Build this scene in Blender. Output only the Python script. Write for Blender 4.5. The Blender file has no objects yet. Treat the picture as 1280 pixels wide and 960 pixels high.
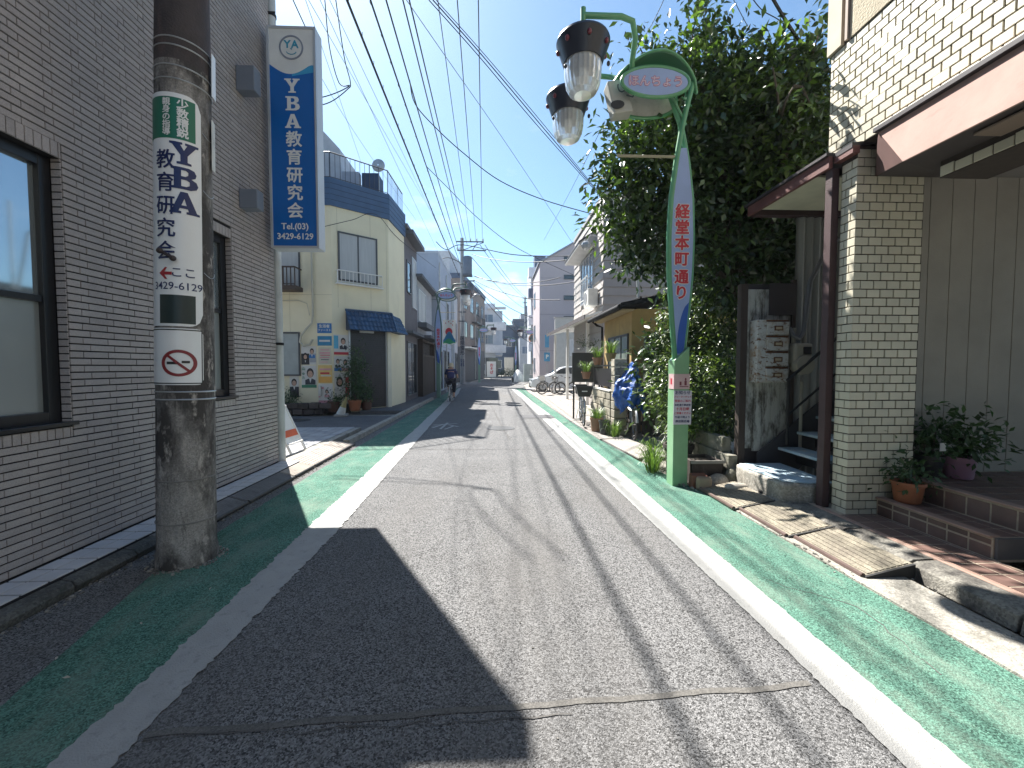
import bpy, math, random
import numpy as np
from mathutils import Vector, Matrix
random.seed(7); rng = np.random.default_rng(7)
S = bpy.context.scene; C = S.collection
# ---------------------------------------------------------------- camera
EYE = 1.6; FP = 520.0
TH = math.atan(22/FP); YAW = math.atan(20/FP)
cd = bpy.data.cameras.new('camera'); cam = bpy.data.objects.new('camera', cd); C.objects.link(cam)
cd.sensor_width = 36; cd.lens = 36*FP/1280; cd.clip_start = .05; cd.clip_end = 4000
cam.location = (0, 0, EYE); cam.rotation_euler = (math.pi/2-TH, 0, -YAW); S.camera = cam
# ---------------------------------------------------------------- sky and sun
SUN_EL = math.radians(49.9); SUN_AZ = math.radians(-30.3)      # ahead, left of the street axis
w = bpy.data.worlds.new('World'); S.world = w; w.use_nodes = True
nt = w.node_tree; bg = nt.nodes['Background']
sky = nt.nodes.new('ShaderNodeTexSky'); sky.sky_type = 'NISHITA'; sky.sun_disc = False
sky.sun_elevation = SUN_EL; sky.sun_rotation = SUN_AZ; sky.air_density = 1.0; sky.dust_density = 0.6; sky.ozone_density = 2.0
tc = nt.nodes.new('ShaderNodeTexCoord')
mp = nt.nodes.new('ShaderNodeMapping'); mp.inputs['Scale'].default_value = (1.3, 1.3, 3.2)
nz = nt.nodes.new('ShaderNodeTexNoise'); nz.inputs['Scale'].default_value = 2.6; nz.inputs['Detail'].default_value = 9; nz.inputs['Roughness'].default_value = .62
cr = nt.nodes.new('ShaderNodeValToRGB'); cr.color_ramp.elements[0].position = .60; cr.color_ramp.elements[1].position = .84
sx = nt.nodes.new('ShaderNodeSeparateXYZ')
mr = nt.nodes.new('ShaderNodeMapRange'); mr.inputs['From Min'].default_value = .62; mr.inputs['From Max'].default_value = .05
mu = nt.nodes.new('ShaderNodeMath'); mu.operation = 'MULTIPLY'
mx = nt.nodes.new('ShaderNodeMix'); mx.data_type = 'RGBA'; mx.inputs[7].default_value = (9.5, 10.2, 10.8, 1)
L = nt.links.new
L(tc.outputs['Generated'], mp.inputs[0]); L(mp.outputs[0], nz.inputs[0]); L(nz.outputs[0], cr.inputs[0])
L(tc.outputs['Generated'], sx.inputs[0]); L(sx.outputs[2], mr.inputs[0]); L(cr.outputs[0], mu.inputs[0]); L(mr.outputs[0], mu.inputs[1])
L(mu.outputs[0], mx.inputs[0]); tint = nt.nodes.new('ShaderNodeVectorMath'); tint.operation = 'MULTIPLY'; tint.inputs[1].default_value = (.88, 1.05, 1.07)   # clear cool summer air
L(sky.outputs[0], tint.inputs[0]); L(tint.outputs[0], mx.inputs[6]); L(mx.outputs[2], bg.inputs[0])
bg.inputs[1].default_value = .062
sd = bpy.data.lights.new('sun', 'SUN'); sun = bpy.data.objects.new('sun', sd); C.objects.link(sun)
sd.energy = 5.0; sd.angle = math.radians(.53); sd.color = (1, .955, .89)
sdir = Vector((-math.sin(SUN_AZ)*math.cos(SUN_EL), -math.cos(SUN_AZ)*math.cos(SUN_EL), -math.sin(SUN_EL)))
sun.rotation_euler = sdir.to_track_quat('-Z', 'Y').to_euler(); sun.location = (-20, 30, 40)
S.view_settings.view_transform = 'Standard'; S.view_settings.look = 'None'
S.view_settings.gamma = 1; S.view_settings.exposure = 1.65; S.view_settings.use_curve_mapping = False
S.cycles.max_bounces = 6; S.cycles.diffuse_bounces = 3; S.cycles.transparent_max_bounces = 8; S.cycles.use_denoising = True
# ---------------------------------------------------------------- photo pixel -> metres
ct, st, cy, sy = math.cos(TH), math.sin(TH), math.cos(YAW), math.sin(YAW)
CF = Vector((sy*ct, cy*ct, -st)); CR = Vector((cy, -sy, 0)); CU = Vector((sy*st, cy*st, ct))
def ray(x, y): return CF + CR*((x-640)/FP) + CU*((480-y)/FP)
def G(x, y, z=0.):
    r = ray(x, y); t = (z-EYE)/r.z; return Vector((r.x*t, r.y*t, z))
def AX(x, y, X):
    r = ray(x, y); t = X/r.x; return Vector((X, r.y*t, EYE+r.z*t))
def AY(x, y, Y):
    r = ray(x, y); t = Y/r.y; return Vector((r.x*t, Y, EYE+r.z*t))
def PX(p):
    v = Vector(p)-Vector((0, 0, EYE)); d = v.dot(CF)
    if d < .1: return None
    return (640+FP*v.dot(CR)/d, 480-FP*v.dot(CU)/d, d)
# ---------------------------------------------------------------- materials
MATS = {}
def M(name, col, rough=.6, var=.12, scale=3., vk=0., bump=0., bscale=60., metal=0., dirt=None, spec=.5, stretch=(1, 1, 1), fleck=0., fscale=150., coat=0., alpha=None, transl=0., hue=None):
    if name in MATS: return MATS[name]
    m = bpy.data.materials.new(name); m.use_nodes = True; t = m.node_tree; N = t.nodes; Lk = t.links.new
    b = N['Principled BSDF']
    geo = N.new('ShaderNodeNewGeometry'); mpn = N.new('ShaderNodeMapping'); mpn.inputs['Scale'].default_value = stretch
    Lk(geo.outputs['Position'], mpn.inputs[0])
    n1 = N.new('ShaderNodeTexNoise'); n1.inputs['Scale'].default_value = scale; n1.inputs['Detail'].default_value = 7; n1.inputs['Roughness'].default_value = .6
    Lk(mpn.outputs[0], n1.inputs[0])
    r1 = N.new('ShaderNodeMapRange'); r1.inputs[1].default_value = .3; r1.inputs[2].default_value = .7; r1.inputs[3].default_value = 1-var; r1.inputs[4].default_value = 1+var
    Lk(n1.outputs[0], r1.inputs[0]); fac = r1.outputs[0]
    if vk:
        at = N.new('ShaderNodeAttribute'); at.attribute_name = 'v'
        r2 = N.new('ShaderNodeMapRange'); r2.inputs[3].default_value = 1-vk; r2.inputs[4].default_value = 1+vk
        Lk(at.outputs['Fac'], r2.inputs[0]); q = N.new('ShaderNodeMath'); q.operation = 'MULTIPLY'; Lk(fac, q.inputs[0]); Lk(r2.outputs[0], q.inputs[1]); fac = q.outputs[0]
    if fleck:
        n3 = N.new('ShaderNodeTexVoronoi'); n3.inputs['Scale'].default_value = fscale; Lk(geo.outputs['Position'], n3.inputs[0])
        sc_ = N.new('ShaderNodeSeparateColor'); Lk(n3.outputs['Color'], sc_.inputs[0])
        r3 = N.new('ShaderNodeMapRange'); r3.inputs[3].default_value = 1-fleck; r3.inputs[4].default_value = 1+fleck
        Lk(sc_.outputs[0], r3.inputs[0]); q = N.new('ShaderNodeMath'); q.operation = 'MULTIPLY'; Lk(fac, q.inputs[0]); Lk(r3.outputs[0], q.inputs[1]); fac = q.outputs[0]
    sc = N.new('ShaderNodeVectorMath'); sc.operation = 'SCALE'; sc.inputs[0].default_value = col; Lk(fac, sc.inputs['Scale'])
    out = sc.outputs[0]
    if hue:                                             # second colour picked by the 'v' attribute
        at = N.new('ShaderNodeAttribute'); at.attribute_name = 'v'
        hm = N.new('ShaderNodeMix'); hm.data_type = 'RGBA'; s2 = N.new('ShaderNodeVectorMath'); s2.operation = 'SCALE'; s2.inputs[0].default_value = hue; Lk(fac, s2.inputs['Scale'])
        Lk(at.outputs['Fac'], hm.inputs[0]); Lk(out, hm.inputs[6]); Lk(s2.outputs[0], hm.inputs[7]); out = hm.outputs[2]
    if dirt:
        for (dc, ds, lo, hi, dst) in (dirt if isinstance(dirt, list) else [dirt]):
            mp2 = N.new('ShaderNodeMapping'); mp2.inputs['Scale'].default_value = dst; mp2.inputs['Location'].default_value = (ds, 3, lo*10)
            Lk(geo.outputs['Position'], mp2.inputs[0])
            n2 = N.new('ShaderNodeTexNoise'); n2.inputs['Scale'].default_value = ds; n2.inputs['Detail'].default_value = 8; n2.inputs['Roughness'].default_value = .68
            Lk(mp2.outputs[0], n2.inputs[0])
            rr = N.new('ShaderNodeMapRange'); rr.inputs[1].default_value = lo; rr.inputs[2].default_value = hi; Lk(n2.outputs[0], rr.inputs[0])
            mm = N.new('ShaderNodeMix'); mm.data_type = 'RGBA'; Lk(rr.outputs[0], mm.inputs[0]); Lk(out, mm.inputs[6]); mm.inputs[7].default_value = (*dc, 1)
            out = mm.outputs[2]
    Lk(out, b.inputs['Base Color'])
    b.inputs['Roughness'].default_value = rough; b.inputs['Metallic'].default_value = metal
    b.inputs['Specular IOR Level'].default_value = spec
    if coat: b.inputs['Coat Weight'].default_value = coat
    if alpha is not None: b.inputs['Alpha'].default_value = alpha
    if bump:
        n4 = N.new('ShaderNodeTexNoise'); n4.inputs['Scale'].default_value = bscale; n4.inputs['Detail'].default_value = 3
        Lk(mpn.outputs[0], n4.inputs[0]); bp = N.new('ShaderNodeBump'); bp.inputs['Strength'].default_value = min(1, bump); bp.inputs['Distance'].default_value = .01
        Lk(n4.outputs[0], bp.inputs['Height']); Lk(bp.outputs[0], b.inputs['Normal'])
    if transl:
        tr = N.new('ShaderNodeBsdfTranslucent'); s5 = N.new('ShaderNodeVectorMath'); s5.operation = 'MULTIPLY'; s5.inputs[1].default_value = (1.5, 1.7, .7)
        Lk(out, s5.inputs[0]); Lk(s5.outputs[0], tr.inputs[0]); ms = N.new('ShaderNodeMixShader'); ms.inputs[0].default_value = transl
        Lk(b.outputs[0], ms.inputs[1]); Lk(tr.outputs[0], ms.inputs[2]); Lk(ms.outputs[0], N['Material Output'].inputs[0])
    MATS[name] = m; return m
def glass(name, col, rough=.04, spec=.8):
    return M(name, col, rough=rough, var=.05, spec=spec)
# ---------------------------------------------------------------- mesh builder
class MB:
    def __init__(s): s.v = []; s.f = []; s.a = []; s.cur = .5
    def add(s, vs, fs):
        n = len(s.v); s.v += [tuple(p) for p in vs]; s.f += [tuple(i+n for i in q) for q in fs]; s.a += [s.cur]*len(fs); return s
    def box(s, x0, x1, y0, y1, z0, z1):
        x0, x1 = min(x0, x1), max(x0, x1); y0, y1 = min(y0, y1), max(y0, y1); z0, z1 = min(z0, z1), max(z0, z1)
        return s.add([(x0,y0,z0),(x1,y0,z0),(x1,y1,z0),(x0,y1,z0),(x0,y0,z1),(x1,y0,z1),(x1,y1,z1),(x0,y1,z1)],
              [(0,3,2,1),(4,5,6,7),(0,1,5,4),(1,2,6,5),(2,3,7,6),(3,0,4,7)])
    def obox(s, c, ax, ay, az):                           # centre and three half axes
        c, ax, ay, az = map(Vector, (c, ax, ay, az))
        P = [c+ax*i+ay*j+az*k for k in (-1, 1) for (i, j) in ((-1,-1),(1,-1),(1,1),(-1,1))]
        return s.add(P, [(0,3,2,1),(4,5,6,7),(0,1,5,4),(1,2,6,5),(2,3,7,6),(3,0,4,7)])
    def bar(s, p0, p1, w_, h_, up=(0, 0, 1)):             # rectangular bar from p0 to p1
        p0, p1 = Vector(p0), Vector(p1); d = p1-p0; u = Vector(up)
        if abs(d.normalized().dot(u)) > .99: u = Vector((0, 1, 0))
        r = d.cross(u).normalized(); q = r.cross(d).normalized()
        return s.obox((p0+p1)/2, d/2, r*w_/2, q*h_/2)
    def tube(s, pts, r, n=8, cap=True):
        pts = [Vector(p) for p in pts]; m = len(pts); rs = r if isinstance(r, (list, tuple)) else [r]*m
        T = [(pts[min(i+1, m-1)]-pts[max(i-1, 0)]).normalized() for i in range(m)]
        u = T[0].orthogonal().normalized(); R = []
        for i in range(m):
            u = (u - T[i]*u.dot(T[i])); u = u.normalized() if u.length > 1e-6 else T[i].orthogonal().normalized()
            k = T[i].cross(u)
            R += [pts[i]+(u*math.cos(2*math.pi*j/n)+k*math.sin(2*math.pi*j/n))*rs[i] for j in range(n)]
        F = [(i*n+j, i*n+(j+1) % n, (i+1)*n+(j+1) % n, (i+1)*n+j) for i in range(m-1) for j in range(n)]
        if cap: F += [tuple(range(n))[::-1], tuple((m-1)*n+j for j in range(n))]
        return s.add(R, F)
    def lathe(s, c, prof, n=24, axis='z', cap=True):
        c = Vector(c); R = []
        for r, z in prof:
            for j in range(n):
                a = 2*math.pi*j/n; x, y = r*math.cos(a), r*math.sin(a)
                R.append(c+(Vector((x, y, z)) if axis == 'z' else Vector((x, z, y)) if axis == 'y' else Vector((z, x, y))))
        m = len(prof); F = [(i*n+j, i*n+(j+1) % n, (i+1)*n+(j+1) % n, (i+1)*n+j) for i in range(m-1) for j in range(n)]
        if cap: F += [tuple(range(n))[::-1], tuple((m-1)*n+j for j in range(n))]
        return s.add(R, F)
    def prism(s, poly, d):                                # poly: 3d points in a plane, extruded by vector d
        P = [Vector(p) for p in poly]; d = Vector(d); n = len(P)
        return s.add(P+[p+d for p in P], [tuple(range(n))[::-1], tuple(range(n, 2*n))]+[(i, (i+1) % n, n+(i+1) % n, n+i) for i in range(n)])
    def quad(s, a, b, c, d): return s.add([a, b, c, d], [(0, 1, 2, 3)])
    def ell(s, c, rx, ry, rz, n=12, m=8):
        c = Vector(c); prof = []
        P = [c+Vector((0, 0, -rz))]; 
        for i in range(1, m):
            t = math.pi*i/m
            for j in range(n): a = 2*math.pi*j/n; P.append(c+Vector((rx*math.sin(t)*math.cos(a), ry*math.sin(t)*math.sin(a), -rz*math.cos(t))))
        P.append(c+Vector((0, 0, rz))); F = [(0, 1+(j+1) % n, 1+j) for j in range(n)]
        for i in range(m-2): F += [(1+i*n+j, 1+i*n+(j+1) % n, 1+(i+1)*n+(j+1) % n, 1+(i+1)*n+j) for j in range(n)]
        k = len(P)-1; F += [(k, 1+(m-2)*n+j, 1+(m-2)*n+(j+1) % n) for j in range(n)]
        return s.add(P, F)
    def build(s, name, mat, parent=None, smooth=False, bevel=0, o=None):
        me = bpy.data.meshes.new(name)
        og = o if o is not None else (ORG.get(parent.name, Vector((0, 0, 0))) if parent else Vector((0, 0, 0)))
        og = Vector(og)
        me.from_pydata([(p[0]-og.x, p[1]-og.y, p[2]-og.z) for p in s.v], [], s.f); me.update()
        at = me.attributes.new('v', 'FLOAT', 'FACE'); at.data.foreach_set('value', s.a)
        me.materials.append(mat)
        if smooth:
            me.polygons.foreach_set('use_smooth', [True]*len(me.polygons))
            try: me.set_sharp_from_angle(angle=math.radians(40))
            except Exception: pass
        ob = bpy.data.objects.new(name, me); C.objects.link(ob)
        if parent: ob.parent = parent
        else: ob.location = og
        ORG[ob.name] = og
        if bevel:
            bm = ob.modifiers.new('b', 'BEVEL'); bm.width = bevel; bm.segments = 2; bm.limit_method = 'ANGLE'; bm.angle_limit = math.radians(50)
        return ob
ORG = {}
def root(name, loc, label, cat, group=None):
    o = bpy.data.objects.new(name, None); C.objects.link(o); o.location = loc; o.empty_display_size = .2
    o['label'] = label; o['category'] = cat
    if group: o['group'] = group
    ORG[o.name] = Vector(loc); return o
def tag(o, label, cat, group=None):
    o['label'] = label; o['category'] = cat
    if group: o['group'] = group
    return o
def struct(o): o['kind'] = 'structure'; return o
def stuff(o, label=None, cat=None):
    o['kind'] = 'stuff'
    if label: o['label'] = label; o['category'] = cat
    return o
def copy_tree(o, parent=None):
    c = o.copy(); C.objects.link(c)
    if parent: c.parent = parent
    for ch in list(o.children): copy_tree(ch, c)
    return c
def part_copy(src, parent, loc):                          # shares the mesh; loc in the parent's space
    c = src.copy(); C.objects.link(c); c.parent = parent; c.location = loc; return c
def bx(name, mat, parent, x0, x1, y0, y1, z0, z1, bevel=0):
    return MB().box(x0, x1, y0, y1, z0, z1).build(name, mat, parent, bevel=bevel)
# lettering ------------------------------------------------------
def glyphs(s, size, bold=0., ext=.0008, align='CENTER', line=1., spacing=1., shear=0.):
    cu = bpy.data.curves.new('t', 'FONT'); cu.body = s; cu.size = size; cu.offset = bold*size; cu.extrude = ext
    cu.align_x = align; cu.align_y = 'CENTER'; cu.space_line = line; cu.space_character = spacing; cu.resolution_u = 3; cu.shear = shear
    fat = max(0, bold-.008)*size; cu.offset = min(bold, .008)*size
    ob = bpy.data.objects.new('t', cu); C.objects.link(ob)
    me = bpy.data.meshes.new_from_object(ob.evaluated_get(bpy.context.evaluated_depsgraph_get()))
    bpy.data.objects.remove(ob)
    if fat > 0:                                          # thicken by shifted copies: dense characters stay clean
        vs = np.array([v.co for v in me.vertices]); fs = [tuple(p.vertices) for p in me.polygons]; V = []; F = []
        for k, (dx, dy) in enumerate(((0, 0), (1, 0), (-1, 0), (0, 1), (0, -1), (.7, .7), (-.7, -.7))):
            F += [tuple(i+len(V) for i in f) for f in fs]; V += [tuple(p) for p in vs+np.array([dx*fat, dy*fat, k*.00025])]
        me = bpy.data.meshes.new('t'); me.from_pydata(V, [], F)
    return me
def sliced(me, step):
    import bmesh
    bm = bmesh.new(); bm.from_mesh(me); xs = [v.co.x for v in bm.verts]
    if xs:
        x = math.floor(min(xs)/step)*step+step
        while x < max(xs): bmesh.ops.bisect_plane(bm, geom=bm.verts[:]+bm.edges[:]+bm.faces[:], plane_co=(x, 0, 0), plane_no=(1, 0, 0)); x += step
    bm.to_mesh(me); bm.free(); return me
def text(s, size, mat, pos, right, up, parent, name='lettering', sx=1., **k):
    me = glyphs(s, size, **k); right, up = Vector(right).normalized(), Vector(up).normalized(); nrm = right.cross(up)
    og = ORG.get(parent.name, Vector((0, 0, 0))) if parent else Vector((0, 0, 0)); pos = Vector(pos)
    mt = Matrix((right*sx, up, nrm)).transposed().to_4x4(); mt.translation = pos-og
    me.transform(mt); me.materials.clear(); me.materials.append(mat)
    ob = bpy.data.objects.new(name, me); C.objects.link(ob)
    if parent: ob.parent = parent
    ORG[ob.name] = og; return ob
def column(s): return '\n'.join(s)
# foliage ---------------------------------------------------------
def leaf_mesh(name, mat, blobs, n, size, parent=None, o=(0, 0, 0), droop=.3, shell=.55, seed=1, aspect=.42):
    r = np.random.default_rng(seed); B = np.array([b[:6] for b in blobs], float)
    if B.shape[1] == 4: B = np.hstack([B, B[:, 3:4], B[:, 3:4]])
    vol = B[:, 3]*B[:, 4]*B[:, 5]; vol = vol**.8; k = r.choice(len(B), n, p=vol/vol.sum())
    d = r.normal(size=(n, 3)); d /= np.linalg.norm(d, axis=1)[:, None]
    # clump: leaves gather round twig ends
    rad = shell+(1.08-shell)*r.random(n)**.7
    nc = max(6, n//22); cl = r.integers(0, nc, n); cd_ = r.normal(size=(nc, 3)); cd_ /= np.linalg.norm(cd_, axis=1)[:, None]
    cr_ = shell+(1.12-shell)*r.random(nc)**.6; cb = r.choice(len(B), nc, p=vol/vol.sum())
    mix = r.random(n) < .8
    c = B[k, :3]+d*B[k, 3:6]*rad[:, None]
    cc = B[cb[cl], :3]+cd_[cl]*B[cb[cl], 3:6]*cr_[cl, None]+r.normal(size=(n, 3))*size*1.25
    c[mix] = cc[mix]; d[mix] = cd_[cl[mix]]
    ax = d*.7+r.normal(size=(n, 3))*.75+np.array([0, 0, -droop]); ax /= np.linalg.norm(ax, axis=1)[:, None]
    nn = r.normal(size=(n, 3))*.55+np.array([0, 0, .9])+d*.4; sd_ = np.cross(ax, nn); sd_ /= np.linalg.norm(sd_, axis=1)[:, None]+1e-9
    up = np.cross(sd_, ax); ln = size*(.6+.7*r.random(n))[:, None]; wd = ln*aspect
    p0 = c; p1 = c+ax*ln*.45+sd_*wd*.5+up*wd*.22; p2 = c+ax*ln; p3 = c+ax*ln*.45-sd_*wd*.5+up*wd*.22; 
    V = np.stack([p0, p1, p2, p3], 1).reshape(-1, 3)-np.array(o)
    F = np.arange(n)[:, None]*4+np.array([[0, 1, 2, 0, 2, 3]])
    me = bpy.data.meshes.new(name); me.vertices.add(4*n); me.vertices.foreach_set('co', V.ravel())
    me.loops.add(6*n); me.loops.foreach_set('vertex_index', F.ravel().astype(np.int32))
    me.polygons.add(2*n); me.polygons.foreach_set('loop_start', np.arange(0, 6*n, 3, dtype=np.int32)); me.update(calc_edges=True); me.validate()
    a = me.attributes.new('v', 'FLOAT', 'FACE'); a.data.foreach_set('value', np.repeat(np.clip(r.normal(.5, .25, n), 0, 1), 2))
    me.materials.append(mat); ob = bpy.data.objects.new(name, me); C.objects.link(ob)
    if parent: ob.parent = parent
    else: ob.location = o
    return ob
# ================================================================ MATERIALS
asphalt = M('asphalt', (.160, .160, .161), 1, .10, 1.3, spec=.15, fleck=.75, fscale=135, bump=1, bscale=170, dirt=[((.16, .155, .15), .5, .52, .75, (1, .25, 1))])
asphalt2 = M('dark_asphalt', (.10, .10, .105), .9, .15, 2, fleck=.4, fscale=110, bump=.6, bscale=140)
greenp = M('green_paving', (.085, .178, .138), 1, spec=.15, var=.14, scale=2.2, fleck=.6, fscale=140, bump=.8, bscale=120, dirt=[((.19, .25, .20), 4, .47, .8, (1, .5, 1)), ((.07, .14, .105), 1.3, .6, .85, (1, .2, 1))])
paint = M('road_paint', (.32, .32, .31), .65, .08, 5, bump=.5, bscale=120, dirt=[((.17, .17, .165), 18, .55, .8, (1, 1, 1)), ((.25, .25, .24), 2, .55, .8, (1, .4, 1))])
earth = M('ground_concrete', (.27, .255, .225), .9, .2, 1.5, fleck=.3, fscale=60, bump=.6, bscale=80, dirt=[((.13, .12, .10), 3, .5, .75, (1, 1, 1))])
conc = M('concrete', (.30, .285, .25), .9, .2, 4, bump=.7, bscale=60, fleck=.25, fscale=70, dirt=[((.12, .115, .095), 5, .52, .75, (1, 1, 1))])
dconc = M('dark_concrete', (.085, .085, .08), .9, .25, 6, bump=.8, bscale=60, fleck=.3, fscale=70, dirt=[((.035, .045, .035), 6, .5, .7, (1, 1, 1))])
brickm = M('mauve_grey_brick', (.36, .33, .325), .75, .07, 6, vk=.07, bump=.5, bscale=160, fleck=.12, fscale=200, dirt=[((.30, .285, .27), 2, .6, .85, (1, 1, 1))])
mortar = M('dark_mortar', (.018, .017, .02), .95, .2, 20)
cream_tile = M('cream_tile', (.55, .515, .405), .45, .05, 6, vk=.09, bump=.15, bscale=80, dirt=[((.42, .38, .28), 5, .64, .9, (1, 1, 1))])
mortar2 = M('brown_mortar', (.045, .034, .028), .95, .2, 20)
stucco = M('stucco', (.47, .415, .31), .95, .1, 8, bump=1, bscale=55)
pinkm = M('pink_metal', (.40, .275, .24), .85, spec=.12, var=.10, scale=3, bump=.1, bscale=30, dirt=[((.25, .15, .13), 3, .6, .85, (1, 1, 3))])
maroon = M('maroon_paint', (.055, .028, .030), .55, .2, 5, bump=.2)
dred = M('dark_red_fascia', (.14, .055, .05), .55, .2, 6, bump=.2)
black = M('black_paint', (.012, .012, .014), .5, .1)
blackp = M('black_plastic', (.018, .018, .02), .45, .1)
sash = M('black_sash', (.015, .016, .02), .35, .1)
greenm = M('green_enamel', (.20, .38, .21), .38, .08, 4, coat=.2, dirt=[((.11, .24, .12), 4, .6, .85, (1, 1, 1))])
greenm2 = M('green_pipe', (.10, .31, .15), .35, .1, 6, coat=.3)
white = M('white_paint', (.72, .72, .70), .5, .06, 4)
whited = M('white_dirty', (.60, .59, .55), .6, .12, 6, dirt=((.30, .27, .22), 7, .58, .85, (1, 1, 1)))
lilac = M('lilac_panel', (.30, .40, .66), .4, .06, 4)
bluep = M('deep_blue_print', (.025, .10, .42), .4, .05, 4)
navy = M('navy_print', (.008, .02, .10), .4, .03)
redp = M('red_print', (.50, .03, .05), .45, .03)
pinkp = M('pink_print', (.55, .14, .19), .45, .03)
steel = M('galvanised_steel', (.42, .43, .44), .45, .15, 8, metal=.6)
pipeg = M('grey_pipe', (.44, .46, .46), .5, .12, 3, dirt=((.26, .26, .25), 5, .55, .8, (1, 1, .3)))
alu = M('aluminium', (.55, .57, .6), .35, .05, metal=.5)
creamw = M('cream_wall', (.74, .69, .51), .85, .06, 1.2, bump=.25, bscale=25, dirt=[((.60, .55, .41), 1.2, .58, .85, (1, 1, .25))])
bluew = M('blue_parapet', (.045, .10, .20), .6, .12, 3, bump=.2)
greyw = M('blue_grey_wall', (.36, .41, .50), .85, .06, .7, bump=.2, dirt=((.29, .33, .40), .6, .55, .8, (1, 1, .2)))
woodd = M('dark_timber', (.045, .032, .026), .75, .25, 9, bump=.5, stretch=(1, 1, .15))
soil = M('soil', (.05, .04, .03), .95, .3, 20, bump=1)
terra = M('terracotta', (.34, .125, .06), .75, .18, 8, bump=.2, dirt=((.40, .28, .2), 9, .6, .85, (1, 1, 1)))
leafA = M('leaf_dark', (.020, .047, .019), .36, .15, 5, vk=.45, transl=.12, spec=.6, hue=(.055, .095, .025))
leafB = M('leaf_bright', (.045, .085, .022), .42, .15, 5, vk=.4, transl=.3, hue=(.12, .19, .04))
leafC = M('leaf_pot', (.045, .09, .035), .45, .15, 5, vk=.4, transl=.2)
bark = M('bark', (.10, .08, .06), .9, .3, 12, bump=.9, bscale=40)
rubber = M('rubber', (.02, .02, .02), .8, .1)
chrome = M('chrome', (.55, .55, .56), .2, .05, metal=1)
wire_m = M('cable_black', (.012, .013, .016), .6, .05)
wire_g = M('cable_grey', (.10, .115, .13), .6, .05)
dglass = glass('dark_glass', (.03, .04, .05))
bglass = glass('sky_glass', (.10, .15, .22), .06)
curtain = M('curtain_white', (.42, .44, .45), .5, .1, 3, stretch=(12, 12, .4), spec=.7)
skin = M('skin', (.45, .27, .19), .55, .04)
# ================================================================ GROUND
def strip(name, mat, ya, left, right, z, jag=0., skirt=0.):
    mb = MB(); pl = []; pr = []
    for y in ya:
        pl.append((left(y)+random.uniform(-jag, jag)*(random.random()), y, z)); pr.append((right(y)+random.uniform(-jag, jag)*random.random(), y, z))
    mb.add(pl+pr, [(i, len(pl)+i, len(pl)+i+1, i+1) for i in range(len(pl)-1)])
    return mb.build(name, mat)
def interp(tab):
    xs, ys = zip(*tab); return lambda y: float(np.interp(y, xs, ys))
ground = MB().add([(-1500, -300, -.03), (1500, -300, -.03), (1500, 3000, -.03), (-1500, 3000, -.03)], [(0, 1, 2, 3)]).build('ground', earth); struct(ground)
ys = list(np.arange(-6, 12, .5))+list(np.arange(12, 71, 1.5))
roadL = interp([(-6, -3.1), (12, -3.05), (26, -3.1), (38, -2.7), (50, -1.5), (70, 2)]); roadR = interp([(-6, 2.9), (6, 2.45), (12, 2.2), (26, 2.0), (36, 2.4), (50, 5), (70, 10)])
struct(strip('road', asphalt, ys, roadL, roadR, 0))
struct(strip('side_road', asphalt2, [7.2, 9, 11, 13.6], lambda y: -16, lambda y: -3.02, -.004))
struct(strip('side_street', asphalt, [34, 38, 45], lambda y: -3, lambda y: -2.6, -.008))
lnL0 = interp([(-6, -1.78), (2.3, -1.79), (4, -1.86), (7.5, -1.98), (12, -2.1), (21.5, -2.42), (31, -2.75)])
lnL1 = interp([(-6, -1.52), (4, -1.54), (7.7, -1.66), (12, -1.8), (24.5, -2.2), (31, -2.6)])
lnR0 = interp([(-6, 1.6), (2.4, 1.63), (4.5, 1.58), (9.5, 1.47), (28.6, 1.1), (30, 1.08)])
lnR1 = interp([(-6, 1.88), (7, 1.88), (12.3, 1.82), (28.6, 1.42), (30, 1.4)])
yf = list(np.arange(-4, 9, .022))+list(np.arange(9, 31, .4))
struct(strip('white_line', paint, [y for y in yf if y < 31], lambda y: lnL0(y)+.004*math.sin(y*23), lnL1, .008, .022))
struct(strip('white_line', paint, [y for y in yf if y < 12.7], lnR0, lnR1, .008, .010))
struct(strip('white_line', paint, list(np.arange(13.6, 30, .5)), lnR0, lnR1, .008, .004))
gL0 = interp([(-4, -2.3), (2, -2.33), (3.3, -2.66), (5.7, -2.72), (9.6, -2.76), (17.8, -2.95), (31, -3.02)])
gR1 = interp([(-4, 2.78), (3, 2.86), (3.85, 2.9), (5.4, 2.58), (6.8, 2.42), (9.4, 2.22), (12.3, 2.14), (26, 1.98), (30, 2)])
yg = list(np.arange(-4, 9, .1))+list(np.arange(9, 31, .5))
struct(strip('green_lane', greenp, yg, gL0, lambda y: lnL0(y)+.03, .004, .012))
struct(strip('green_lane', greenp, yg, lambda y: lnR1(y)-.03, gR1, .004, .012))
struct(MB().box(.02, .02, 0, 0, 0, 0).build('x', paint)) if 0 else None
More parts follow.
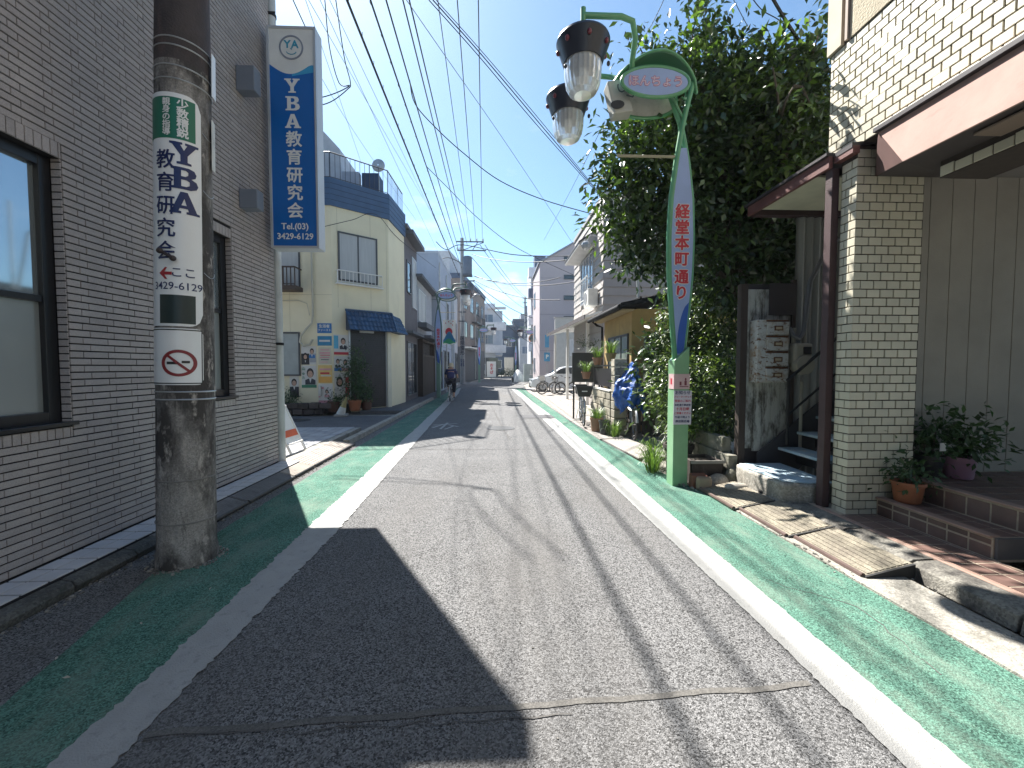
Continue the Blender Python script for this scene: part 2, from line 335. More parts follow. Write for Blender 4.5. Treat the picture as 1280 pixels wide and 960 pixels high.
# patch of newer asphalt across the right line, cracks and the sawn joint in the road
struct(MB().add([(.82, 12.75, .010), (1.83, 12.75, .010), (1.8, 13.6, .010), (.75, 13.6, .010)], [(0, 1, 2, 3)]).build('road_patch', M('patch_asphalt', (.085, .085, .09), .9, .1, 3, fleck=.3, fscale=90)))
crackm = M('crack', (.095, .09, .085), .95, .2)
def crack(pts, wd, jit=.02, nm='crack'):
    mb = MB(); P = []
    for a, b in zip(pts[:-1], pts[1:]):
        a, b = Vector(a), Vector(b); n = max(2, int((b-a).length/.08)); P += [a.lerp(b, i/n)+Vector((random.uniform(-jit, jit), random.uniform(-jit, jit), 0)) for i in range(n)]
    P.append(Vector(pts[-1])); 
    for a, b in zip(P[:-1], P[1:]):
        d = (b-a); 
        if d.length < 1e-5: continue
        s_ = Vector((-d.y, d.x, 0)).normalized()*wd*.5*random.uniform(.5, 1.2); mb.add([a-s_, b-s_, b+s_, a+s_], [(0, 1, 2, 3)])
    return struct(mb.build(nm, crackm))
sm_ = MB(); pts_ = [(-1.52+3.1*i/60, 1.80+.0028*i+.005*math.sin(i*.55)+random.uniform(-.004, .004)) for i in range(61)]
sm_.add([p for (x, y) in pts_ for p in ((x, y-.017, .0035), (x, y+.017, .0035))], [(2*i, 2*i+2, 2*i+3, 2*i+1) for i in range(60)]); struct(sm_.build('joint', M('seam_filler', (.115, .11, .102), .95, .15, 9, fleck=.3, fscale=160)))
crack([(-1.5, 1.785, .0045), (-.6, 1.795, .0045), (0, 1.83, .0045), (.35, 1.835, .0045)], .006)
crack([(-1.7, 8.0, .003), (1.5, 7.95, .003)], .02, .006, 'joint')
crack([(2.0, 3.0, .006), (2.4, 2.6, .006), (2.3, 2.0, .006)], .006)
crack([(.3, 9, .003), (.1, 12, .003), (-.2, 17, .003)], .02, .03)
crack([(1.4, 6.6, .003), (.9, 6.0, .003), (1.2, 5.4, .003)], .006)
# road markings: small kanji-like arrows and manhole
mk = MB(); c0 = Vector((-1.42, 10.9, .005))
for a, b in (((-.30, .5), (.34, .75)), ((-.24, -.1), (-.02, .62)), ((.0, -.3), (.05, .9)), ((.1, .5), (.42, .1)), ((-.3, .2), (-.1, .35)), ((.12, -.35), (.3, .3))):
    p, q = c0+Vector((a[0], a[1], 0)), c0+Vector((b[0], b[1], 0)); d = (q-p).normalized(); s_ = Vector((-d.y, d.x, 0))*.035; mk.add([p-s_, q-s_, q+s_, p+s_], [(0, 1, 2, 3)])
    c0.z += .0004
struct(mk.build('road_marking', paint))
iron = M('cast_iron', (.06, .062, .065), .6, .2, 30, metal=.4, bump=.8, bscale=60)
mh = MB().lathe((.12, 10.7, .002), [(.36, 0), (.36, .006), (.34, .006), (.335, .004), (0.01, .004)], 40)
for k in range(4):
    mh.lathe((.12, 10.7, .004), [(.06+.07*k, 0), (.06+.07*k, .004), (.085+.07*k, .004), (.085+.07*k, 0)], 32, cap=False)
tag(mh.build('manhole_cover', iron), 'round iron manhole cover in the middle of the asphalt road', 'manhole cover')
mh = MB().lathe((-5.9, 12.6, 0), [(.34, 0), (.34, .006), (.32, .006), (.31, .004), (0.01, .004)], 32)
tag(mh.build('manhole_cover', iron), 'manhole cover in the side road in front of the cream house', 'manhole cover')
# left: kerb, tiled ledge beside the brick wall, ramps
wtile = M('white_ledge_tile', (.52, .52, .54), .4, .1, 6, dirt=((.3, .3, .3), 9, .6, .85, (1, 1, 1)), vk=.06)
kb = MB(); kp = [(-3.08, .0), (-2.98, .0), (-2.965, .05), (-2.99, .085), (-3.08, .098)]
for i, y in enumerate(np.arange(-2, 4.05, .5)):
    kb.prism([(x+random.uniform(-.006, .006), y, z) for x, z in kp], (0, .49, 0))
struct(kb.build('kerb', dconc, bevel=.006))
lb = MB().box(-3.42, -3.085, -2, 6.6, -.02, .105); ledge = struct(lb.build('tile_ledge', mortar))
for col_, (xa, xb) in enumerate(((-3.235, -3.095), (-3.375, -3.245))):
    src = MB().box(xa, xb, 0, .161, .1, .114); base = src.build('ledge_tile', wtile, ledge, bevel=.003)
    k = 0
    for y in np.arange(1.9, 6.5, .175):
        if k == 0: base.location = (0, y, 0)
        else: part_copy(base, ledge, (0, y, random.uniform(-.001, .001)))
        k += 1
def kerb_ramp(x_out, x_in, y0, y1, h, label, mat, grp='ribbed kerb ramps', lipm=None):
    r_ = root('kerb_ramp', ((x_out+x_in)/2, (y0+y1)/2, 0), label, 'kerb ramp', grp)
    s_ = 1 if x_in > x_out else -1; n = 7; mb = MB()
    mb.prism([(x_out, y0, 0), (x_out, y0, .03), (x_in, y0, h), (x_in, y0, 0)], (0, y1-y0, 0)); mb.build('ramp_plate', mat, r_, bevel=.004)
    rb = MB()
    for i in range(n):
        t0 = .12+.83*i/n; t1 = t0+.098; xa = x_out+(x_in-x_out)*t0; xb = x_out+(x_in-x_out)*t1; za = .03+(h-.03)*t0; zb = .03+(h-.03)*t1
        rb.prism([(xa, y0+.01, za-.002), (xa, y0+.01, za+.006), (xb, y0+.01, zb+.006), (xb, y0+.01, zb-.002)], (0, y1-y0-.02, 0))
    rb.build('ribs', mat, r_)
    lp = MB(); lp.tube([(x_out+s_*.008, y0+.004, .030), (x_out+s_*.008, y1-.004, .030)], .022, 8)
    k = int((y1-y0)/.06)
    for i in range(k): y = y0+.03+i*(y1-y0-.06)/max(1, k-1); lp.box(x_out-s_*.004, x_out+s_*.02, y-.008, y+.008, .001, .034)
    lp.build('front_lip', lipm or M('ramp_lip', (.10, .065, .055), .35, .2, 8, spec=.7), r_)
    if x_out > 0: MB().prism([(x_out+s_*.01, y0-.022, .002), (x_out+s_*.01, y0-.022, .034), (x_in, y0-.022, h+.002), (x_in, y0-.022, .002)], (0, .02, 0)).build('end_shade_plate', rubber, r_); return r_  # black plate paints the shade inside the hollow ramp end
lipL = M('lip_steel', (.07, .07, .07), .4, .2, 8, metal=.5)
rampL = M('ramp_shaded', (.16, .155, .155), .85, .2, 6, bump=.5, dirt=((.07, .07, .07), 4, .5, .75, (1, 1, 1)))  # building shade put into a darker ramp colour
kerb_ramp(-2.86, -3.08, 3.75, 4.85, .1, 'ribbed shade-toned kerb ramp just past the concrete pole on the left', rampL, lipm=lipL)
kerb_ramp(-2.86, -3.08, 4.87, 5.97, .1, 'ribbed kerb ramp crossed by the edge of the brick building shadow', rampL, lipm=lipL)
rampS = M('ramp_sunlit', (.33, .29, .25), .85, .2, 6, bump=.5, dirt=((.16, .14, .12), 4, .5, .75, (1, 1, 1)))  # same ramps past the shadow edge, sunlight put into a paler colour
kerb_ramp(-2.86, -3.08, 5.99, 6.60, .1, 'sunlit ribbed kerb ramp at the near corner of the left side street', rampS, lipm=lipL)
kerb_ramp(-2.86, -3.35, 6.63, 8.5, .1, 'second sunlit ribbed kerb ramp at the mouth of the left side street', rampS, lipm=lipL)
# pavement of small pavers at the side street mouth
pv = MB(); pvm = M('paver_grey', (.32, .325, .34), .8, .1, 4, vk=.16, bump=.3)
struct(MB().box(-14, -3.35, 6.62, 10.4, -.02, .086).build('pavement', conc))
for i, y in enumerate(np.arange(6.7, 10.3, .205)):
    for x in np.arange(-8.2, -3.5, .205):
        pv.cur = random.random(); pv.box(x+.006, x+.195, y+.006, y+.195, .08, .098+random.uniform(0, .003))
stuff(struct(pv.build('paving_stones', pvm)))
kb = MB()
for i in range(13):
    y = 8.55+i*.9
    kb.prism([(-3.12-(.002*i), y, 0), (-2.98-.002*i, y, 0), (-3.0-.002*i, y, .10), (-3.12-.002*i, y, .11)], (0, .88, 0))
struct(kb.build('kerb', conc, bevel=.008))
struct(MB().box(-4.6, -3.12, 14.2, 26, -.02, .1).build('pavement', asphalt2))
# right: verge, tile strip, kerb
struct(MB().prism([(2.78, -3, .02), (3.05, -3, .03), (3.05, 5.2, .03), (2.62, 5.2, .02), (2.62, 5.2, -.02), (3.05, 5.2, -.02), (3.05, 2, -.02), (2.78, 2, -.02)][:4], (0, 0, -.03)).build('gutter', conc))
kb = MB()
for i, (y0, y1) in enumerate(((.6, 1.5), (1.52, 2.3), (2.32, 2.98), (3.0, 3.6), (3.62, 4.3), (4.32, 5.0))):
    kb.prism([(3.12, y0, 0), (3.14, y0, .10), (3.19, y0, .125), (3.36, y0, .13), (3.36, y0, 0)], (0, y1-y0, 0))
struct(kb.build('kerb', M('kerb_stain_and_shade', (.20, .19, .165), .9, .25, 5, bump=.8, fleck=.3, fscale=80, dirt=[((.06, .055, .05), 4, .45, .65, (1, 1, 1))]), bevel=.006))  # dark blotches mix moss stains with the building's shade, painted in
rampR = M('ramp_sand', (.235, .21, .16), .85, .18, 6, bump=.6, fleck=.25, fscale=90, dirt=((.12, .10, .08), 5, .45, .75, (1, 1, 1)))
kerb_ramp(2.74, 3.13, 2.95, 3.66, .12, 'ribbed kerb ramp nearest the camera on the right', rampR)
kerb_ramp(2.68, 3.13, 3.69, 4.42, .12, 'middle ribbed kerb ramp before the cream tiled pillar', rampR)
kerb_ramp(2.62, 3.08, 4.44, 5.2, .12, 'farthest ribbed kerb ramp on the right, beside the concrete stair block', rampR)
struct(MB().box(2.3, 3.2, 5.9, 8.2, -.02, .03).build('pavement', conc)) if 0 else None
slabm = M('slab', (.30, .275, .25), .85, .12, 3, bump=.5, fleck=.15, dirt=((.17, .155, .14), 2, .5, .8, (1, 1, 1)))
for i, (a, b, c, d) in enumerate((((2.45, 7.0), (3.15, 7.1), (2.85, 8.9), (2.28, 8.8)), ((2.24, 8.85), (2.85, 8.95), (2.7, 10.3), (2.2, 10.2)))):
    struct(MB().prism([(a[0], a[1], .0), (b[0], b[1], .0), (c[0], c[1], .0), (d[0], d[1], .0)], (0, 0, .035+.003*i)).build('concrete_slab', slabm, bevel=.008))
struct(MB().add([(2.2, 10.4, -.005), (14, 10.4, -.005), (14, 33, -.005), (2.0, 33, -.005)], [(0, 1, 2, 3)]).build('forecourt', slabm))
# ================================================================ tiled walls: individual tiles where they show largest
def size_px(c, L_):
    p = PX(c)
    if p is None or not (-20 < p[0] < 1300 and -20 < p[1] < 980): return 0
    return FP*L_/p[2]
class Tiles:
    """collects tiles of one thing; the 300 that show largest become objects, the others one mesh"""
    def __init__(s): s.t = []
    def wall(s, plane, at, out, u0, u1, z0, z1, L_, H_, off, holes=(), gap=.008, th=.012, parent=None, sd=1, vg=1.):
        r = random.Random(sd); n = int((z1-z0)/H_+.5)
        for k in range(n):
            za = z0+k*H_; zb = min(z1, za+H_)-gap; o = (off*L_ if k % 2 else 0)
            u = u0-o
            while u < u1:
                a, b = max(u, u0), min(u+L_, u1)-gap*vg; u += L_
                segs = [(a, b)]
                for (h0, h1, g0, g1) in holes:
                    if zb > g0+1e-4 and za < g1-1e-4:
                        ns = []
                        for (p, q) in segs:
                            if q <= h0 or p >= h1: ns.append((p, q)); continue
                            if p < h0: ns.append((p, h0-gap/2))
                            if q > h1: ns.append((h1+gap/2, q))
                        segs = ns
                for (p, q) in segs:
                    if q-p < .012 or zb-za < .01: continue
                    s.t.append((plane, at, out, p, q, za, zb, th+r.uniform(-.0012, .0012), r.random(), parent, abs((q-p)-(L_-gap*vg)) < 1e-4 and abs(zb-za-(H_-gap)) < 1e-4))
    def vert(s, plane, at, out, u0, u1, z0, z1, W_, gap=.008, th=.012, parent=None):
        u = u0
        while u < u1-.01:
            s.t.append((plane, at, out, u, min(u+W_, u1)-gap, z0, z1-gap, th, random.random(), parent, False)); u += W_
    def geo(s, mb, t, o=(0, 0, 0)):
        plane, at, out, p, q, za, zb, th, v, par, full = t; mb.cur = v; b = .0025
        # a tile: front face with a small chamfer, open back
        pts = [(p, za, 0), (q, za, 0), (q, zb, 0), (p, zb, 0), (p+b, za+b, th), (q-b, za+b, th), (q-b, zb-b, th), (p+b, zb-b, th), (p, za, th-b), (q, za, th-b), (q, zb, th-b), (p, zb, th-b)]
        V = [((at+out*d)-o[0], u-o[1], z-o[2]) if plane == 'x' else (u-o[0], (at+out*d)-o[1], z-o[2]) for (u, z, d) in pts]
        mb.add(V, [(4, 5, 6, 7)]+[(i, (i+1) % 4, 8+(i+1) % 4, 8+i) for i in range(4)]+[(8+i, 8+(i+1) % 4, 4+(i+1) % 4, 4+i) for i in range(4)])
    def emit(s, name, mat, group_parent=None, limit=300, mn=9):
        sc = []
        for i, t in enumerate(s.t):
            u = (t[3]+t[4])/2; z = (t[5]+t[6])/2; c = (t[1], u, z) if t[0] == 'x' else (u, t[1], z)
            sc.append((size_px(c, t[4]-t[3] if t[0] != 'x' else (t[4]-t[3])*abs(t[1])/max(.5, math.hypot(t[1], u))), i))
        sc.sort(reverse=True); big = [i for (z, i) in sc[:limit] if z > mn]; bs = set(big); protos = {}
        for i in big:
            t = s.t[i]; par = t[9]
            c = (t[1], t[3], t[5]) if t[0] == 'x' else (t[3], t[1], t[5])
            key = (t[0], t[2], int(t[8]*7)) if t[10] else None
            if key and key in protos: me = protos[key]
            else:
                mb = MB(); s.geo(mb, t, c); me = bpy.data.meshes.new(name); me.from_pydata(mb.v, [], mb.f); a = me.attributes.new('v', 'FLOAT', 'FACE'); a.data.foreach_set('value', mb.a); me.materials.append(mat)
                if key: protos[key] = me
            ob = bpy.data.objects.new(name, me); C.objects.link(ob); ob.parent = par; ob.location = Vector(c)-ORG[par.name]
        rest = {}
        for i, t in enumerate(s.t):
            if i not in bs: s.geo(rest.setdefault(t[9].name, (MB(), t[9]))[0], t)
        for mb, par in rest.values(): stuff(mb.build(name+'_field', mat, par))
def holed_wall(mb, plane, a, b, u0, u1, z0, z1, holes):
    us = sorted({u0, u1, *[h[0] for h in holes], *[h[1] for h in holes]}); zs = sorted({z0, z1, *[h[2] for h in holes], *[h[3] for h in holes]})
    for i in range(len(us)-1):
        for j in range(len(zs)-1):
            cu, cz = (us[i]+us[i+1])/2, (zs[j]+zs[j+1])/2
            if any(h[0] < cu < h[1] and h[2] < cz < h[3] for h in holes): continue
            if plane == 'x': mb.box(a, b, us[i], us[i+1], zs[j], zs[j+1])
            else: mb.box(us[i], us[i+1], a, b, zs[j], zs[j+1])
# ---------------------------------------------------------------- brick building on the left
bb = root('brick_building', (-3.4, 3, 0), 'tall building of mauve grey brick with black framed windows along the left kerb', 'building')
H1 = (1.3, 3.46, 1.16, 3.22); H2 = (5.12, 5.56, 1.22, 3.24)
ZT = 10.8; mb = MB(); holed_wall(mb, 'x', -3.62, -3.412, -8, 6.6, .10, ZT, [H1, H2]); wallp = mb.build('wall', mortar, bb)
mb = MB(); mb.box(-12, -3.63, 6.3, 6.6, 0, ZT).box(-12, -3.63, -8, 6.29, ZT-.3, ZT-.02).box(-12, -3.63, -8, -7.8, 0, ZT-.31).box(-12, -11.8, -7.79, 6.29, 0, ZT-.31); mb.build('rear_walls', mortar, bb)
T = Tiles(); pitch = .0575
eh = [(1.2, 3.463, 1.04, 3.34), (5.04, 5.563, 1.10, 3.36)]
T.wall('x', -3.412, 1, 1.0, 6.6, .12, 7.6, .22, pitch, .28, eh, gap=.0105, vg=.5, parent=wallp)
T.wall('x', -3.412, 1, -8, .999, .12, ZT, .22, pitch, .28, [(-.5, 1, 1, 3)], gap=.0105, vg=.5, parent=wallp, sd=3)
T.wall('x', -3.412, 1, 1.0, 6.6, .12+pitch*130, ZT, .22, pitch, .28, [], gap=.0105, vg=.5, parent=wallp, sd=4)
for (a, b, c, d), (h0, h1, g0, g1) in zip(eh, (H1, H2)):
    T.vert('x', -3.412, 1, a, b, g1+.002, d+.002, .0575, gap=.006, th=.015, parent=wallp)
    T.vert('x', -3.412, 1, a, b, c-.002, g0-.036, .0575, gap=.006, th=.015, parent=wallp)
    k = 0; z = g0-.03
    while z < g1:                                          # quoins at the jamb
        T.t.append(('y', h1, -1, -3.476, -3.403, z, z+pitch-.009, .006, random.random(), wallp, False))
        if a > 2: T.t.append(('x', -3.412, 1, a+.004, h0-.003, z, z+pitch-.007, .015, random.random(), wallp, False))
        z += pitch
T.emit('brick', brickm)
def near_window(par, y0, y1, z0, z1, mid, low_curtain):
    fr = MB(); xo = -3.478; t = .085
    fr.box(-3.56, xo, y0, y0+t, z0, z1).box(-3.56, xo, y1-t, y1, z0, z1).box(-3.56, xo, y0+t, y1-t, z1-t, z1).box(-3.56, xo, y0+t, y1-t, z0, z0+t)
    fr.box(-3.55, xo-.012, y0+t, y1-t, mid-.025, mid+.025)
    wf = fr.build('window', sash, par, bevel=.004)
    bx('pane', dglass if 0 else M('upper_glass', (.42, .50, .56), .05, .04, metal=.75), wf, -3.525, -3.519, y0+t, y1-t, mid+.025, z1-t)
    bx('pane', M('lower_glass', (.30, .33, .34), .3, .05, metal=.3), wf, -3.527, -3.521, y0+t, y1-t, z0+t, mid-.025)
    bx('sill', sash, wf, -3.6, -3.382, y0-.02, y1+.05, z0-.03, z0+.002, bevel=.004)
    return wf
w1 = near_window(bb, 1.3, 3.45, 1.16, 3.22, 2.12, 1)
w2 = near_window(bb, 5.12, 5.55, 1.22, 3.24, 2.3, 1)
bx('interior', M('dark_interior', (.02, .022, .025), .9), bb, -4.4, -3.63, 1.2, 5.7, 1.0, 3.4)
# rain pipe on the corner
rp = MB(); rp.tube([(-3.395, 6.668, .09), (-3.395, 6.668, ZT)], .062, 14)
dp = rp.build('rain_pipe', pipeg, None, smooth=True); tag(dp, 'pale grey rain pipe down the far corner of the brick building', 'pipe')
for z in (1.95, 4.1, 6.9): MB().lathe((-3.395, 6.668, z), [(.062, -.02), (.072, -.02), (.072, .02), (.062, .02)], 16).box(-3.41, -3.30, 6.59, 6.60, z-.012, z+.012).build('pipe_clamp', black, dp)
cd_ = MB().tube([(-3.385, 4.72, 1.2), (-3.385, 4.72, 9)], .012, 8).build('conduit', pipeg); tag(cd_, 'thin grey conduit running up the brick wall behind the concrete pole', 'conduit')
# ---------------------------------------------------------------- blue projecting sign
sg = root('projecting_sign', (-2.94, 6.45, 3.35), 'tall blue and white illuminated box sign projecting from the brick corner', 'sign')
sx0, sx1, sy0, sy1, sz0, sz1 = -3.30, -2.60, 6.33, 6.55, 3.34, 6.50
bx('sign_box', M('sign_body', (.55, .58, .62), .4, .05), sg, sx0, sx1, sy0+.012, sy1, sz0, sz1, bevel=.012)
fr = MB(); t = .035
fr.box(sx0, sx0+t, sy0-.012, sy0+.01, sz0, sz1).box(sx1-t, sx1, sy0-.012, sy0+.01, sz0, sz1).box(sx0+t, sx1-t, sy0-.012, sy0+.01, sz1-t, sz1).box(sx0+t, sx1-t, sy0-.012, sy0+.01, sz0, sz0+t)
fr.build('sign_frame', alu, sg, bevel=.003)
fx0, fx1, fz0, fz1 = sx0+t, sx1-t, sz0+t, sz1-t; yF = sy0+.004
face = bx('sign_face', M('sign_blue', (.006, .125, .44), .35, .06, 2, coat=.2), sg, fx0, fx1, yF, yF+.008, fz0, fz1)
def wave(u): return fz1-.50-.13*math.sin(math.pi*min(1, u*1.1))
pl = [(fx0+(fx1-fx0)*i/16, yF-.002, wave(i/16)) for i in range(17)]
MB().prism([(fx0, yF-.002, fz1), *pl, (fx1, yF-.002, fz1)], (0, .0015, 0)).build('white_print', white, sg)
pl2 = [(fx0+(fx1-fx0)*i/16, yF-.001, fz1-.70+.18*(i/16)**1.5) for i in range(8, 17)]
MB().prism([*[(fx0+(fx1-fx0)*i/16, yF-.001, wave(i/16)-.001) for i in range(16, 7, -1)], (fx0+(fx1-fx0)*.5, yF-.001, fz1-.66), (fx1, yF-.001, fz1-.60)], (0, .0008, 0)).build('light_blue_print', M('light_blue', (.05, .35, .62), .4), sg)
cxm = (fx0+fx1)/2
lg = MB(); lg.lathe((cxm, yF-.004, fz1-.26), [(.150, -.004), (.150, .004), (.172, .004), (.172, -.004), (.150, -.004)], 40, axis='y', cap=False)
lg.build('logo_ring', M('silver_grey', (.22, .25, .31), .4), sg)
tl = M('logo_teal', (.03, .28, .42), .4)
text('YA', .15, tl, (cxm, yF-.0045, fz1-.22), (1, 0, 0), (0, 0, 1), sg, bold=.03, spacing=1.15)
sm = MB(); sm.tube([(cxm+.07*math.cos(a), yF-.004, fz1-.31+.045*math.sin(a)) for a in np.linspace(math.pi*1.08, math.pi*1.92, 9)], .006, 6); sm.tube([(cxm-.01, yF-.004, fz1-.275), (cxm+.01, yF-.004, fz1-.285)], .007, 6); sm.build('logo_smile', tl, sg)
def slab_char(ch, h, mat, pos, right, up, parent, par_fn=None):
    """fat slab-serif capital letter built from polygons; width about 1.15 h"""
    P = {'Y': [[(-.55, .5), (-.06, .5), (-.06, .40), (-.14, .39), (0, .14), (.12, .39), (.04, .40), (.04, .5), (.55, .5), (.55, .40), (.44, .38), (.13, -.08), (.13, -.38), (.27, -.40), (.27, -.5), (-.27, -.5), (-.27, -.40), (-.13, -.38), (-.13, -.08), (-.44, .38), (-.55, .40)]],
         'A': [[(-.56, -.5), (-.12, -.5), (-.12, -.40), (-.21, -.38), (-.17, -.26), (.12, -.26), (.16, -.38), (.07, -.40), (.07, -.5), (.58, -.5), (.58, -.40), (.47, -.38), (.12, .5), (-.14, .5), (-.47, -.38), (-.56, -.40)], [(-.11, -.12), (.0, .20), (.08, -.12)]],
         'B': [[(-.5, .5), (.18, .5), (.38, .44), (.46, .28), (.42, .12), (.26, .03), (.46, -.06), (.53, -.24), (.46, -.40), (.24, -.5), (-.5, -.5), (-.5, -.40), (-.38, -.38), (-.38, .38), (-.5, .40)], [(-.11, .37), (.06, .37), (.15, .3), (.15, .17), (.05, .09), (-.11, .09)], [(-.11, -.06), (.08, -.06), (.2, -.13), (.2, -.29), (.08, -.37), (-.11, -.37)]]}[ch]
    from mathutils.geometry import tessellate_polygon
    polys = [[Vector((x*h, y*h, 0)) for x, y in p] for p in P]
    flat = [v for p in polys for v in p]; tris = tessellate_polygon(polys); right, up = Vector(right), Vector(up); pos = Vector(pos or (0, 0, 0))
    if par_fn is not None:
        me = bpy.data.meshes.new('t'); me.from_pydata([tuple(v) for v in flat], [], [tuple(t) for t in tris]); sliced(me, .018)
        return MB().add([par_fn(v.co.x, v.co.y) for v in me.vertices], [tuple(p.vertices) for p in me.polygons]).build('lettering', mat, parent)
    mb = MB(); m_ = [pos+right*v.x+up*v.y for v in flat]
    mb.add(m_, [tuple(t) for t in tris]); return mb.build('lettering', mat, parent)
signw = M('sign_white', (.75, .76, .76), .4, .03)
for i, ch in enumerate('YBA'): slab_char(ch, .20, signw, (cxm, yF-.003, 5.67-i*.25), (1, 0, 0), (0, 0, 1), sg)
text(column('教育研究会'), .235, signw, (cxm+.01, yF-.004, 4.385), (1, 0, 0), (0, 0, 1), sg, bold=.022, line=1.09)
text('Tel.(03)', .125, signw, (cxm, yF-.004, 3.655), (1, 0, 0), (0, 0, 1), sg, bold=.02)
text('3429-6129', .122, signw, (cxm, yF-.004, 3.51), (1, 0, 0), (0, 0, 1), sg, bold=.02)
for z0, z1 in ((5.22, 5.54), (3.70, 3.95)):
    bx('bracket', M('bracket_grey', (.17, .19, .23), .5, .05), sg, -3.398, -3.16, 5.74, 5.90, z0, z1, bevel=.01)
st_ = MB().tube([(-3.38, 6.4, 7.9), (-2.75, 6.4, 6.5)], .008, 6); st_.build('stay_rod', wire_m, sg)
# ---------------------------------------------------------------- concrete pole on the left
PC = Vector((-2.556, 3.485, 0)); polem = M('weathered_concrete', (.27, .255, .24), .9, .15, 5, bump=.6, bscale=50, fleck=.25, fscale=120, stretch=(1, 1, .5),
    dirt=[((.055, .050, .048), 3.2, .40, .56, (1, 1, .45)), ((.40, .37, .34), 11, .56, .66, (1, 1, .5)), ((.03, .028, .028), 9, .6, .7, (1, 1, .2))])
pole = root('utility_pole', PC, 'thick weathered concrete utility pole beside the brick wall with wrapped school sign', 'utility pole')
def pr(z): return .201-.0049*z if z < 3.95 else .176-.004*(z-3.95)
pm = MB(); pm.lathe(PC, [(.212, 0), (.209, .10), (.201, .13)]+[(pr(z), z) for z in (.35, 1.3, 2.2, 3.0, 3.94)], 40); pm.build('shaft', polem, pole, smooth=True)
poled = M('dark_patina', (.055, .045, .045), .8, .25, 5, bump=.4, dirt=((.10, .07, .065), 6, .55, .7, (1, 1, .3)))
pm = MB(); pm.lathe(PC, [(pr(3.95)+.006, 3.94), (pr(4.05)+.006, 4.05), (pr(4.6), 4.6), (pr(8), 8), (.14, 12.2), (0.001, 12.25)], 40); pm.build('upper_shaft', poled, pole, smooth=True)
for z in (.36, .70, 1.34, 1.40, 3.79, 3.89, 4.04, 4.10): 
    r_ = pr(z)+.004 if z < 3.95 else pr(z)+.009
    MB().lathe(PC+Vector((0, 0, z)), [(r_, -.006), (r_+.004, 0), (r_, .006)], 40, cap=False).build('band', steel if z > 1 else M('band_dull', (.2, .19, .18), .7), pole, smooth=True)
n0 = Vector((2.585, -3.47, 0)).normalized(); rt = Vector((-n0.y, n0.x, 0))            # towards the eye; to the right as seen
def cyl(phi, z, d=.004): return PC+(n0*math.cos(phi)+rt*math.sin(phi))*(pr(min(z, 3.94))+d)+Vector((0, 0, z))
def sheet(name, mat, pa, pb, za, zb, d, parent=pole, n=24, rc=0.):
    mb = MB(); V = []; pa, pb = math.radians(pa), math.radians(pb)
    for i in range(n+1):
        f = i/n; ph = pa+(pb-pa)*f; arc = (pb-ph)*.2
        c = 0 if arc > rc or rc == 0 else rc-math.sqrt(max(0, rc*rc-(rc-arc)**2))
        for z in (za+c, zb-c): V += [cyl(ph, z, d), cyl(ph, z, d-.003)]
    F = []
    for i in range(n): 
        a = 4*i; F += [(a, a+4, a+6, a+2), (a+1, a+3, a+7, a+5), (a+2, a+6, a+7, a+3), (a, a+1, a+5, a+4)]
    F += [(0, 2, 3, 1), (4*n, 4*n+1, 4*n+3, 4*n+2)]
    return mb.add(V, F).build(name, mat, parent, smooth=True)
sheetw = M('sheet_white', (.76, .77, .78), .3, .04, 3, dirt=((.42, .42, .42), 4, .62, .85, (1, 1, .3)))
psn = sheet('sign_sheet', sheetw, -130, 33, 1.91, 3.68, .006, rc=.10)
sheet('green_print', M('print_green', (.012, .15, .095), .4, .03), -100, 21, 3.335, 3.645, .0075, psn)
def cyltext(s, size, mat, phi0, z0, parent, d=.0095, sx=1., **k):
    me = sliced(glyphs(s, size, ext=0, **k), .02)
    for v in me.vertices:
        u, w_ = v.co.x*sx, v.co.y; p = cyl(math.radians(phi0)+u/.2, z0+w_, d+v.co.z); og = ORG[parent.name]; v.co = p-og
    me.materials.clear(); me.materials.append(mat); ob = bpy.data.objects.new('lettering', me); C.objects.link(ob); ob.parent = parent; ORG[ob.name] = ORG[parent.name]; return ob
cyltext(column('少数精鋭'), .078, signw, -3, 3.49, psn, bold=.03, line=.93)
cyltext(column('親身の指導'), .060, signw, -34, 3.49, psn, bold=.02, line=.93)
for i, ch in enumerate('YBA'): slab_char(ch, .165, navy, None, (1, 0, 0), (0, 0, 1), psn, par_fn=lambda u, v, i=i: cyl(math.radians(-1)+u/.2*1.05, 3.232-.187*i+v, .0095))
cyltext(column('教育研究会'), .150, navy, -38, 2.82, psn, bold=.015, line=1.15)
cyltext('ここ', .085, navy, -4, 2.318, psn, bold=.01)
mb = MB()
for (u0, u1, v0, v1) in ((-.0, .07, -.012, .012),): mb.add([cyl(math.radians(-42)+u/.2, 2.312+v, .0095) for u, v in ((0, -.012), (.06, -.012), (.06, .012), (0, .012))], [(0, 1, 2, 3)])
mb.add([cyl(math.radians(-42)+u/.2, 2.312+v, .0098) for u, v in ((-.035, 0), (.012, -.045), (.028, -.045), (0, 0), (.028, .045), (.012, .045))], [(0, 1, 2, 3), (0, 3, 4, 5)]); mb.build('arrow', M('arrow_red', (.35, .02, .03), .4), psn)
cyltext('3429-6129', .080, navy, -17, 2.215, psn, bold=.005)
sheet('dark_panel', M('panel_dark', (.015, .03, .03), .4), -52, 18, 1.93, 2.15, .0075, psn)
ps2 = sheet('notice_sheet', sheetw, -130, 33, 1.455, 1.895, .006, rc=.04)
for (a, b, c, d) in ((-128, 31, 1.463, 1.472), (-128, 31, 1.878, 1.887), (29, 31, 1.472, 1.878)): sheet('border_print', navy if 0 else M('print_black', (.02, .02, .022), .4), a, b, c, d, .0075, ps2)
cr_ = M('print_dark_red', (.22, .02, .025), .4)
mb = MB(); N_ = 40
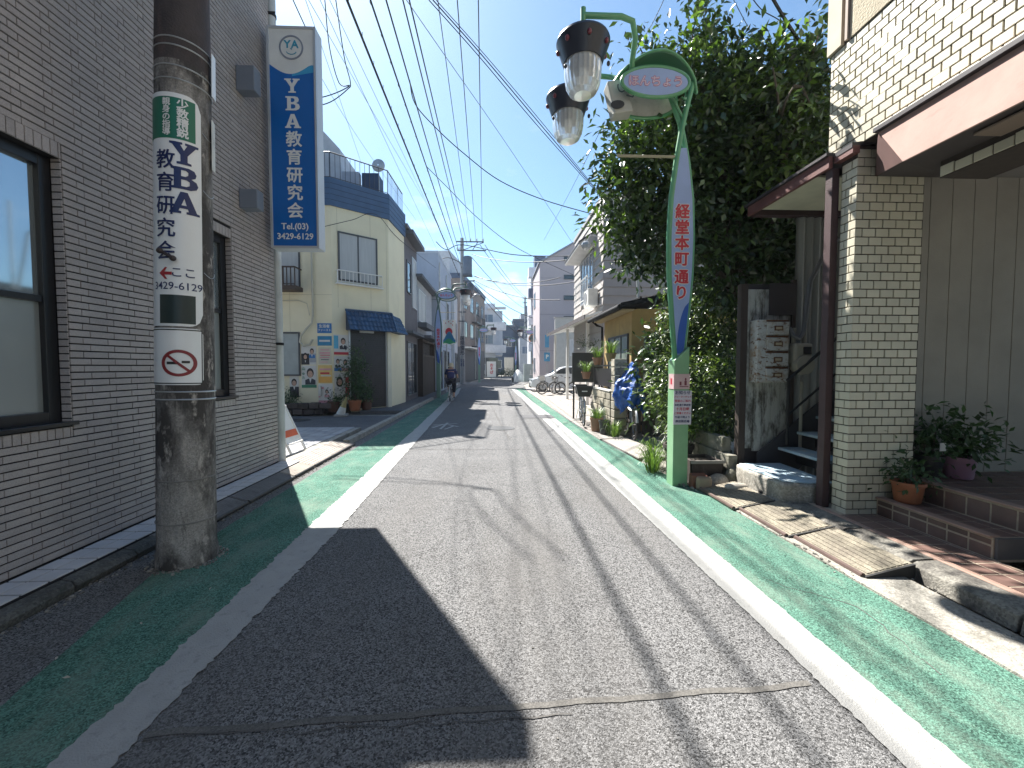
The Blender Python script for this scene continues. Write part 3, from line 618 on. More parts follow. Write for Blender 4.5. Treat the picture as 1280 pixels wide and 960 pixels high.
for i in range(N_):
    a, b = 2*math.pi*i/N_, 2*math.pi*(i+1)/N_
    mb.add([cyl(math.radians(-14)+r_*math.cos(t)/.2, 1.625+r_*math.sin(t)*.88, .009) for r_, t in ((.118, a), (.118, b), (.092, b), (.092, a))], [(0, 1, 2, 3)])
mb.build('prohibition_ring', cr_, ps2)
MB().add([cyl(math.radians(-14)+(-.075+.0135*i+(.015 if j else 0))/.2, 1.625+.05-.012*i+(.012 if j else 0), .0112) for i in range(11) for j in (0, 1)], [(2*i, 2*i+2, 2*i+3, 2*i+1) for i in range(10)]).build('prohibition_bar', cr_, ps2)
MB().add([cyl(math.radians(-14)+u/.2, 1.625+v, .0118) for u, v in ((-.075, -.01), (.0, -.01), (.0, .01), (-.075, .01))], [(0, 1, 2, 3)]).add([cyl(math.radians(-14)+u/.2, 1.625+v, .0118) for u, v in ((.02, .0), (.07, .0), (.07, .018), (.02, .018))], [(0, 1, 2, 3)]).build('cigarette_print', M('print_black', (.02,)*3), ps2)
sheet('plate', sheetw, 57, 80, 3.78, 4.12, .03); sheet('plate', whited, 60, 84, 3.2, 3.6, .02)
mb = MB(); bk = cyl(math.radians(-70), 2.46, .01)
mb.tube([PC+(n0*.9-rt*.75).normalized()*.23+Vector((0, 0, 2.47)), PC+(n0*.99-rt*.35).normalized()*.23+Vector((0, 0, 2.42))], .012, 8); mb.ell(PC+(n0*.9-rt*.75).normalized()*.24+Vector((0, 0, 2.47)), .022, .022, .022); mb.ell(PC+(n0*.99-rt*.35).normalized()*.23+Vector((0, 0, 2.42)), .022, .022, .022); mb.build('step_bolt', M('bolt', (.04, .03, .03), .6), pole)
for a_ in (2.35, 3.0, 3.45):
    mb = MB(); mb.tube([cyl(math.radians(37+i*8), a_-.03*math.sin(i*.6), .004) for i in range(8)], .0025, 5); mb.build('tie_wire', steel, pole)
# a few pieces of litter in the gutter
lf = MB(); 
for (x, y) in ((-2.95, 3.0), (-2.4, 2.3), (-2.2, 2.15), (-2.62, 2.0), (-2.2, 2.6), (-2.05, 3.0)):
    a = random.random()*6; s_ = random.uniform(.01, .022); lf.add([(x+s_*math.cos(a), y+s_*math.sin(a), .009), (x-s_*.3*math.sin(a), y+s_*.3*math.cos(a), .016), (x-s_*math.cos(a), y-s_*math.sin(a), .01), (x+s_*.3*math.sin(a), y-s_*.3*math.cos(a), .009)], [(0, 1, 2, 3)])
stuff(lf.build('litter', M('dry_leaf', (.42, .38, .32), .8)), 'scattered bits of dry leaf on the left green lane', 'litter')
# ---------------------------------------------------------------- A-frame board
af = root('sandwich_board', (-3.59, 7.55, .1), 'white A-frame sandwich board behind the brick corner', 'sandwich board')
for s_ in (1, -1):
    mb = MB(); 
    for x in (-3.82, -3.36): mb.bar((x, 7.55+s_*.22, .1), (x, 7.55+s_*.02, 1.0), .03, .02, (0, 1, 0))
    mb.bar((-3.82, 7.55+s_*.185, .28), (-3.36, 7.55+s_*.185, .28), .03, .02); mb.bar((-3.82, 7.55+s_*.03, .98), (-3.36, 7.55+s_*.03, .98), .03, .02)
    p_ = mb.build('frame', white, af); mb = MB().prism([(-3.81, 7.55+s_*.18, .29), (-3.37, 7.55+s_*.18, .29), (-3.37, 7.55+s_*.033, .96), (-3.81, 7.55+s_*.033, .96)], (0, .008, 0)); mb.build('board', white, af)
mb = MB().prism([(-3.80, 7.55-.155, .40), (-3.38, 7.55-.155, .40), (-3.38, 7.55-.13, .52), (-3.80, 7.55-.13, .52)], (0, -.004, 0)); mb.build('red_print', M('orange_red', (.6, .12, .05)), af)

af.location = (-3.90, 7.45, .1); af.rotation_euler = (0, 0, math.radians(86)); af.scale = (1, 1.9, .9)
pole.rotation_euler = (-.6*.019, .8*.019, 0)

gb = MB(); rg = random.Random(9); grit = M('grit', (.20, .19, .17), .9, .3, 30, vk=.5)
def grit_at(x, y, z, n, sx_, sy_, s0=.004, s1=.014):
    for i in range(n):
        px__, py__, s_ = x+rg.gauss(0, sx_), y+rg.gauss(0, sy_), rg.uniform(s0, s1); gb.cur = rg.random()
        gb.obox((px__, py__, z+s_*.4), (s_*.6*rg.uniform(.6, 1.3), s_*.2, 0), (-s_*.2, s_*.5, s_*.1), (0, 0, s_*.4))
for k in range(70): a = rg.uniform(0, 6.28); grit_at(PC.x+.24*math.cos(a), PC.y+.24*math.sin(a), .004, 3, .02, .02)
for y in np.arange(2.2, 4.2, .12): grit_at(-2.93, y, .002, 5, .025, .05)
for y in np.arange(3.9, 8.4, .12): grit_at(-2.82, y, .002, 4, .02, .05)
for y in np.arange(2.0, 5.2, .1): grit_at(2.68 if y > 3 else 3.02, y, .02, 4, .03, .05)
for k in range(40): grit_at(rg.uniform(2.5, 3.1), rg.uniform(5.2, 6.2), .02, 4, .05, .05, .008, .025)
for k in range(50): grit_at(rg.uniform(-1.5, 1.5), rg.uniform(1.6, 6), .001, 1, .1, .1, .003, .008)
stuff(gb.build('gravel', grit), 'loose grit gathered along the gutters and around the pole foot', 'gravel')
# ================================================================ facades as local frames
class Face:
    def __init__(s, A, B, flip=False):
        s.A = Vector((A[0], A[1], 0)); d = Vector((B[0]-A[0], B[1]-A[1], 0)); s.len = d.length; s.e = d.normalized(); s.n = Vector((s.e.y, -s.e.x, 0))*(-1 if flip else 1)
    def p(s, u, z, d=0): return s.A+s.e*u+s.n*d+Vector((0, 0, z))
    def box(s, mb, u0, u1, z0, z1, d0, d1):
        return mb.obox(s.p((u0+u1)/2, (z0+z1)/2, (d0+d1)/2), s.e*(u1-u0)/2, s.n*(d1-d0)/2, (0, 0, (z1-z0)/2))
def win(par, F, u0, u1, z0, z1, fm=None, gm=None, cols=2, rows=1, t=.05, d=.04, name='window', rail=False):
    fm = fm or alu; gm = gm or bglass; mb = MB()
    F.box(mb, u0, u0+t, z0, z1, -.05, d); F.box(mb, u1-t, u1, z0, z1, -.05, d); F.box(mb, u0+t, u1-t, z1-t, z1, -.05, d); F.box(mb, u0+t, u1-t, z0, z0+t, -.05, d+.015)
    for i in range(1, cols): u = u0+(u1-u0)*i/cols; F.box(mb, u-t*.4, u+t*.4, z0+t, z1-t, -.03, d-.008)
    for i in range(1, rows): z = z0+(z1-z0)*i/rows; F.box(mb, u0+t, u1-t, z-t*.3, z+t*.3, -.03, d-.012)
    f = mb.build(name, fm, par); mb = MB(); F.box(mb, u0+t*.9, u1-t*.9, z0+t*.9, z1-t*.9, .003, .012); mb.build('pane', gm, f)
    return f
def railing(mb, pts, h, step=.12, r=.010, top=.02):
    for a, b in zip(pts[:-1], pts[1:]):
        a, b = Vector(a), Vector(b); n = max(1, int((b-a).length/step))
        mb.tube([a+Vector((0, 0, h)), b+Vector((0, 0, h))], top, 6); mb.tube([a+Vector((0, 0, .05)), b+Vector((0, 0, .05))], top*.6, 5)
        for i in range(n+1): p = a.lerp(b, i/n); mb.tube([p, p+Vector((0, 0, h))], r*(1.8 if i % 8 == 0 else 1), 4)
# ---------------------------------------------------------------- cream corner house
ch = root('corner_house', (-5.5, 14.3, 0), 'cream rendered three storey corner house with blue parapet and shuttered shop', 'house')
A_, B_, C_ = (-5.5, 14.3), (-3.93, 15.6), (-3.8, 17.62)
FW, FO, FR = Face((-10, 14.3), A_), Face(A_, B_), Face(B_, C_)
mb = MB().prism([(x, y, .0) for x, y in ((-10, 14.3), A_, B_, C_, (-10, 17.62))], (0, 0, 7.0)); mb.build('wall', creamw, ch)
mb = MB(); e = .07
pA, pB, pC = (A_[0]+.02, 14.3-e), (B_[0]+e*.9, B_[1]-e*.4), (C_[0]+e, C_[1])
mb.prism([(x, y, 6.95) for x, y in ((-10, 14.3-e), pA, pB, pC, (-10, 17.6))], (0, 0, .9)); par_ = mb.build('parapet', bluew, ch)
lm = MB()
for z in (7.13, 7.31, 7.49, 7.67):
    for q in (((-10, 14.3-e), pA), (pA, pB), (pB, pC)):
        f_ = Face(*q); f_.box(lm, .01, f_.len-.01, z, z+.012, 0, .008)
lm.build('cladding_joints', M('joint_dark_blue', (.02, .04, .09), .7), par_)
jm = MB()
for u in (.2, 1.35, 1.95): FO.box(jm, u, u+.006, 3.6, 6.94, 0, .003)
FW.box(jm, 0, FW.len, 4.0, 4.008, 0, .004); FW.box(jm, 3.1, 3.106, .4, 6.9, 0, .003); FW.box(jm, 2.0, 2.006, .4, 6.9, 0, .003); jm.build('panel_joints', M('joint_brown', (.36, .33, .25), .9), ch)
bx('plinth', dconc, ch, -9.5, -5.46, 14.22, 14.31, 0, .32)
f_ = MB(); FO.box(f_, -.02, .55, 0, .32, -.02, .05); f_.build('plinth', dconc, ch)
rl = MB(); railing(rl, [(-9.9, 14.32, 7.85), (A_[0], 14.32, 7.85), (B_[0], B_[1]-.02, 7.85), (C_[0]-.05, C_[1], 7.85)], .85, .16, .009, .02); rl.build('roof_railing', M('railing_dark', (.03, .035, .045), .5), ch)
MB().prism([(-9.5, 15.8, 7.8), (-9.5, 15.8, 10.3), (-6.35, 15.8, 10.25), (-5.7, 15.8, 9.55), (-5.6, 15.8, 7.8)], (0, 1.7, 0)).build('penthouse', M('penthouse_grey', (.44, .46, .50), .7), ch)
mb = MB(); 
for i in range(12): x = -9.4+i*.3; mb.box(x, x+.012, 15.785, 15.8, 7.85, 9.4)
mb.build('cladding_joints', M('grey_line', (.2, .22, .27), .8), ch)
bx('roof_box', M('roof_box_blue', (.02, .05, .11), .6), ch, -4.95, -4.35, 15.9, 16.6, 7.85, 8.75)
bx('roof_box', M('roof_box_grey', (.33, .36, .42), .6), ch, -5.6, -5.0, 15.7, 16.0, 7.85, 8.7)
mb = MB().lathe((-4.35, 15.9, 9.05), [(.02, 0), (.16, .02), (.24, .05)], 20, axis='y', cap=False).tube([(-4.35, 16, 7.85), (-4.35, 16, 9.05)], .02); mb.build('satellite_dish', steel, ch)
w_ = win(ch, FO, .22, 1.60, 4.52, 6.16, M('dark_alu', (.06, .065, .075), .4), curtain, 2, 1, .05)
rl = MB(); a_, b_ = FO.p(.15, 4.42, .14), FO.p(1.72, 4.42, .14); railing(rl, [a_, b_], .42, .13, .012, .02); rl.tube([FO.p(.15, 4.83, 0), FO.p(.15, 4.83, .14)], .015).tube([FO.p(1.72, 4.83, 0), FO.p(1.72, 4.83, .14)], .015); FO.box(rl, .12, 1.76, 4.38, 4.42, 0, .17); rl.build('window_rail', white, w_)
w_ = win(ch, FW, 2.15, 3.48, 4.2, 6.0, M('dark_alu', ()), curtain, 2)
mb = MB(); railing(mb, [(-7.9, 13.85, 4.22), (-6.5, 13.85, 4.22)], .6, .12, .02, .028); mb.box(-7.95, -6.45, 13.8, 14.3, 4.08, 4.22); mb.tube([(-6.5, 13.85, 4.82), (-6.5, 14.3, 4.82)], .025); mb.build('balcony', M('balcony_brown', (.07, .05, .04), .7), w_)
win(ch, FW, 2.35, 3.42, 1.28, 2.75, M('dark_alu', ()), M('blind_grey', (.34, .38, .38), .6), 1)
# down pipe with its swan loop
mb = MB(); px_ = -6.12
mb.tube([(px_, 14.25, 6.9), (px_, 14.25, 3.3), (px_-.02, 14.22, 3.05), (px_-.2, 14.2, 2.85), (px_-.38, 14.2, 2.62), (px_-.42, 14.2, 2.42), (px_-.3, 14.2, 2.28), (px_-.1, 14.2, 2.33), (px_, 14.2, 2.5)], .035, 8); mb.tube([(-8.5, 14.26, 3.75), (-6.6, 14.26, 3.8), (-6.3, 14.24, 3.7), (px_-.1, 14.24, 3.3)], .012, 6)
mb.build('down_pipe', M('pipe_cream', (.46, .44, .36), .5), ch, smooth=True)
# shutter, awning, corner pillar
mb = MB(); FO.box(mb, .56, 1.86, .12, 2.86, -.01, .012); sh = mb.build('shop_shutter', M('shutter', (.035, .037, .045), .45, .15, 4, metal=.3), ch)
mb = MB()
for i in range(38): z = .14+i*.071; FO.box(mb, .575, 1.845, z, z+.05, .012, .03)
stuff(mb.build('shutter_slats', M('shutter_slat', (.05, .053, .062), .4, .15, 4, metal=.4), sh))
mb = MB(); FO.box(mb, .52, .57, .1, 2.9, -.01, .06); FO.box(mb, 1.86, 1.90, .1, 2.9, -.01, .06); FO.box(mb, .9, 1.4, 2.78, 2.86, .03, .1); mb.build('shutter_rail', alu, sh)
mb = MB(); FO.box(mb, 1.90, 2.045, .0, 2.9, -.1, .12); mb.build('corner_pillar', M('pillar_white', (.70, .68, .56), .8, .05, dirt=((.55, .52, .42), 1.5, .6, .85, (1, 1, .3))), ch)
tileb = M('blue_roof_tile', (.022, .065, .14), .3, .12, 8, vk=.25, coat=.4)
aw = MB(); u0, u1 = .45, 2.10
mb = MB(); mb.prism([FO.p(u0, 3.5, 0), FO.p(u0, 2.85, .0), FO.p(u0, 2.85, .42), FO.p(u0, 3.48, .06)], FO.e*(u1-u0)); 
q0, q1 = FO.p(u1, 2.85, .42), FR.p(1.2, 2.85, .35); t0, t1 = FO.p(u1, 3.48, .06), FR.p(1.2, 3.48, .04)
mb.add([FO.p(u1, 2.85, 0), FO.p(u1, 3.5, 0), q0, t0, q1, t1, FR.p(1.2, 2.85, 0), FR.p(1.2, 3.48, 0)], [(2, 4, 5, 3), (0, 1, 3, 2), (4, 6, 7, 5), (1, 7, 5, 3), (0, 2, 4, 6)])
awn = mb.build('tiled_awning', M('awning_under', (.02, .045, .09), .6), ch)
tm = MB()
def tile_rows(a0, a1, b0, b1, cols, rows=4):       # lower edge a0-a1, upper edge b0-b1
    a0, a1, b0, b1 = map(Vector, (a0, a1, b0, b1)); nrm = (a1-a0).cross(b0-a0).normalized()
    if nrm.z < 0: nrm = -nrm
    for r_ in range(rows):
        for c_ in range(cols):
            f0, f1 = r_/rows, (r_+1)/rows; g0, g1 = c_/cols, (c_+.93)/cols
            P = lambda g, f: (a0.lerp(a1, g)).lerp(b0.lerp(b1, g), f)
            tm.cur = random.random(); lift = .03
            pts = []
            for k in range(5):
                g = g0+(g1-g0)*k/4; up_ = .028*math.sin(math.pi*min(1, k/2.6)) if k < 3 else 0.004
                pts.append((P(g, f0)+nrm*(lift+up_), P(g, f1)+nrm*(.006+up_)))
            V = [q for pr_ in pts for q in pr_]+[P(g0, f0)+nrm*.002, P(g1, f0)+nrm*.002]
            tm.add(V, [(2*k, 2*k+2, 2*k+3, 2*k+1) for k in range(4)]+[(10, 11, 8, 6, 4, 2, 0)])
tile_rows(FO.p(u0-.03, 2.83, .46), FO.p(u1, 2.83, .46), FO.p(u0-.03, 3.5, .05), FO.p(u1, 3.5, .05), 12)
tile_rows(q0-Vector((0, 0, .02)), q1-Vector((0, 0, .02)), t0, t1, 7)
stuff(tm.build('roof_tiles', tileb, awn))
mb = MB().tube([FO.p(u1, 2.85, .47), FO.p(u1, 3.54, .07)], .035, 8).tube([FO.p(u0-.03, 3.54, .05), FO.p(u1, 3.54, .05)], .04, 8); mb.build('ridge', tileb, awn, smooth=True)
# posters pasted on the cream wall: flat sheets with their print
def poster(F, u0, u1, z0, z1, base, prints, texts=(), label=None):
    mb = MB(); F.box(mb, u0, u1, z0, z1, .004, .012); o = mb.build('poster', base, ch); d = .0125
    W, H = u1-u0, z1-z0
    for k, (a, b, c, e_, m_) in enumerate(prints):
        mb = MB(); F.box(mb, u0+a*W, u0+b*W, z0+c*H, z0+e_*H, .0115, d+.0006*(k+1)); mb.build('print', m_, o)
    for (s_, sz, u, v, m_, vert) in texts:
        text(column(s_) if vert else s_, sz, m_, F.p(u0+u*W, z0+v*H, d+.006), F.e, (0, 0, 1), o, 'lettering', bold=.03, line=.95, ext=.0004)
    return o
def bust(F, o, cu, cz, s_, suit, long_hair=False, sh_=.018):
    """a printed head and shoulders: flat shapes on the sheet"""
    def disc(cx, cz2, rx, rz, d, m_, nm):
        mb = MB(); mb.add([F.p(cx+rx*math.cos(2*math.pi*i/20), cz2+rz*math.sin(2*math.pi*i/20), d) for i in range(20)], [tuple(range(20))]); mb.build(nm, m_, o)
    hairm = M('hair_print', (.02, .018, .018), .6)
    mb = MB(); mb.add([F.p(cu+x*s_, cz+z*s_, sh_) for x, z in ((-1.0, -2.2), (-1.0, -1.3), (-.35, -1.0), (.35, -1.0), (1.0, -1.3), (1.0, -2.2))], [(0, 1, 2, 3, 4, 5)]); mb.build('print', suit, o)
    mb = MB(); mb.add([F.p(cu+x*s_, cz+z*s_, sh_+.0006) for x, z in ((-.22, -1.0), (0, -1.9), (.22, -1.0))], [(0, 1, 2)]); mb.build('print', white, o)
    disc(cu, cz+.12*s_, .68*s_, (.95 if not long_hair else 1.05)*s_, sh_+.0010, hairm, 'print')
    if long_hair: disc(cu, cz-.3*s_, .78*s_, .9*s_, sh_+.0013, hairm, 'print')
    disc(cu, cz-.12*s_, .5*s_, .68*s_, sh_+.0018, M('face_print', (.50, .33, .25), .6), 'print')
    for x in (-.2, .2): disc(cu+x*s_, cz-.02*s_, .07*s_, .035*s_, sh_+.0024, hairm, 'print')
    disc(cu, cz-.45*s_, .14*s_, .04*s_, sh_+.0024, M('lip_print', (.42, .15, .13), .6), 'print')
pw = M('poster_white', (.62, .62, .60), .5, .05); pgrey = M('poster_grey', (.35, .37, .40), .5)
pblue = M('poster_blue', (.03, .16, .42), .5); pgreen = M('poster_green', (.04, .22, .13), .5); porange = M('poster_orange', (.68, .36, .08), .5); pk = M('poster_pink', (.62, .30, .34), .5)
psuit = M('suit_print', (.03, .035, .05), .6); pdark = M('poster_dark', (.03, .03, .035), .5)
uo = 10
o = poster(FW, uo-6.55, uo-6.06, 1.66, 2.28, pw, [(.0, .55, .0, .6, pdark), (.58, 1, .12, .6, pgrey)]); bust(FW, o, uo-6.41, 1.93, .11, pdark, True); bust(FW, o, uo-6.19, 2.10, .10, pblue)
o = poster(FW, uo-6.55, uo-6.06, .88, 1.63, pw, [(0, 1, 0, .13, pgreen)], [('山', .12, .14, .85, pgreen, 0), ('ゆ', .10, .14, .62, pgreen, 0), ('た', .10, .14, .45, pgreen, 0)]); bust(FW, o, uo-6.26, 1.36, .17, psuit)
o = poster(FW, uo-6.0, uo-5.53, 2.72, 3.05, pblue, [], [('生活者', .12, .5, .68, pw, 0), ('ファースト', .09, .5, .28, pw, 0)])
o = poster(FW, uo-6.0, uo-5.53, 2.30, 2.62, M('poster_teal', (.03, .22, .40), .5), [(.12, .88, .4, .6, pw)], [])
o = poster(FW, uo-5.98, uo-5.55, 1.68, 2.24, M('poster_beige', (.55, .52, .42), .5), [(.15, .85, .82, .88, pk), (.1, .9, .62, .72, pk), (.15, .9, .5, .56, pinkp), (.1, .85, .36, .42, pk), (.2, .8, .24, .28, navy), (.15, .7, .1, .14, pk)])
o = poster(FW, uo-6.0, uo-5.53, 1.04, 1.64, M('poster_yellow', (.66, .48, .18), .5), [(.05, .95, .02, .34, porange), (.1, .9, .72, .82, pk), (.15, .8, .5, .6, redp), (.2, .9, .38, .44, pw)])
o = poster(FW, uo-6.0, uo-5.53, .36, 1.0, pw, [(0, 1, 0, .14, pk), (.0, .12, .3, .8, pk), (.2, .4, .75, .85, pk)]); bust(FW, o, uo-5.72, .74, .08, pk)
o = poster(FO, .03, .52, 2.0, 2.68, pw, [(0, 1, 0, .13, redp), (0, .3, .3, .95, M('poster_sky', (.10, .40, .60), .5))]); bust(FO, o, .34, 2.45, .12, psuit)
o = poster(FO, .03, .52, 1.44, 1.95, pw, [(0, .5, 0, .22, pblue), (.5, 1, 0, .22, pk)]); bust(FO, o, .15, 1.76, .09, psuit); bust(FO, o, .4, 1.74, .09, pgrey, True)
o = poster(FO, .03, .52, .55, 1.40, pw, [(.74, 1, 0, .8, redp)], [('みつ', .11, .87, .45, pw, 1)]); bust(FO, o, .2, 1.08, .15, M('pale_suit', (.5, .5, .5), .6), True)
o = poster(FW, uo-6.95, uo-6.65, .55, 1.28, pw, [(0, 1, .0, .5, pdark)]); bust(FW, o, uo-6.80, 1.05, .13, psuit)
bx('meter_box', whited, ch, -5.98, -5.9, 14.22, 14.31, .6, .95)
# stone planter with plants, pots, broken cone
pl = root('stone_planter', (-6.6, 13.95, 0), 'low dark stone planter along the cream house wall', 'planter'); r_ = random.Random(3)
stm = M('dark_stone', (.075, .06, .055), .85, .3, 7, vk=.35, bump=.7, bscale=20)
for k in range(2):
    x = -7.9
    while x < -5.75:
        wd = r_.uniform(.22, .42); mb = MB(); mb.cur = r_.random(); mb.box(x, x+wd-.02, 13.75+r_.uniform(-.02, .02), 14.0, .02+k*.2, .2+k*.2+r_.uniform(-.02, .015)); mb.build('stone', stm, pl, bevel=.02); x += wd
bx('soil', soil, pl, -7.9, -5.8, 14.0, 14.2, .02, .36)
def plant(name, label, c, blobs, n, sz, mat=leafC, stem=True, seed=1, cat='plant', group=None, aspect=.42, droop=.3):
    r_ = root(name, c, label, cat, group); c = Vector(c)
    stuff(leaf_mesh('foliage', mat, [(c.x+b[0], c.y+b[1], c.z+b[2], b[3], b[3], b[4] if len(b) > 4 else b[3]) for b in blobs], n, sz, r_, c, seed=seed, aspect=aspect, droop=droop, shell=.2))
    if stem:
        mb = MB()
        for b in blobs[:6]: mb.tube([c+Vector((b[0]*.1, b[1]*.1, 0)), c+Vector((b[0]*.6, b[1]*.6, b[2]*.5)), c+Vector((b[0], b[1], b[2]))], [.012, .009, .004], 5)
        mb.build('stem', bark, r_)
    return r_
plant('shrub', 'low bushy green shrub in the dark stone planter', (-7.0, 14.05, .35), [(0, 0, .2, .28), (.3, 0, .12, .2), (-.3, 0, .15, .22)], 700, .07, seed=3)
def pot(name, label, c, r0, r1, h, mat, group=None, cat='plant pot'):
    mb = MB().lathe(c, [(r0*.9, 0), (r0, .01), (r1*.97, h*.85), (r1*1.07, h*.86), (r1*1.07, h), (r1*.93, h), (r1*.9, h*.88), (.001, h*.86)], 26); o = mb.build(name, mat, None, smooth=True, o=c)
    return tag(o, label, cat, group)
pot('plant_pot', 'terracotta pot under the tall shrub before the shutter', (-4.78, 14.25, .1), .16, .22, .36, terra)
pot('plant_pot', 'dark brown pot with low plants beside the yellow cone', (-5.4, 14.0, .1), .15, .2, .33, M('pot_brown', (.10, .05, .035), .7))
pot('plant_pot', 'brown pot right of the tall shrub before the shutter', (-4.48, 14.55, .1), .15, .19, .34, M('pot_brown', ()))
plant('tall_shrub', 'tall leafy potted shrub standing before the dark shutter', (-4.78, 14.25, .42), [(0, 0, .35, .28), (.1, 0, .7, .3), (-.12, 0, 1.0, .28), (.08, 0, 1.35, .3), (.05, 0, 1.65, .2)], 1500, .10, seed=4)
plant('potted_plant', 'bushy plant right of the tall shrub', (-4.48, 14.55, .42), [(0, 0, .25, .25)], 350, .09, seed=5)
plant('potted_plant', 'low green plant in the pot beside the cone', (-5.4, 14.0, .4), [(0, 0, .15, .2), (.15, 0, .1, .15)], 350, .08, seed=6)
cn = root('traffic_cone', (-5.0, 13.6, 0), 'battered yellow and white traffic cone before the cream house', 'traffic cone')
mb = MB().obox((-5.0, 13.6, .03), (.19, .03, 0), (-.03, .19, 0), (0, 0, .03)); mb.build('base', M('cone_grey', (.35, .34, .32), .8), cn, bevel=.01)
ax_ = Vector((.35, 0, 1)).normalized(); mb = MB()
prof = [(.14, .06), (.10, .25)]; P0 = Vector((-5.02, 13.6, .05)); mb.tube([P0, P0+ax_*.26], [.14, .09], 16); mb.build('white_cone', whited, cn, smooth=True)
mb = MB().tube([P0+ax_*.255, P0+ax_*.58], [.092, .03], 16); mb.build('yellow_cone', M('cone_yellow', (.33, .28, .12), .7), cn, smooth=True)
# ---------------------------------------------------------------- dark gate house and neighbours down the left side
def block(name, label, cat, x0, x1, y0, y1, z1, mat, roofmat=None, over=.0, group=None):
    r_ = root(name, ((x0+x1)/2, (y0+y1)/2, 0), label, cat, group); bx('wall', mat, r_, x0, x1, y0, y1, 0, z1)
    bx('roof', roofmat or M('roof_grey', (.18, .19, .21), .8), r_, x0-over-.03, x1+over+.03, y0-over-.03, y1+over+.03, z1, z1+.14); return r_
g1 = block('dark_house', 'narrow grey brown two storey house right behind the cream corner house', 'house', -9, -3.84, 17.75, 20.6, 7.35, M('grey_brown_wall', (.12, .115, .13), .8, .15), None, .18)
f = Face((-3.84, 17.75), (-3.84, 20.6)); win(g1, f, .5, 1.3, 4.8, 6.2, M('dark_alu', ()), dglass, 1); win(g1, f, 1.6, 2.6, 4.3, 6.6, alu, curtain, 1); win(g1, f, .4, 2.5, .3, 2.7, M('dark_alu', ()), dglass, 2)
bx('eave', M('eave_dark', (.10, .11, .13), .7), g1, -3.84, -3.45, 17.8, 20.6, 7.15, 7.33); bx('lower_eave', M('eave_dark', ()), g1, -3.84, -3.5, 17.8, 20.6, 3.0, 3.12)
g2 = block('gate_house', 'old house with black timber gate and projecting grey eaves on the left', 'house', -9, -3.9, 20.65, 25.6, 5.9, M('gate_wall', (.36, .38, .42), .8), M('eave_dark', ()), .35)
f = Face((-3.9, 20.65), (-3.9, 25.6)); win(g2, f, .5, 2.6, 3.9, 5.5, alu, curtain, 2); bx('canopy', M('eave_dark', ()), g2, -3.9, -3.2, 20.7, 24.8, 3.0, 3.14)
bx('sash_box', M('eave_dark', ()), g2, -3.9, -3.45, 21, 23.5, 3.55, 3.8)
gt = MB()
for i in range(20): y = 20.8+i*.2; f.box(gt, .1+i*.2, .1+i*.2+.15, .1, 2.1, 0, .25)
f.box(gt, .05, 4.1, 2.1, 2.2, 0, .28); f.box(gt, .05, .2, .05, 2.95, 0, .3); f.box(gt, 4, 4.15, .05, 2.95, 0, .3); f.box(gt, .05, 4.1, 2.86, 2.95, 0, .28)
for i in range(12): f.box(gt, .3+i*.33, .33+i*.33, 2.2, 2.86, .1, .14)
gt.build('gate', woodd, g2)
b3 = block('plain_building', 'tall windowless pale blue grey building beyond the gate house', 'building', -11, -3.55, 26.0, 33.5, 8.55, greyw, M('coping', (.45, .5, .58), .7))
f = Face((-3.55, 26), (-3.55, 33.5)); 
for (u, z) in ((4.2, 5.6),): win(b3, f, u, u+1.1, z-1.3, z+.6, M('dark_alu', ()), dglass, 2)
jm = MB()
for z in (2.9, 5.7): f.box(jm, 0, 7.5, z, z+.03, 0, .006); jm.box(-11, -3.55, 25.99, 26, z, z+.03)
jm.build('panel_joints', M('grey_line', ()), b3)
win(b3, f, .4, 1.6, .1, 2.6, M('dark_alu', ()), dglass, 1); win(b3, f, 2.4, 5.6, .1, 2.7, M('dark_alu', ()), dglass, 3)
b4 = block('white_building', 'white rendered building with a bay of windows behind the far utility pole', 'building', -10, -3.35, 33.9, 36.6, 7.4, M('wall_pale', (.50, .53, .58), .8))
f = Face((-3.35, 33.9), (-3.35, 36.6)); win(b4, f, .3, 1.4, 3.6, 5.2, M('dark_alu', ()), dglass, 1); win(b4, f, .3, 2.4, .2, 2.7, M('dark_alu', ()), dglass, 2)
DA = Vector((-3.45, 42, 0)); DB = Vector((-1.5, 56, 0)); FD = Face(DA, DB); nn_ = FD.n
b5 = root('brown_brick_building', (-4, 48, 0), 'brown brick three storey building with dark ground floor beyond the far pole', 'building')
mb = MB(); FD.box(mb, 0, FD.len, 3.6, 10.4, -7, 0); mb.build('wall', M('brown_brick_far', (.215, .18, .165), .85, .1, 3), b5)
mb = MB(); FD.box(mb, 0, FD.len, 0, 3.6, -7, -.02); mb.build('ground_floor', M('ground_floor_dark', (.06, .065, .075), .7), b5)
mb = MB(); FD.box(mb, -.1, FD.len+.1, 10.4, 10.9, -7.1, .12); mb.build('parapet', M('parapet_navy', (.05, .08, .14), .6), b5)
mb = MB(); FD.box(mb, .2, 5.0, 10.9, 13.2, -6, -1.2); mb.build('penthouse', M('penthouse_grey', ()), b5)
for i in range(4):
    for z in (4.6, 7.6): win(b5, FD, 1+i*3.4, 2.8+i*3.4, z, z+1.7, M('dark_alu', ()), bglass if i % 2 else dglass, 2)
mb = MB(); FD.box(mb, .2, 6, 3.45, 3.6, -.02, .9); mb.build('canopy', whited, b5)
for u, z in ((5.2, 3.9), (5.2, 6.6), (8.6, 6.6)): mb = MB(); railing(mb, [FD.p(u, z, .6), FD.p(u+2.2, z, .6)], .9, .25, .02, .03); FD.box(mb, u, u+2.2, z-.1, z, 0, .65); mb.build('balcony', M('dark_alu', ()), b5)
b6 = root('balcony_apartment', (-.9, 65, 0), 'pale blue white apartment block with deep balconies at the bend', 'building')
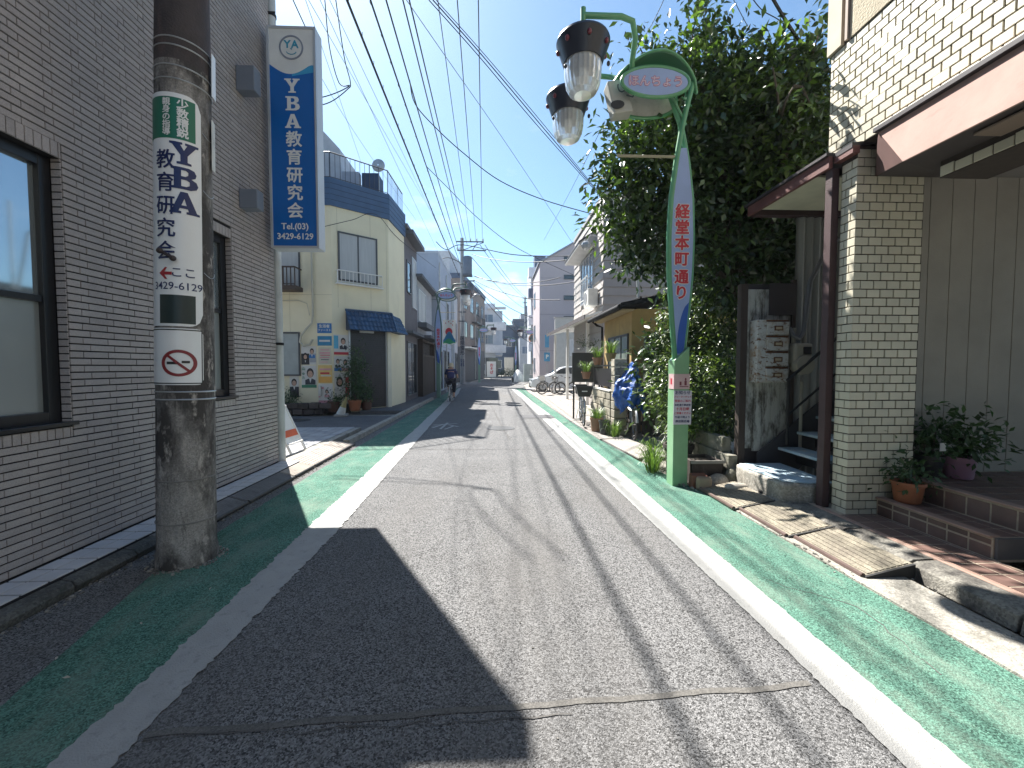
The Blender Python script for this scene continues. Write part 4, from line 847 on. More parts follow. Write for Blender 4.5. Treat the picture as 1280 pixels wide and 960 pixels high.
bx('wall', M('apt_pale', (.50, .54, .60), .8, .06), b6, -4, -.1, 62, 70, 0, 10.9); bx('upper_wall', M('apt_pale', ()), b6, -.1, 1.0, 63.5, 70, 3.3, 10.0)
FE = Face((-4, 62), (-.1, 62)); win(b6, FE, 2.0, 3.6, 7.9, 9.3, alu, bglass, 2); win(b6, FE, 2.0, 3.6, 4.9, 6.3, alu, bglass, 2); win(b6, FE, .3, 1.5, 4.9, 6.3, alu, bglass, 2)
for z in (3.6, 6.9, 10.0):
    bx('balcony', M('apt_white', (.62, .65, .70), .8), b6, -2.3 if z < 9 else -1.2, 1.45, 60.6, 61.98, z, z+.22)
    if z < 9: bx('balcony_front', M('apt_white', ()), b6, -2.3, 1.45, 60.55, 60.65, z+.221, z+1.1); bx('balcony_side', M('apt_white', ()), b6, 1.4, 1.47, 60.66, 62, z+.221, z+1.1)
bx('entrance', dglass, b6, -2.2, .3, 61.9, 62, .1, 2.9)
vm = root('vending_machine', (-1.75, 59, 0), 'white vending machine beside the far building entrance', 'vending machine')
bx('cabinet', white, vm, -2.2, -1.45, 58.6, 59.4, .05, 1.95, bevel=.02); bx('display', bglass, vm, -2.12, -1.53, 58.57, 58.6, 1.05, 1.85); bx('slot', blackp, vm, -2.1, -1.55, 58.57, 58.6, .3, .5)
bs = root('shop_banner', (-.6, 58.8, 0), 'white standing shop banner with red and dark writing at the bend', 'banner')
bx('board', white, bs, -1.3, .0, 58.7, 58.8, .1, 2.3); text(column('おそば'), .5, redp, (-.62, 58.69, 1.25), (1, 0, 0), (0, 0, 1), bs, bold=.03)
b7 = root('navy_house', (3, 84, 0), 'dark navy house with stepped roof closing the end of the street', 'house')
bx('wall', M('navy_wall', (.05, .075, .12), .8, .15), b7, -.2, 3.4, 80, 88, 0, 9.2); bx('wing', M('navy_wall', ()), b7, 3.41, 6.2, 82, 88, 0, 10.6); bx('roof', M('roof_navy', (.09, .11, .15), .7), b7, -.4, 3.6, 79.8, 88.2, 9.21, 9.5); bx('roof', M('roof_navy', ()), b7, 3.3, 6.4, 81.8, 88.2, 10.61, 10.9)
FN = Face((-.2, 80), (3.4, 80)); win(b7, FN, .4, 1.5, 5.4, 6.9, alu, bglass, 2); win(b7, FN, 2.1, 3.2, 5.4, 6.9, alu, dglass, 2); win(b7, FN, .5, 1.3, 1.2, 2.8, alu, dglass, 1)
b8 = block('grey_house', 'mid grey house behind the lamp posts at the end of the street', 'house', 4.2, 7.8, 74, 80, 6.6, M('wall_mid', (.30, .33, .37), .8)); FG = Face((4.2, 74), (7.8, 74)); win(b8, FG, .4, 1.6, 3.8, 5.2, alu, bglass, 2); win(b8, FG, 2.1, 3.2, .6, 2.4, alu, dglass, 2)
b9 = block('far_shop', 'small cream shop front in the gap at the end of the street', 'shop', 1.6, 3.2, 76, 79.9, 3.2, M('wall_buff', (.45, .42, .36), .8)); 
plant('hedge', 'low dark hedge before the far houses', (.9, 66, 0), [(-2, 0, .5, 1, .6), (-.5, 0, .5, 1, .6), (1, 0, .5, 1, .6)], 1500, .22, leafA, False, 8, 'hedge')
for k, (x0, x1, y0, z1, col) in enumerate(((-3, 1.5, 95, 12.5, (.36, .38, .42)), (5.5, 12, 92, 13, (.30, .31, .35)), (7.5, 16, 60, 8, (.42, .42, .44)))):
    b = block('distant_building', ['pale grey distant building behind the balcony apartment', 'grey distant block behind the end of the street', 'low white building behind the parked car forecourt'][k], 'building', x0, x1, y0, y0+8, z1, M('distant_wall_%s' % 'abc'[k], col, .85)); FX = Face((x0, y0), (x1, y0))
    for i in range(3):
        for j in range(3): win(b, FX, .6+i*(x1-x0)/3.2, 1.7+i*(x1-x0)/3.2, 1.2+j*z1/3.6, 2.7+j*z1/3.6, alu, bglass if (i+j) % 2 else dglass, 2)
# ================================================================ green shopping street lamp posts
shade_m = M('lamp_shade_black', (.016, .021, .036), .38, .1); lglass = M('ribbed_lamp_glass', (.85, .87, .88), .18, .05, 30, spec=.8); lglass.node_tree.nodes['Principled BSDF'].inputs['Transmission Weight'].default_value = .55; lglass.node_tree.nodes['Principled BSDF'].inputs['IOR'].default_value = 1.25
reddot = M('red_lens', (.17, .03, .045), .3)
def street_lamp(base, sg, label, near=True, grp='green shopping street lamp posts'):
    greenm, greenm2 = (MATS['green_enamel'], MATS['green_pipe']) if near else (M('green_enamel_far_shade', (.13, .24, .19), .5), M('green_pipe_far_shade', (.07, .14, .12), .5))  # far posts: shade put into a darker, greyer green
    bxx, by = base; r_ = root('street_lamp', (bxx, by, 0), label, 'street lamp', grp)
    P = lambda u, y, z: (bxx+sg*u, by+y, z); mir = sg < 0
    mb = MB(); a, b = (.1, -.1)
    mb.prism([P(-.1, -.1, 0), P(.1, -.1, 0), P(.1, -.1, 1.68), P(-.1, -.1, 1.86)], (0, .2, 0)); mb.build('post', greenm, r_, bevel=.006)
    n = 12 if near else 8
    # the two bowed pipes that cross below the head
    z_ = [1.62, 2.2, 2.8, 3.3, 3.8, 4.3, 4.7, 5.0, 5.3]
    uA = [.055, .11, .158, .170, .148, .085, .02, -.045, -.12]; uB = [-.055, -.11, -.158, -.170, -.152, -.09, -.01, .10, .22]
    for us, y in ((uA, -.02), (uB, .03), ([.03, .05, .07, .075, .06, .04, .0, .03, .06], .10)):
        zz = np.linspace(z_[0], z_[-1], 26); mb = MB().tube([P(float(np.interp(z, z_, us)), y, z) for z in zz], .035 if y < .09 else .015, n); mb.build('curved_pipe', greenm2, r_, smooth=True)
    mb = MB().tube([P(-.04, -.02, 4.75), P(.12, -.02, 5.05), P(.2, -.02, 5.14)], .013, 8).tube([P(0, .03, 4.72), P(-.05, .03, 4.95), P(-.03, .0, 5.25)], .013, 8).tube([P(-.115, 0, 5.0), P(.02, 0, 5.12)], .01, 6); mb.build('strut', greenm2, r_, smooth=True)
    # lilac panel between the pipes
    def hw(z): return max(.004, float(np.interp(z, z_, [.0+x for x in (.03, .09, .14, .152, .13, .07, .0, 0, 0)])))
    zs = list(np.linspace(1.75, 4.45, 28)); V = []; 
    for z in zs: V += [P(hw(z), -.035, z), P(-hw(z), -.035, z), P(hw(z), .02, z), P(-hw(z), .02, z)]
    F_ = []
    for i in range(len(zs)-1): k = 4*i; F_ += [(k, k+1, k+5, k+4), (k+2, k+6, k+7, k+3), (k, k+4, k+6, k+2), (k+1, k+3, k+7, k+5)]
    F_ += [(0, 2, 3, 1), (k+4, k+5, k+7, k+6)]
    panel = MB().add(V, F_).build('name_panel', lilac, r_)
    V = []; zz = np.linspace(1.77, 2.45, 12)                # deep blue wave in the panel's foot
    for z in zz: w_ = hw(z)*.97; e_ = -w_+2*w_*min(1, max(0, ((2.45-z)/.68))**.6); V += [P(-w_, -.0375, z), P(e_, -.0375, z)]
    MB().add(V, [(2*i, 2*i+1, 2*i+3, 2*i+2) for i in range(11)]).build('wave_print', bluep, panel)
    T_ = '経堂本町通り'; X_ = (1, 0, 0)
    if near:
        for i, c_ in enumerate(T_):
            z = 3.62-i*.205-(.03 if i > 3 else 0); text(c_, .195, white, P(0, -.0365, z), X_, (0, 0, 1), panel, bold=.085, ext=.0003); text(c_, .195, redp, P(0, -.043, z), X_, (0, 0, 1), panel, bold=.032, ext=.0003)
    else: text(column(T_), .17, redp, P(0, -.038, 3.0), X_, (0, 0, 1), panel, bold=.03)
    # leaf shaped visor of the head
    vis_n = 18
    N_ = 18; V = []
    for i in range(N_+1):
        t = i/N_; u = -.16+1.08*t; z = 5.22+.32*math.sin(math.pi*t)**.8+.06*t; wy = (.26 if near else .08)*math.sin(math.pi*t)**.7+.004
        V += [P(u, -wy, z-.06*math.sin(math.pi*t)), P(u, 0, z+.02), P(u, wy, z-.06*math.sin(math.pi*t)), P(u, wy*.96, z-.075*math.sin(math.pi*t)-.008), P(u, 0, z), P(u, -wy*.96, z-.075*math.sin(math.pi*t)-.008)]
    MB().add(V, [(6*i+j, 6*i+(j+1) % 6, 6*i+6+(j+1) % 6, 6*i+6+j) for i in range(N_) for j in range(6)]).build('visor', M('visor_green', (.045, .17, .10), .4, .1, coat=.2), r_, smooth=True)
    for s_ in (-1, 1): MB().tube([P(-.18+1.10*t, s_*((.26 if near else .08)*math.sin(math.pi*t)**.7 if 0 < t < 1 else 0), 5.22+.26*math.sin(math.pi*t)**.8+.06*t-(.05 if t == 0 else 0)) for t in np.linspace(0, 1, 18)], .016, 8).build('visor_rim', greenm2, r_, smooth=True)
    # oval name plates
    for yy, uc, zc in ((-.19, .44, 5.17), (.17, .46, 5.12)):
        cc = Vector(P(uc, yy, zc)); E_ = lambda a, s_, d: cc+Vector((.43*s_*math.cos(a), d, .185*s_*math.sin(a)))
        m_ = 36; o = MB().prism([E_(2*math.pi*i/m_, .95, -.012) for i in range(m_)], (0, .024, 0)).build('oval_plate', lilac if yy < 0 else whited, r_)
        MB().tube([E_(2*math.pi*i/m_, 1, 0) for i in range(m_+1)], .024, 8, cap=False).build('oval_rim', greenm2, o, smooth=True)
        if yy < 0:
            text('ほんちょう', .142 if near else .13, pinkp, cc+Vector((0, -.0135, -.005)), X_, (0, 0, 1), o, bold=.05, ext=.0003, sx=1.0)
            if near: text('ほんちょう', .142, M('pale_print', (.62, .55, .66)), cc+Vector((0, -.0165, -.005)), X_, (0, 0, 1), o, bold=.004, ext=.0003)
    # arms and the two lamps
    for yy in (-.52, .48):
        arm = MB().tube([P(.70, yy*.15, 5.22), P(.74, yy*.35, 5.42), P(.76, yy*.7, 5.56), P(.84, yy*.95, 5.655), P(.98, yy, 5.68), P(1.43, yy, 5.68)], .034, 10); arm.build('lamp_arm', greenm2 if near else greenm2, r_, smooth=True)
        L0 = Vector(P(1.43, yy, 0)); MB().tube([L0+Vector((0, 0, 5.42)), L0+Vector((0, 0, 5.76))], .032, 10).build('hanger', greenm2, r_, smooth=True)
        lm = MB().lathe(L0, [(.03, 5.46), (.16, 5.44), (.30, 5.39), (.312, 5.36), (.307, 5.345), (.272, 5.25), (.228, 5.12), (.218, 5.12), (.255, 5.25), (.27, 5.33), (.03, 5.38)], 32); lp = lm.build('lamp', shade_m, r_, smooth=True)
        gm = MB(); pr_ = [(.20, 5.24), (.212, 5.08), (.207, 4.97), (.19, 4.87), (.155, 4.80), (.10, 4.765), (.02, 4.76)]; n_ = 48; V = []
        for k, (rr, z) in enumerate(pr_):
            for j in range(n_): q = rr*(1+(.03 if j % 2 else 0)*(1 if k < 5 else 0)); V.append(L0+Vector((q*math.cos(2*math.pi*j/n_), q*math.sin(2*math.pi*j/n_), z)))
        gm.add(V, [(i*n_+j, i*n_+(j+1) % n_, (i+1)*n_+(j+1) % n_, (i+1)*n_+j) for i in range(len(pr_)-1) for j in range(n_)]+[tuple(range((len(pr_)-1)*n_, len(pr_)*n_))]); gm.build('lamp_glass', lglass, lp)
        for j in range(7):
            a = 2*math.pi*(j+.3)/7; zz_ = 5.28; rr = .288; MB().ell(L0+Vector((rr*math.cos(a), rr*math.sin(a), zz_)), .026, .026, .032, 10, 6).build('lamp_stud', reddot, lp, smooth=True)
        MB().ell(L0+Vector((0, 0, 5.0)), .09, .09, .13, 14, 8).build('bulb', M('bulb_white', (.75, .75, .73), .3), lp, smooth=True)
        kb_ = MB().ell(P(1.43-.27*1, yy-.12, 5.06), .02, .02, .03); kb_.ell(P(1.43+.22, yy-.1, 5.03), .018, .018, .025).build('latch', blackp, lp, smooth=True)
    MB().tube([P(.10, -.02, 4.34), P(.87, -.02, 4.34)], .018 if near else .014, 8).build('banner_rod', M('rod_beige', (.36, .32, .22), .6), r_, smooth=True)
    if near:
        sp = MB().obox(P(.86, .0, 5.05), (.12*1, 0, .02), (0, .10, 0), (-.05, 0, .20)).build('speaker', M('speaker_beige', (.42, .42, .38), .6, .1), r_, bevel=.015)
        cc = Vector(P(.90, -.115, 4.93)); MB().add([cc+Vector((.09*math.cos(t)+.012*math.sin(t), -.004, .055*math.sin(t))) for t in np.linspace(0, 2*math.pi, 16)[:-1]], [tuple(range(15))]).build('speaker_mouth', blackp, sp)
        MB().tube([P(.86+.05*math.cos(t), -.16, 5.13+.07*math.sin(t)) for t in np.linspace(2.6, 6.6, 14)], .009, 6).tube([P(.70, -.1, 5.25), P(.66, -.15, 5.10), P(.72, -.16, 5.0), P(.80, -.16, 5.02)], .009, 6).build('speaker_bracket', M('iron_dark', (.03, .05, .06), .5), r_, smooth=True)
        # notices on the post
        fr_ = Vector((0, -1, 0))
        o = MB().box(bxx-.105, bxx+.105, by-.106, by-.1015, 1.30, 1.50).build('notice', pk if 0 else M('notice_pink', (.60, .42, .42), .6), r_)
        MB().box(bxx-.03, bxx+.09, by-.1075, by-.106, 1.33, 1.34).ell((bxx+.05, by-.107, 1.43), .012, .001, .02).box(bxx+.035, bxx+.065, by-.1075, by-.106, 1.35, 1.41).box(bxx-.03, bxx-.005, by-.1075, by-.106, 1.35, 1.40).build('print', M('print_maroon', (.2, .04, .06), .6), o)
        o = MB().box(bxx-.1063, bxx-.1015, by-.099, by+.06, 1.30, 1.50).build('notice', M('notice_pink', ()), r_)
        MB().box(bxx-.1075, bxx-.1063, by-.05, by, 1.36, 1.44).build('print', redp, o)
        o = MB().obox((bxx+.015, by-.104, 1.055), (.12, 0, 0), (0, .002, 0), (.003, 0, .225)).build('paper_notice', M('notice_paper', (.58, .54, .62), .35, .06, 9), r_)
        txt = [('ホームレス', .045, redp), ('イベント', .05, navy), ('ふれあい祭', .04, pinkp), ('本町通り商店街', .031, navy), ('10月 日曜', .042, redp), ('お楽しみください', .028, redp), ('午前十時より', .032, navy), ('商店街広場', .036, navy)]
        txt = [('お知らせ', .052, navy), ('フリーマーケット', .030, redp), ('開催のご案内', .036, pinkp), ('本町通り商店街', .031, navy), ('十月日曜', .045, redp), ('ご来場ください', .032, redp), ('午前十時より', .034, navy), ('商店街広場', .038, navy)]
        for i, (s_, sz, m_) in enumerate(txt): text(s_, sz, m_, (bxx+.015, by-.1075, 1.25-i*.054), X_, (0, 0, 1), o, bold=.02, ext=.0002)
    return r_
street_lamp((2.45, 5.50), -1, 'green street lamp post with pasted notices by the planter boxes, nearest lamp post', True)
sl2 = street_lamp((-2.93, 21.4), 1, 'green street lamp post carrying a mountain and red sun flag on the left', False)
fl = root('flag', (-2.3, 21.38, 3.6), 'white flag with red sun over a blue green mountain on the left lamp post', 'flag')
wv = lambda x: .03*math.sin((x+2.7)*9)
def cloth(pts, name, mat, d, par):                        # polygon strip on the waving cloth
    mb = MB(); mb.add([(x, 21.36+wv(x)+d, z) for x, z in pts], [tuple(range(len(pts)))]); return mb.build(name, mat, par)
mb = MB(); V = []
for i in range(13): x = -2.70+.66*i/12; V += [(x, 21.36+wv(x), 4.27), (x, 21.36+wv(x), 3.02-.03*math.sin(i)), (x, 21.364+wv(x), 4.27), (x, 21.364+wv(x), 3.02-.03*math.sin(i))]
mb.add(V, [(4*i, 4*i+4, 4*i+5, 4*i+1) for i in range(12)]+[(4*i+2, 4*i+3, 4*i+7, 4*i+6) for i in range(12)]); fc = mb.build('cloth', white, fl)
def curvy(zf0, zf1, xa, xb, m_, d):
    mb = MB(); V = []; n = 14
    for i in range(n+1): t = i/n; x = xa+(xb-xa)*t; V += [(x, 21.36+wv(x)-d, zf0(t)), (x, 21.36+wv(x)-d, zf1(t))]
    mb.add(V, [(2*i, 2*i+2, 2*i+3, 2*i+1) for i in range(n)]); mb.build('print', m_, fc)
curvy(lambda t: 3.66-.20*math.sin(math.pi*t)**.5, lambda t: 3.66+.20*math.sin(math.pi*t)**.5, -2.58, -2.20, redp, .006)
curvy(lambda t: 3.08+.03*math.sin(9*t), lambda t: 3.24+.44*math.sin(math.pi*t)**1.4, -2.68, -2.06, M('flag_blue', (.02, .18, .36), .6), .010)
curvy(lambda t: 3.06+.03*math.sin(9*t), lambda t: 3.12+.2*math.sin(math.pi*t*.9+.3)**2, -2.68, -2.06, M('flag_green', (.04, .32, .16), .6), .014)
for x, z in ((-2.55, 4.1), (-2.4, 4.17), (-2.28, 4.08), (-2.18, 4.18), (-2.2, 4.0)): curvy(lambda t, z=z: z-.03, lambda t, z=z: z+.03, x-.02, x+.02, redp, .006)
sl3 = street_lamp((-1.65, 41.5), 1, 'far green street lamp post in front of the brown brick building', False)
sl4 = street_lamp((3.95, 43.5), -1, 'far green street lamp post on the right beyond the parked car', False)
sl5 = street_lamp((2.75, 58), -1, 'farthest green street lamp post on the right at the bend', False)
fl.location.z -= .3
# ---------------------------------------------------------------- far utility poles
def util_pole(x, y, h, label, tilt=0, trans=True):
    r_ = root('utility_pole', (x, y, 0), label, 'utility pole'); polec = M('pole_grey', (.26, .27, .28), .8, .15)
    MB().tube([(x, y, 0), (x+tilt, y, h)], [.23, .15], 16).build('shaft', polec, r_, smooth=True); dk = M('hardware', (.07, .085, .11), .6, .2)
    mb = MB()
    for z, a, b in ((h-.35, -.5, 1.9), (h-1.1, -.4, 2.1), (h-4.6, -.9, .9)): mb.bar((x+a, y-.15, z), (x+b, y-.15, z), .09, .09)
    mb.bar((x, y-.15, h-1.1), (x+1.9, y-.15, h-.4), .05, .05); mb.bar((x+.9, y-.15, h-1.1), (x+1.4, y-.15, h-.35), .05, .05); mb.build('crossarm', dk, r_)
    mb = MB()
    for u in (.75, 1.3, 1.85): mb.lathe((x+u, y-.15, h-.3), [(.04, 0), (.07, .04), (.05, .1), (.07, .16), (.03, .24)], 10)
    for u in (-.4, -.15): mb.lathe((x+u, y-.15, h-1.05), [(.05, 0), (.08, .1), (.05, .2)], 10)
    mb.build('insulator', M('porcelain', (.45, .48, .52), .4), r_)
    if trans:
        t_ = MB().lathe((x+.48, y-.2, h-3.2), [(.38, 0), (.4, .05), (.4, 1.45), (.34, 1.55), (.02, 1.6)], 20).build('transformer', M('transformer_grey', (.10, .13, .18), .5), r_, smooth=True)
        mb = MB(); mb.box(x+.1, x+.9, y-.7, y+.1, h-3.35, h-3.22); mb.ell((x+.7, y-.3, h-4.3), .35, .3, .45, 10, 6).ell((x+.35, y-.4, h-4.8), .3, .3, .4, 10, 6).box(x+.1, x+1.1, y-.3, y-.2, h-3.8, h-3.7); mb.build('switch_gear', dk, r_)
    for z in (h-6.5, h-7.3): MB().box(x-.32, x+.32, y-.3, y-.24, z, z+.1).build('bracket', dk, r_)
    mb = MB().lathe((x, y, 3.5), [(.178, 0), (.178, 1.4)], 16, cap=False); return r_
u1_ = util_pole(-2.95, 37, 12.8, 'tall far utility pole with transformer and vertical white advert on the left side')
mb = MB().lathe((-2.95, 37, 1.4), [(.20, 0), (.20, 3.1)], 16, cap=False); ad = mb.build('advert_wrap', pw, u1_, smooth=True); text(column('医院整形'), .42, M('advert_print', (.03, .03, .05)), (-2.95, 36.79, 3.4), (1, 0, 0), (0, 0, 1), ad, bold=.03); text(column('内科'), .36, navy, (-2.95, 36.79, 1.9), (1, 0, 0), (0, 0, 1), ad, bold=.03)
util_pole(5.3, 76, 14.2, 'distant utility pole rising over the end of the street', 0, True)
util_pole(5.0, 36.8, 9.0, 'slim utility pole in front of the pink grey building', 0, False)
ln = root('arm_lamp', (-2.2, 34, 0), 'curved grey arm lamp beside the far utility pole', 'street lamp')
MB().tube([(-2.9, 36.5, 6.0), (-2.9, 36.2, 6.9), (-2.4, 35.2, 7.15), (-1.6, 33.8, 7.3)], .04, 8).ell((-1.5, 33.6, 7.3), .28, .2, .09, 12, 6).build('arm', steel, ln, smooth=True)
ms = root('parking_sign', (4.05, 33, 0), 'blue parking signs on a thin post before the pink grey building', 'sign')
MB().tube([(4.05, 33, 0), (4.05, 33, 4.6)], .04, 8).build('post', steel, ms); MB().box(3.88, 4.2, 32.93, 32.96, 3.1, 4.1).build('sign_plate', M('sign_cyan', (.05, .24, .42), .6), ms); MB().box(3.82, 4.28, 32.93, 32.96, 2.0, 2.7).build('sign_plate', M('sign_cyan', ()), ms)
text('P', .42, white, (4.05, 32.92, 2.36), (1, 0, 0), (0, 0, 1), ms, bold=.03)
tm_ = root('traffic_mirror', (3.95, 44.5, 0), 'round orange rimmed traffic mirror beyond the parked car', 'traffic mirror')
MB().tube([(3.95, 44.9, 0), (3.95, 44.9, 5.0)], .05, 8).build('post', M('mirror_orange', (.55, .15, .04), .5), tm_); MB().lathe((3.95, 44.6, 4.6), [(.40, 0), (.46, .02), (.46, .1), (.40, .12)], 24, axis='y').build('rim', M('mirror_orange', ()), tm_); MB().lathe((3.95, 44.58, 4.6), [(.01, -.05), (.25, -.03), (.39, 0)], 24, axis='y').build('mirror', dglass, tm_)
cab = root('cabinet', (3.5, 42, 0), 'grey green utility cabinet with white marks beyond the parked car', 'cabinet'); bx('body', M('cab_green', (.33, .40, .38), .6), cab, 2.8, 4.7, 41.6, 42.2, .05, 1.85, .02) if 0 else bx('body', M('cab_green', (.33, .40, .38), .6), cab, 2.8, 4.7, 41.6, 42.2, .05, 1.85, bevel=.02); text('止', .8, white, (3.7, 41.59, 1.0), (1, 0, 0), (0, 0, 1), cab)
mc = root('covered_motorbike', (2.3, 44, 0), 'white sheeted motorbike parked beside the grey green cabinet', 'motorbike')
mb = MB(); V = []
for i in range(9):
    t = i/8; z = 1.25*t; s_ = (1-t**2.2)*.75+.12
    for j in range(20): a = 2*math.pi*j/20; q = s_*(1+.12*math.sin(5*a+3*t)+.05*math.sin(11*a)); V.append((2.3+q*.75*math.cos(a), 44+q*1.3*math.sin(a), z))
mb.add(V, [(i*20+j, i*20+(j+1) % 20, (i+1)*20+(j+1) % 20, (i+1)*20+j) for i in range(8) for j in range(20)]+[tuple(range(160, 180))]).build('cover', M('sheet_cloth', (.62, .63, .64), .8), mc, smooth=True)
mb = MB()
for y in (43.3, 44.7): mb.lathe((1.72, y, .28), [(.2, -.05), (.28, -.05), (.28, .05), (.2, .05)], 20, axis='x')
mb.build('wheel', rubber, mc)
# ================================================================ RIGHT: cream tiled building with the pillar
tb = root('tiled_building', (3.5, 3, 0), 'cream tiled building with pink canopy and recessed entrance on the right', 'building')
PX0, PX1, PY0, PY1 = 3.484, 4.16, 3.962, 4.14
pil = bx('pillar', mortar2, tb, PX0, PX1, PY0, PY1, .0, 3.72)
mb = MB(); mb.box(3.512, 3.74, -6, 4.36, 3.74, 9.5); upw = mb.build('upper_wall', mortar2, tb)
mb = MB(); mb.box(3.75, 9, 4.371, 4.42, 3.7, 9.5).box(3.75, 9, -6, 4.37, 3.74, 3.95).box(3.75, 9, -6, -5.8, 3.96, 9.5).box(8.8, 9, -5.79, 4.37, 3.96, 9.5).box(3.75, 8.79, -5.79, 4.37, 9.3, 9.5); mb.build('core', M('core_grey', (.33, .30, .25), .9), tb)
T = Tiles(); L_, H_ = .134, .0836
T.wall('y', PY0, -1, PX0, PX1, .10, 3.70, L_, H_, .5, gap=.010, th=.010, parent=pil)
T.wall('x', PX0, -1, PY0-.010, PY1, .10, 3.62, L_, H_, .5, gap=.010, th=.010, parent=pil, sd=2)
T.wall('x', 3.512, -1, -6, 4.36, 3.745, 4.83, L_, H_, .5, gap=.011, th=.010, parent=upw, sd=3)
bm_ = bx('lintel_beam', mortar2, tb, 3.78, 4.20, -2, 3.47, 3.20, 3.34)
T.wall('x', 3.78, -1, -2, 3.47, 3.21, 3.3, L_, .09, .5, gap=.008, th=.010, parent=bm_, sd=5)
T.emit('tile', cream_tile)
mb = MB(); mb.box(3.49, 3.511, -6, 4.1, 4.835, 9.5); mb.build('stucco', stucco, tb); bx('corner_trim', M('trim_cream', (.50, .45, .35), .8), tb, 3.475, 3.515, 4.2, 4.375, 4.835, 9.5); bx('corner_trim', M('trim_brown', (.32, .25, .2), .7), tb, 3.470, 3.5, 4.12, 4.15, 4.835, 9.5)
# pink canopy: fascia that leans in at its foot, dark drip rail above, dark soffit
y1c, y0c = 3.70, -4
MB().add([(3.44, y0c, 3.70), (3.44, y1c, 3.70), (3.335, 3.36, 3.28), (3.335, y0c, 3.28), (3.46, y0c, 3.70), (3.46, y1c, 3.70), (3.355, 3.36, 3.28), (3.355, y0c, 3.28)], [(0, 1, 2, 3), (4, 7, 6, 5), (0, 4, 5, 1), (3, 2, 6, 7), (1, 5, 6, 2), (0, 3, 7, 4)]).build('canopy_fascia', pinkm, tb)
bx('drip_rail', M('drip_dark', (.035, .03, .035), .5), tb, 3.40, 3.475, y0c, 3.72, 3.702, 3.745, bevel=.004); bx('flashing', M('flashing_pink', (.48, .36, .32), .6), tb, 3.44, 3.50, y0c, 3.71, 3.746, 3.765)
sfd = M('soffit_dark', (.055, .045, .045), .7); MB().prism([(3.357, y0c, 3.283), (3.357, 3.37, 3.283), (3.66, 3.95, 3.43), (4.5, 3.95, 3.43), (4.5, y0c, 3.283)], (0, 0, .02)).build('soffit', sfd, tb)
MB().add([(3.44, 3.70, 3.70), (3.336, 3.362, 3.28), (3.655, 3.952, 3.43), (3.655, 3.952, 3.72), (3.46, 3.69, 3.70), (3.36, 3.35, 3.284), (3.68, 3.94, 3.44), (3.68, 3.94, 3.72)], [(0, 1, 2, 3), (4, 7, 6, 5), (0, 4, 5, 1), (1, 5, 6, 2), (2, 6, 7, 3), (3, 7, 4, 0)]).build('canopy_end', M('end_maroon', (.10, .055, .05), .6), tb)

bx('soffit_light', M('soffit_plate', (.20, .15, .12), .5), tb, 3.45, 3.66, 2.3, 2.95, 3.265, 3.282, bevel=.003)
bx('ceiling', M('ceiling_grey', (.22, .21, .20), .8), tb, 4.51, 9, -2, 4.2, 3.56, 3.6)
# recess: panelled back wall with grooves, jamb, steps
bwm = M('panel_grey', (.29, .27, .235), .7, .12, 2, bump=.15)
x = 4.25; k = 0
while x < 7.6: bx('wall_panel', bwm, tb, x, x+.232, 4.2, 4.24, .48, 3.56, bevel=.003); x += .238
bx('jamb', M('jamb_grey', (.14, .13, .13), .6), tb, 4.162, 4.245, 4.05, 4.24, .1, 3.5); bx('back_core', M('core_grey', ()), tb, 4.165, 9, 4.241, 4.36, .0, 3.70)
stone_t = M('brown_floor_tile', (.16, .098, .082), .5, .2, 6, vk=.22, bump=.1); grout = M('grout_beige', (.42, .35, .27), .9, .15, 20)
nosem = M('nose_tile', (.36, .24, .19), .6, .12, 8, dirt=((.2, .14, .11), 6, .6, .85, (1, 1, 1)))
bx('floor_base', grout, tb, 3.36, 3.79, -1, 4.3, -.02, .128); bx('kerb_edge', nosem, tb, 3.345, 3.40, -1, 4.2, .02, .138, bevel=.006)
protos = {}
def tile_grid(par, plane, at, u0, u1, v0, v1, du, dv, gap=.016, th=.003, nm='floor_tile', mat=stone_t):
    u = u0
    while u < u1-.02:
        v = v0; ub = min(u+du, u1)-gap
        while v < v1-.02:
            vb = min(v+dv, v1)-gap; key = (plane, round(ub-u, 3), round(vb-v, 3), random.randrange(4)); base = {'z': (u, v, at), 'x': (at, u, v), 'y': (u, at, v)}[plane]
            if key not in protos:
                mb = MB(); mb.cur = random.random(); a, b = ub-u, vb-v
                if plane == 'z': mb.box(0, a, 0, b, -.004, th)
                elif plane == 'x': mb.box(-th, .004, 0, a, 0, b)
                else: mb.box(0, a, -th, .004, 0, b)
                me = bpy.data.meshes.new(nm); me.from_pydata(mb.v, [], mb.f); at_ = me.attributes.new('v', 'FLOAT', 'FACE'); at_.data.foreach_set('value', mb.a); me.materials.append(mat); protos[key] = me
            ob = bpy.data.objects.new(nm, protos[key]); C.objects.link(ob); ob.parent = par; ob.location = Vector(base)-ORG[par.name]; v += dv
        u += du
fl_ = bx('floor_strip', grout, tb, 3.42, 3.78, .9, 3.95, .10, .130); tile_grid(fl_, 'z', .130, 3.415, 3.78, 1.6, 3.95, .165, .165)
s1 = bx('lower_step', grout, tb, 3.79, 4.13, 2.98, 3.95, .10, .292); tile_grid(s1, 'x', 3.79, 2.99, 3.95, .235, .29, .16, .10); tile_grid(s1, 'x', 3.79, 2.99, 3.95, .13, .235, .16, .105) ; tile_grid(s1, 'z', .292, 3.86, 4.12, 2.99, 3.95, .165, .165); bx('step_nose', nosem, s1, 3.772, 3.855, 2.985, 3.95, .286, .305, bevel=.004); bx('step_end', M('end_slate', (.10, .10, .105), .7), s1, 3.80, 4.12, 2.955, 2.975, .13, .29)
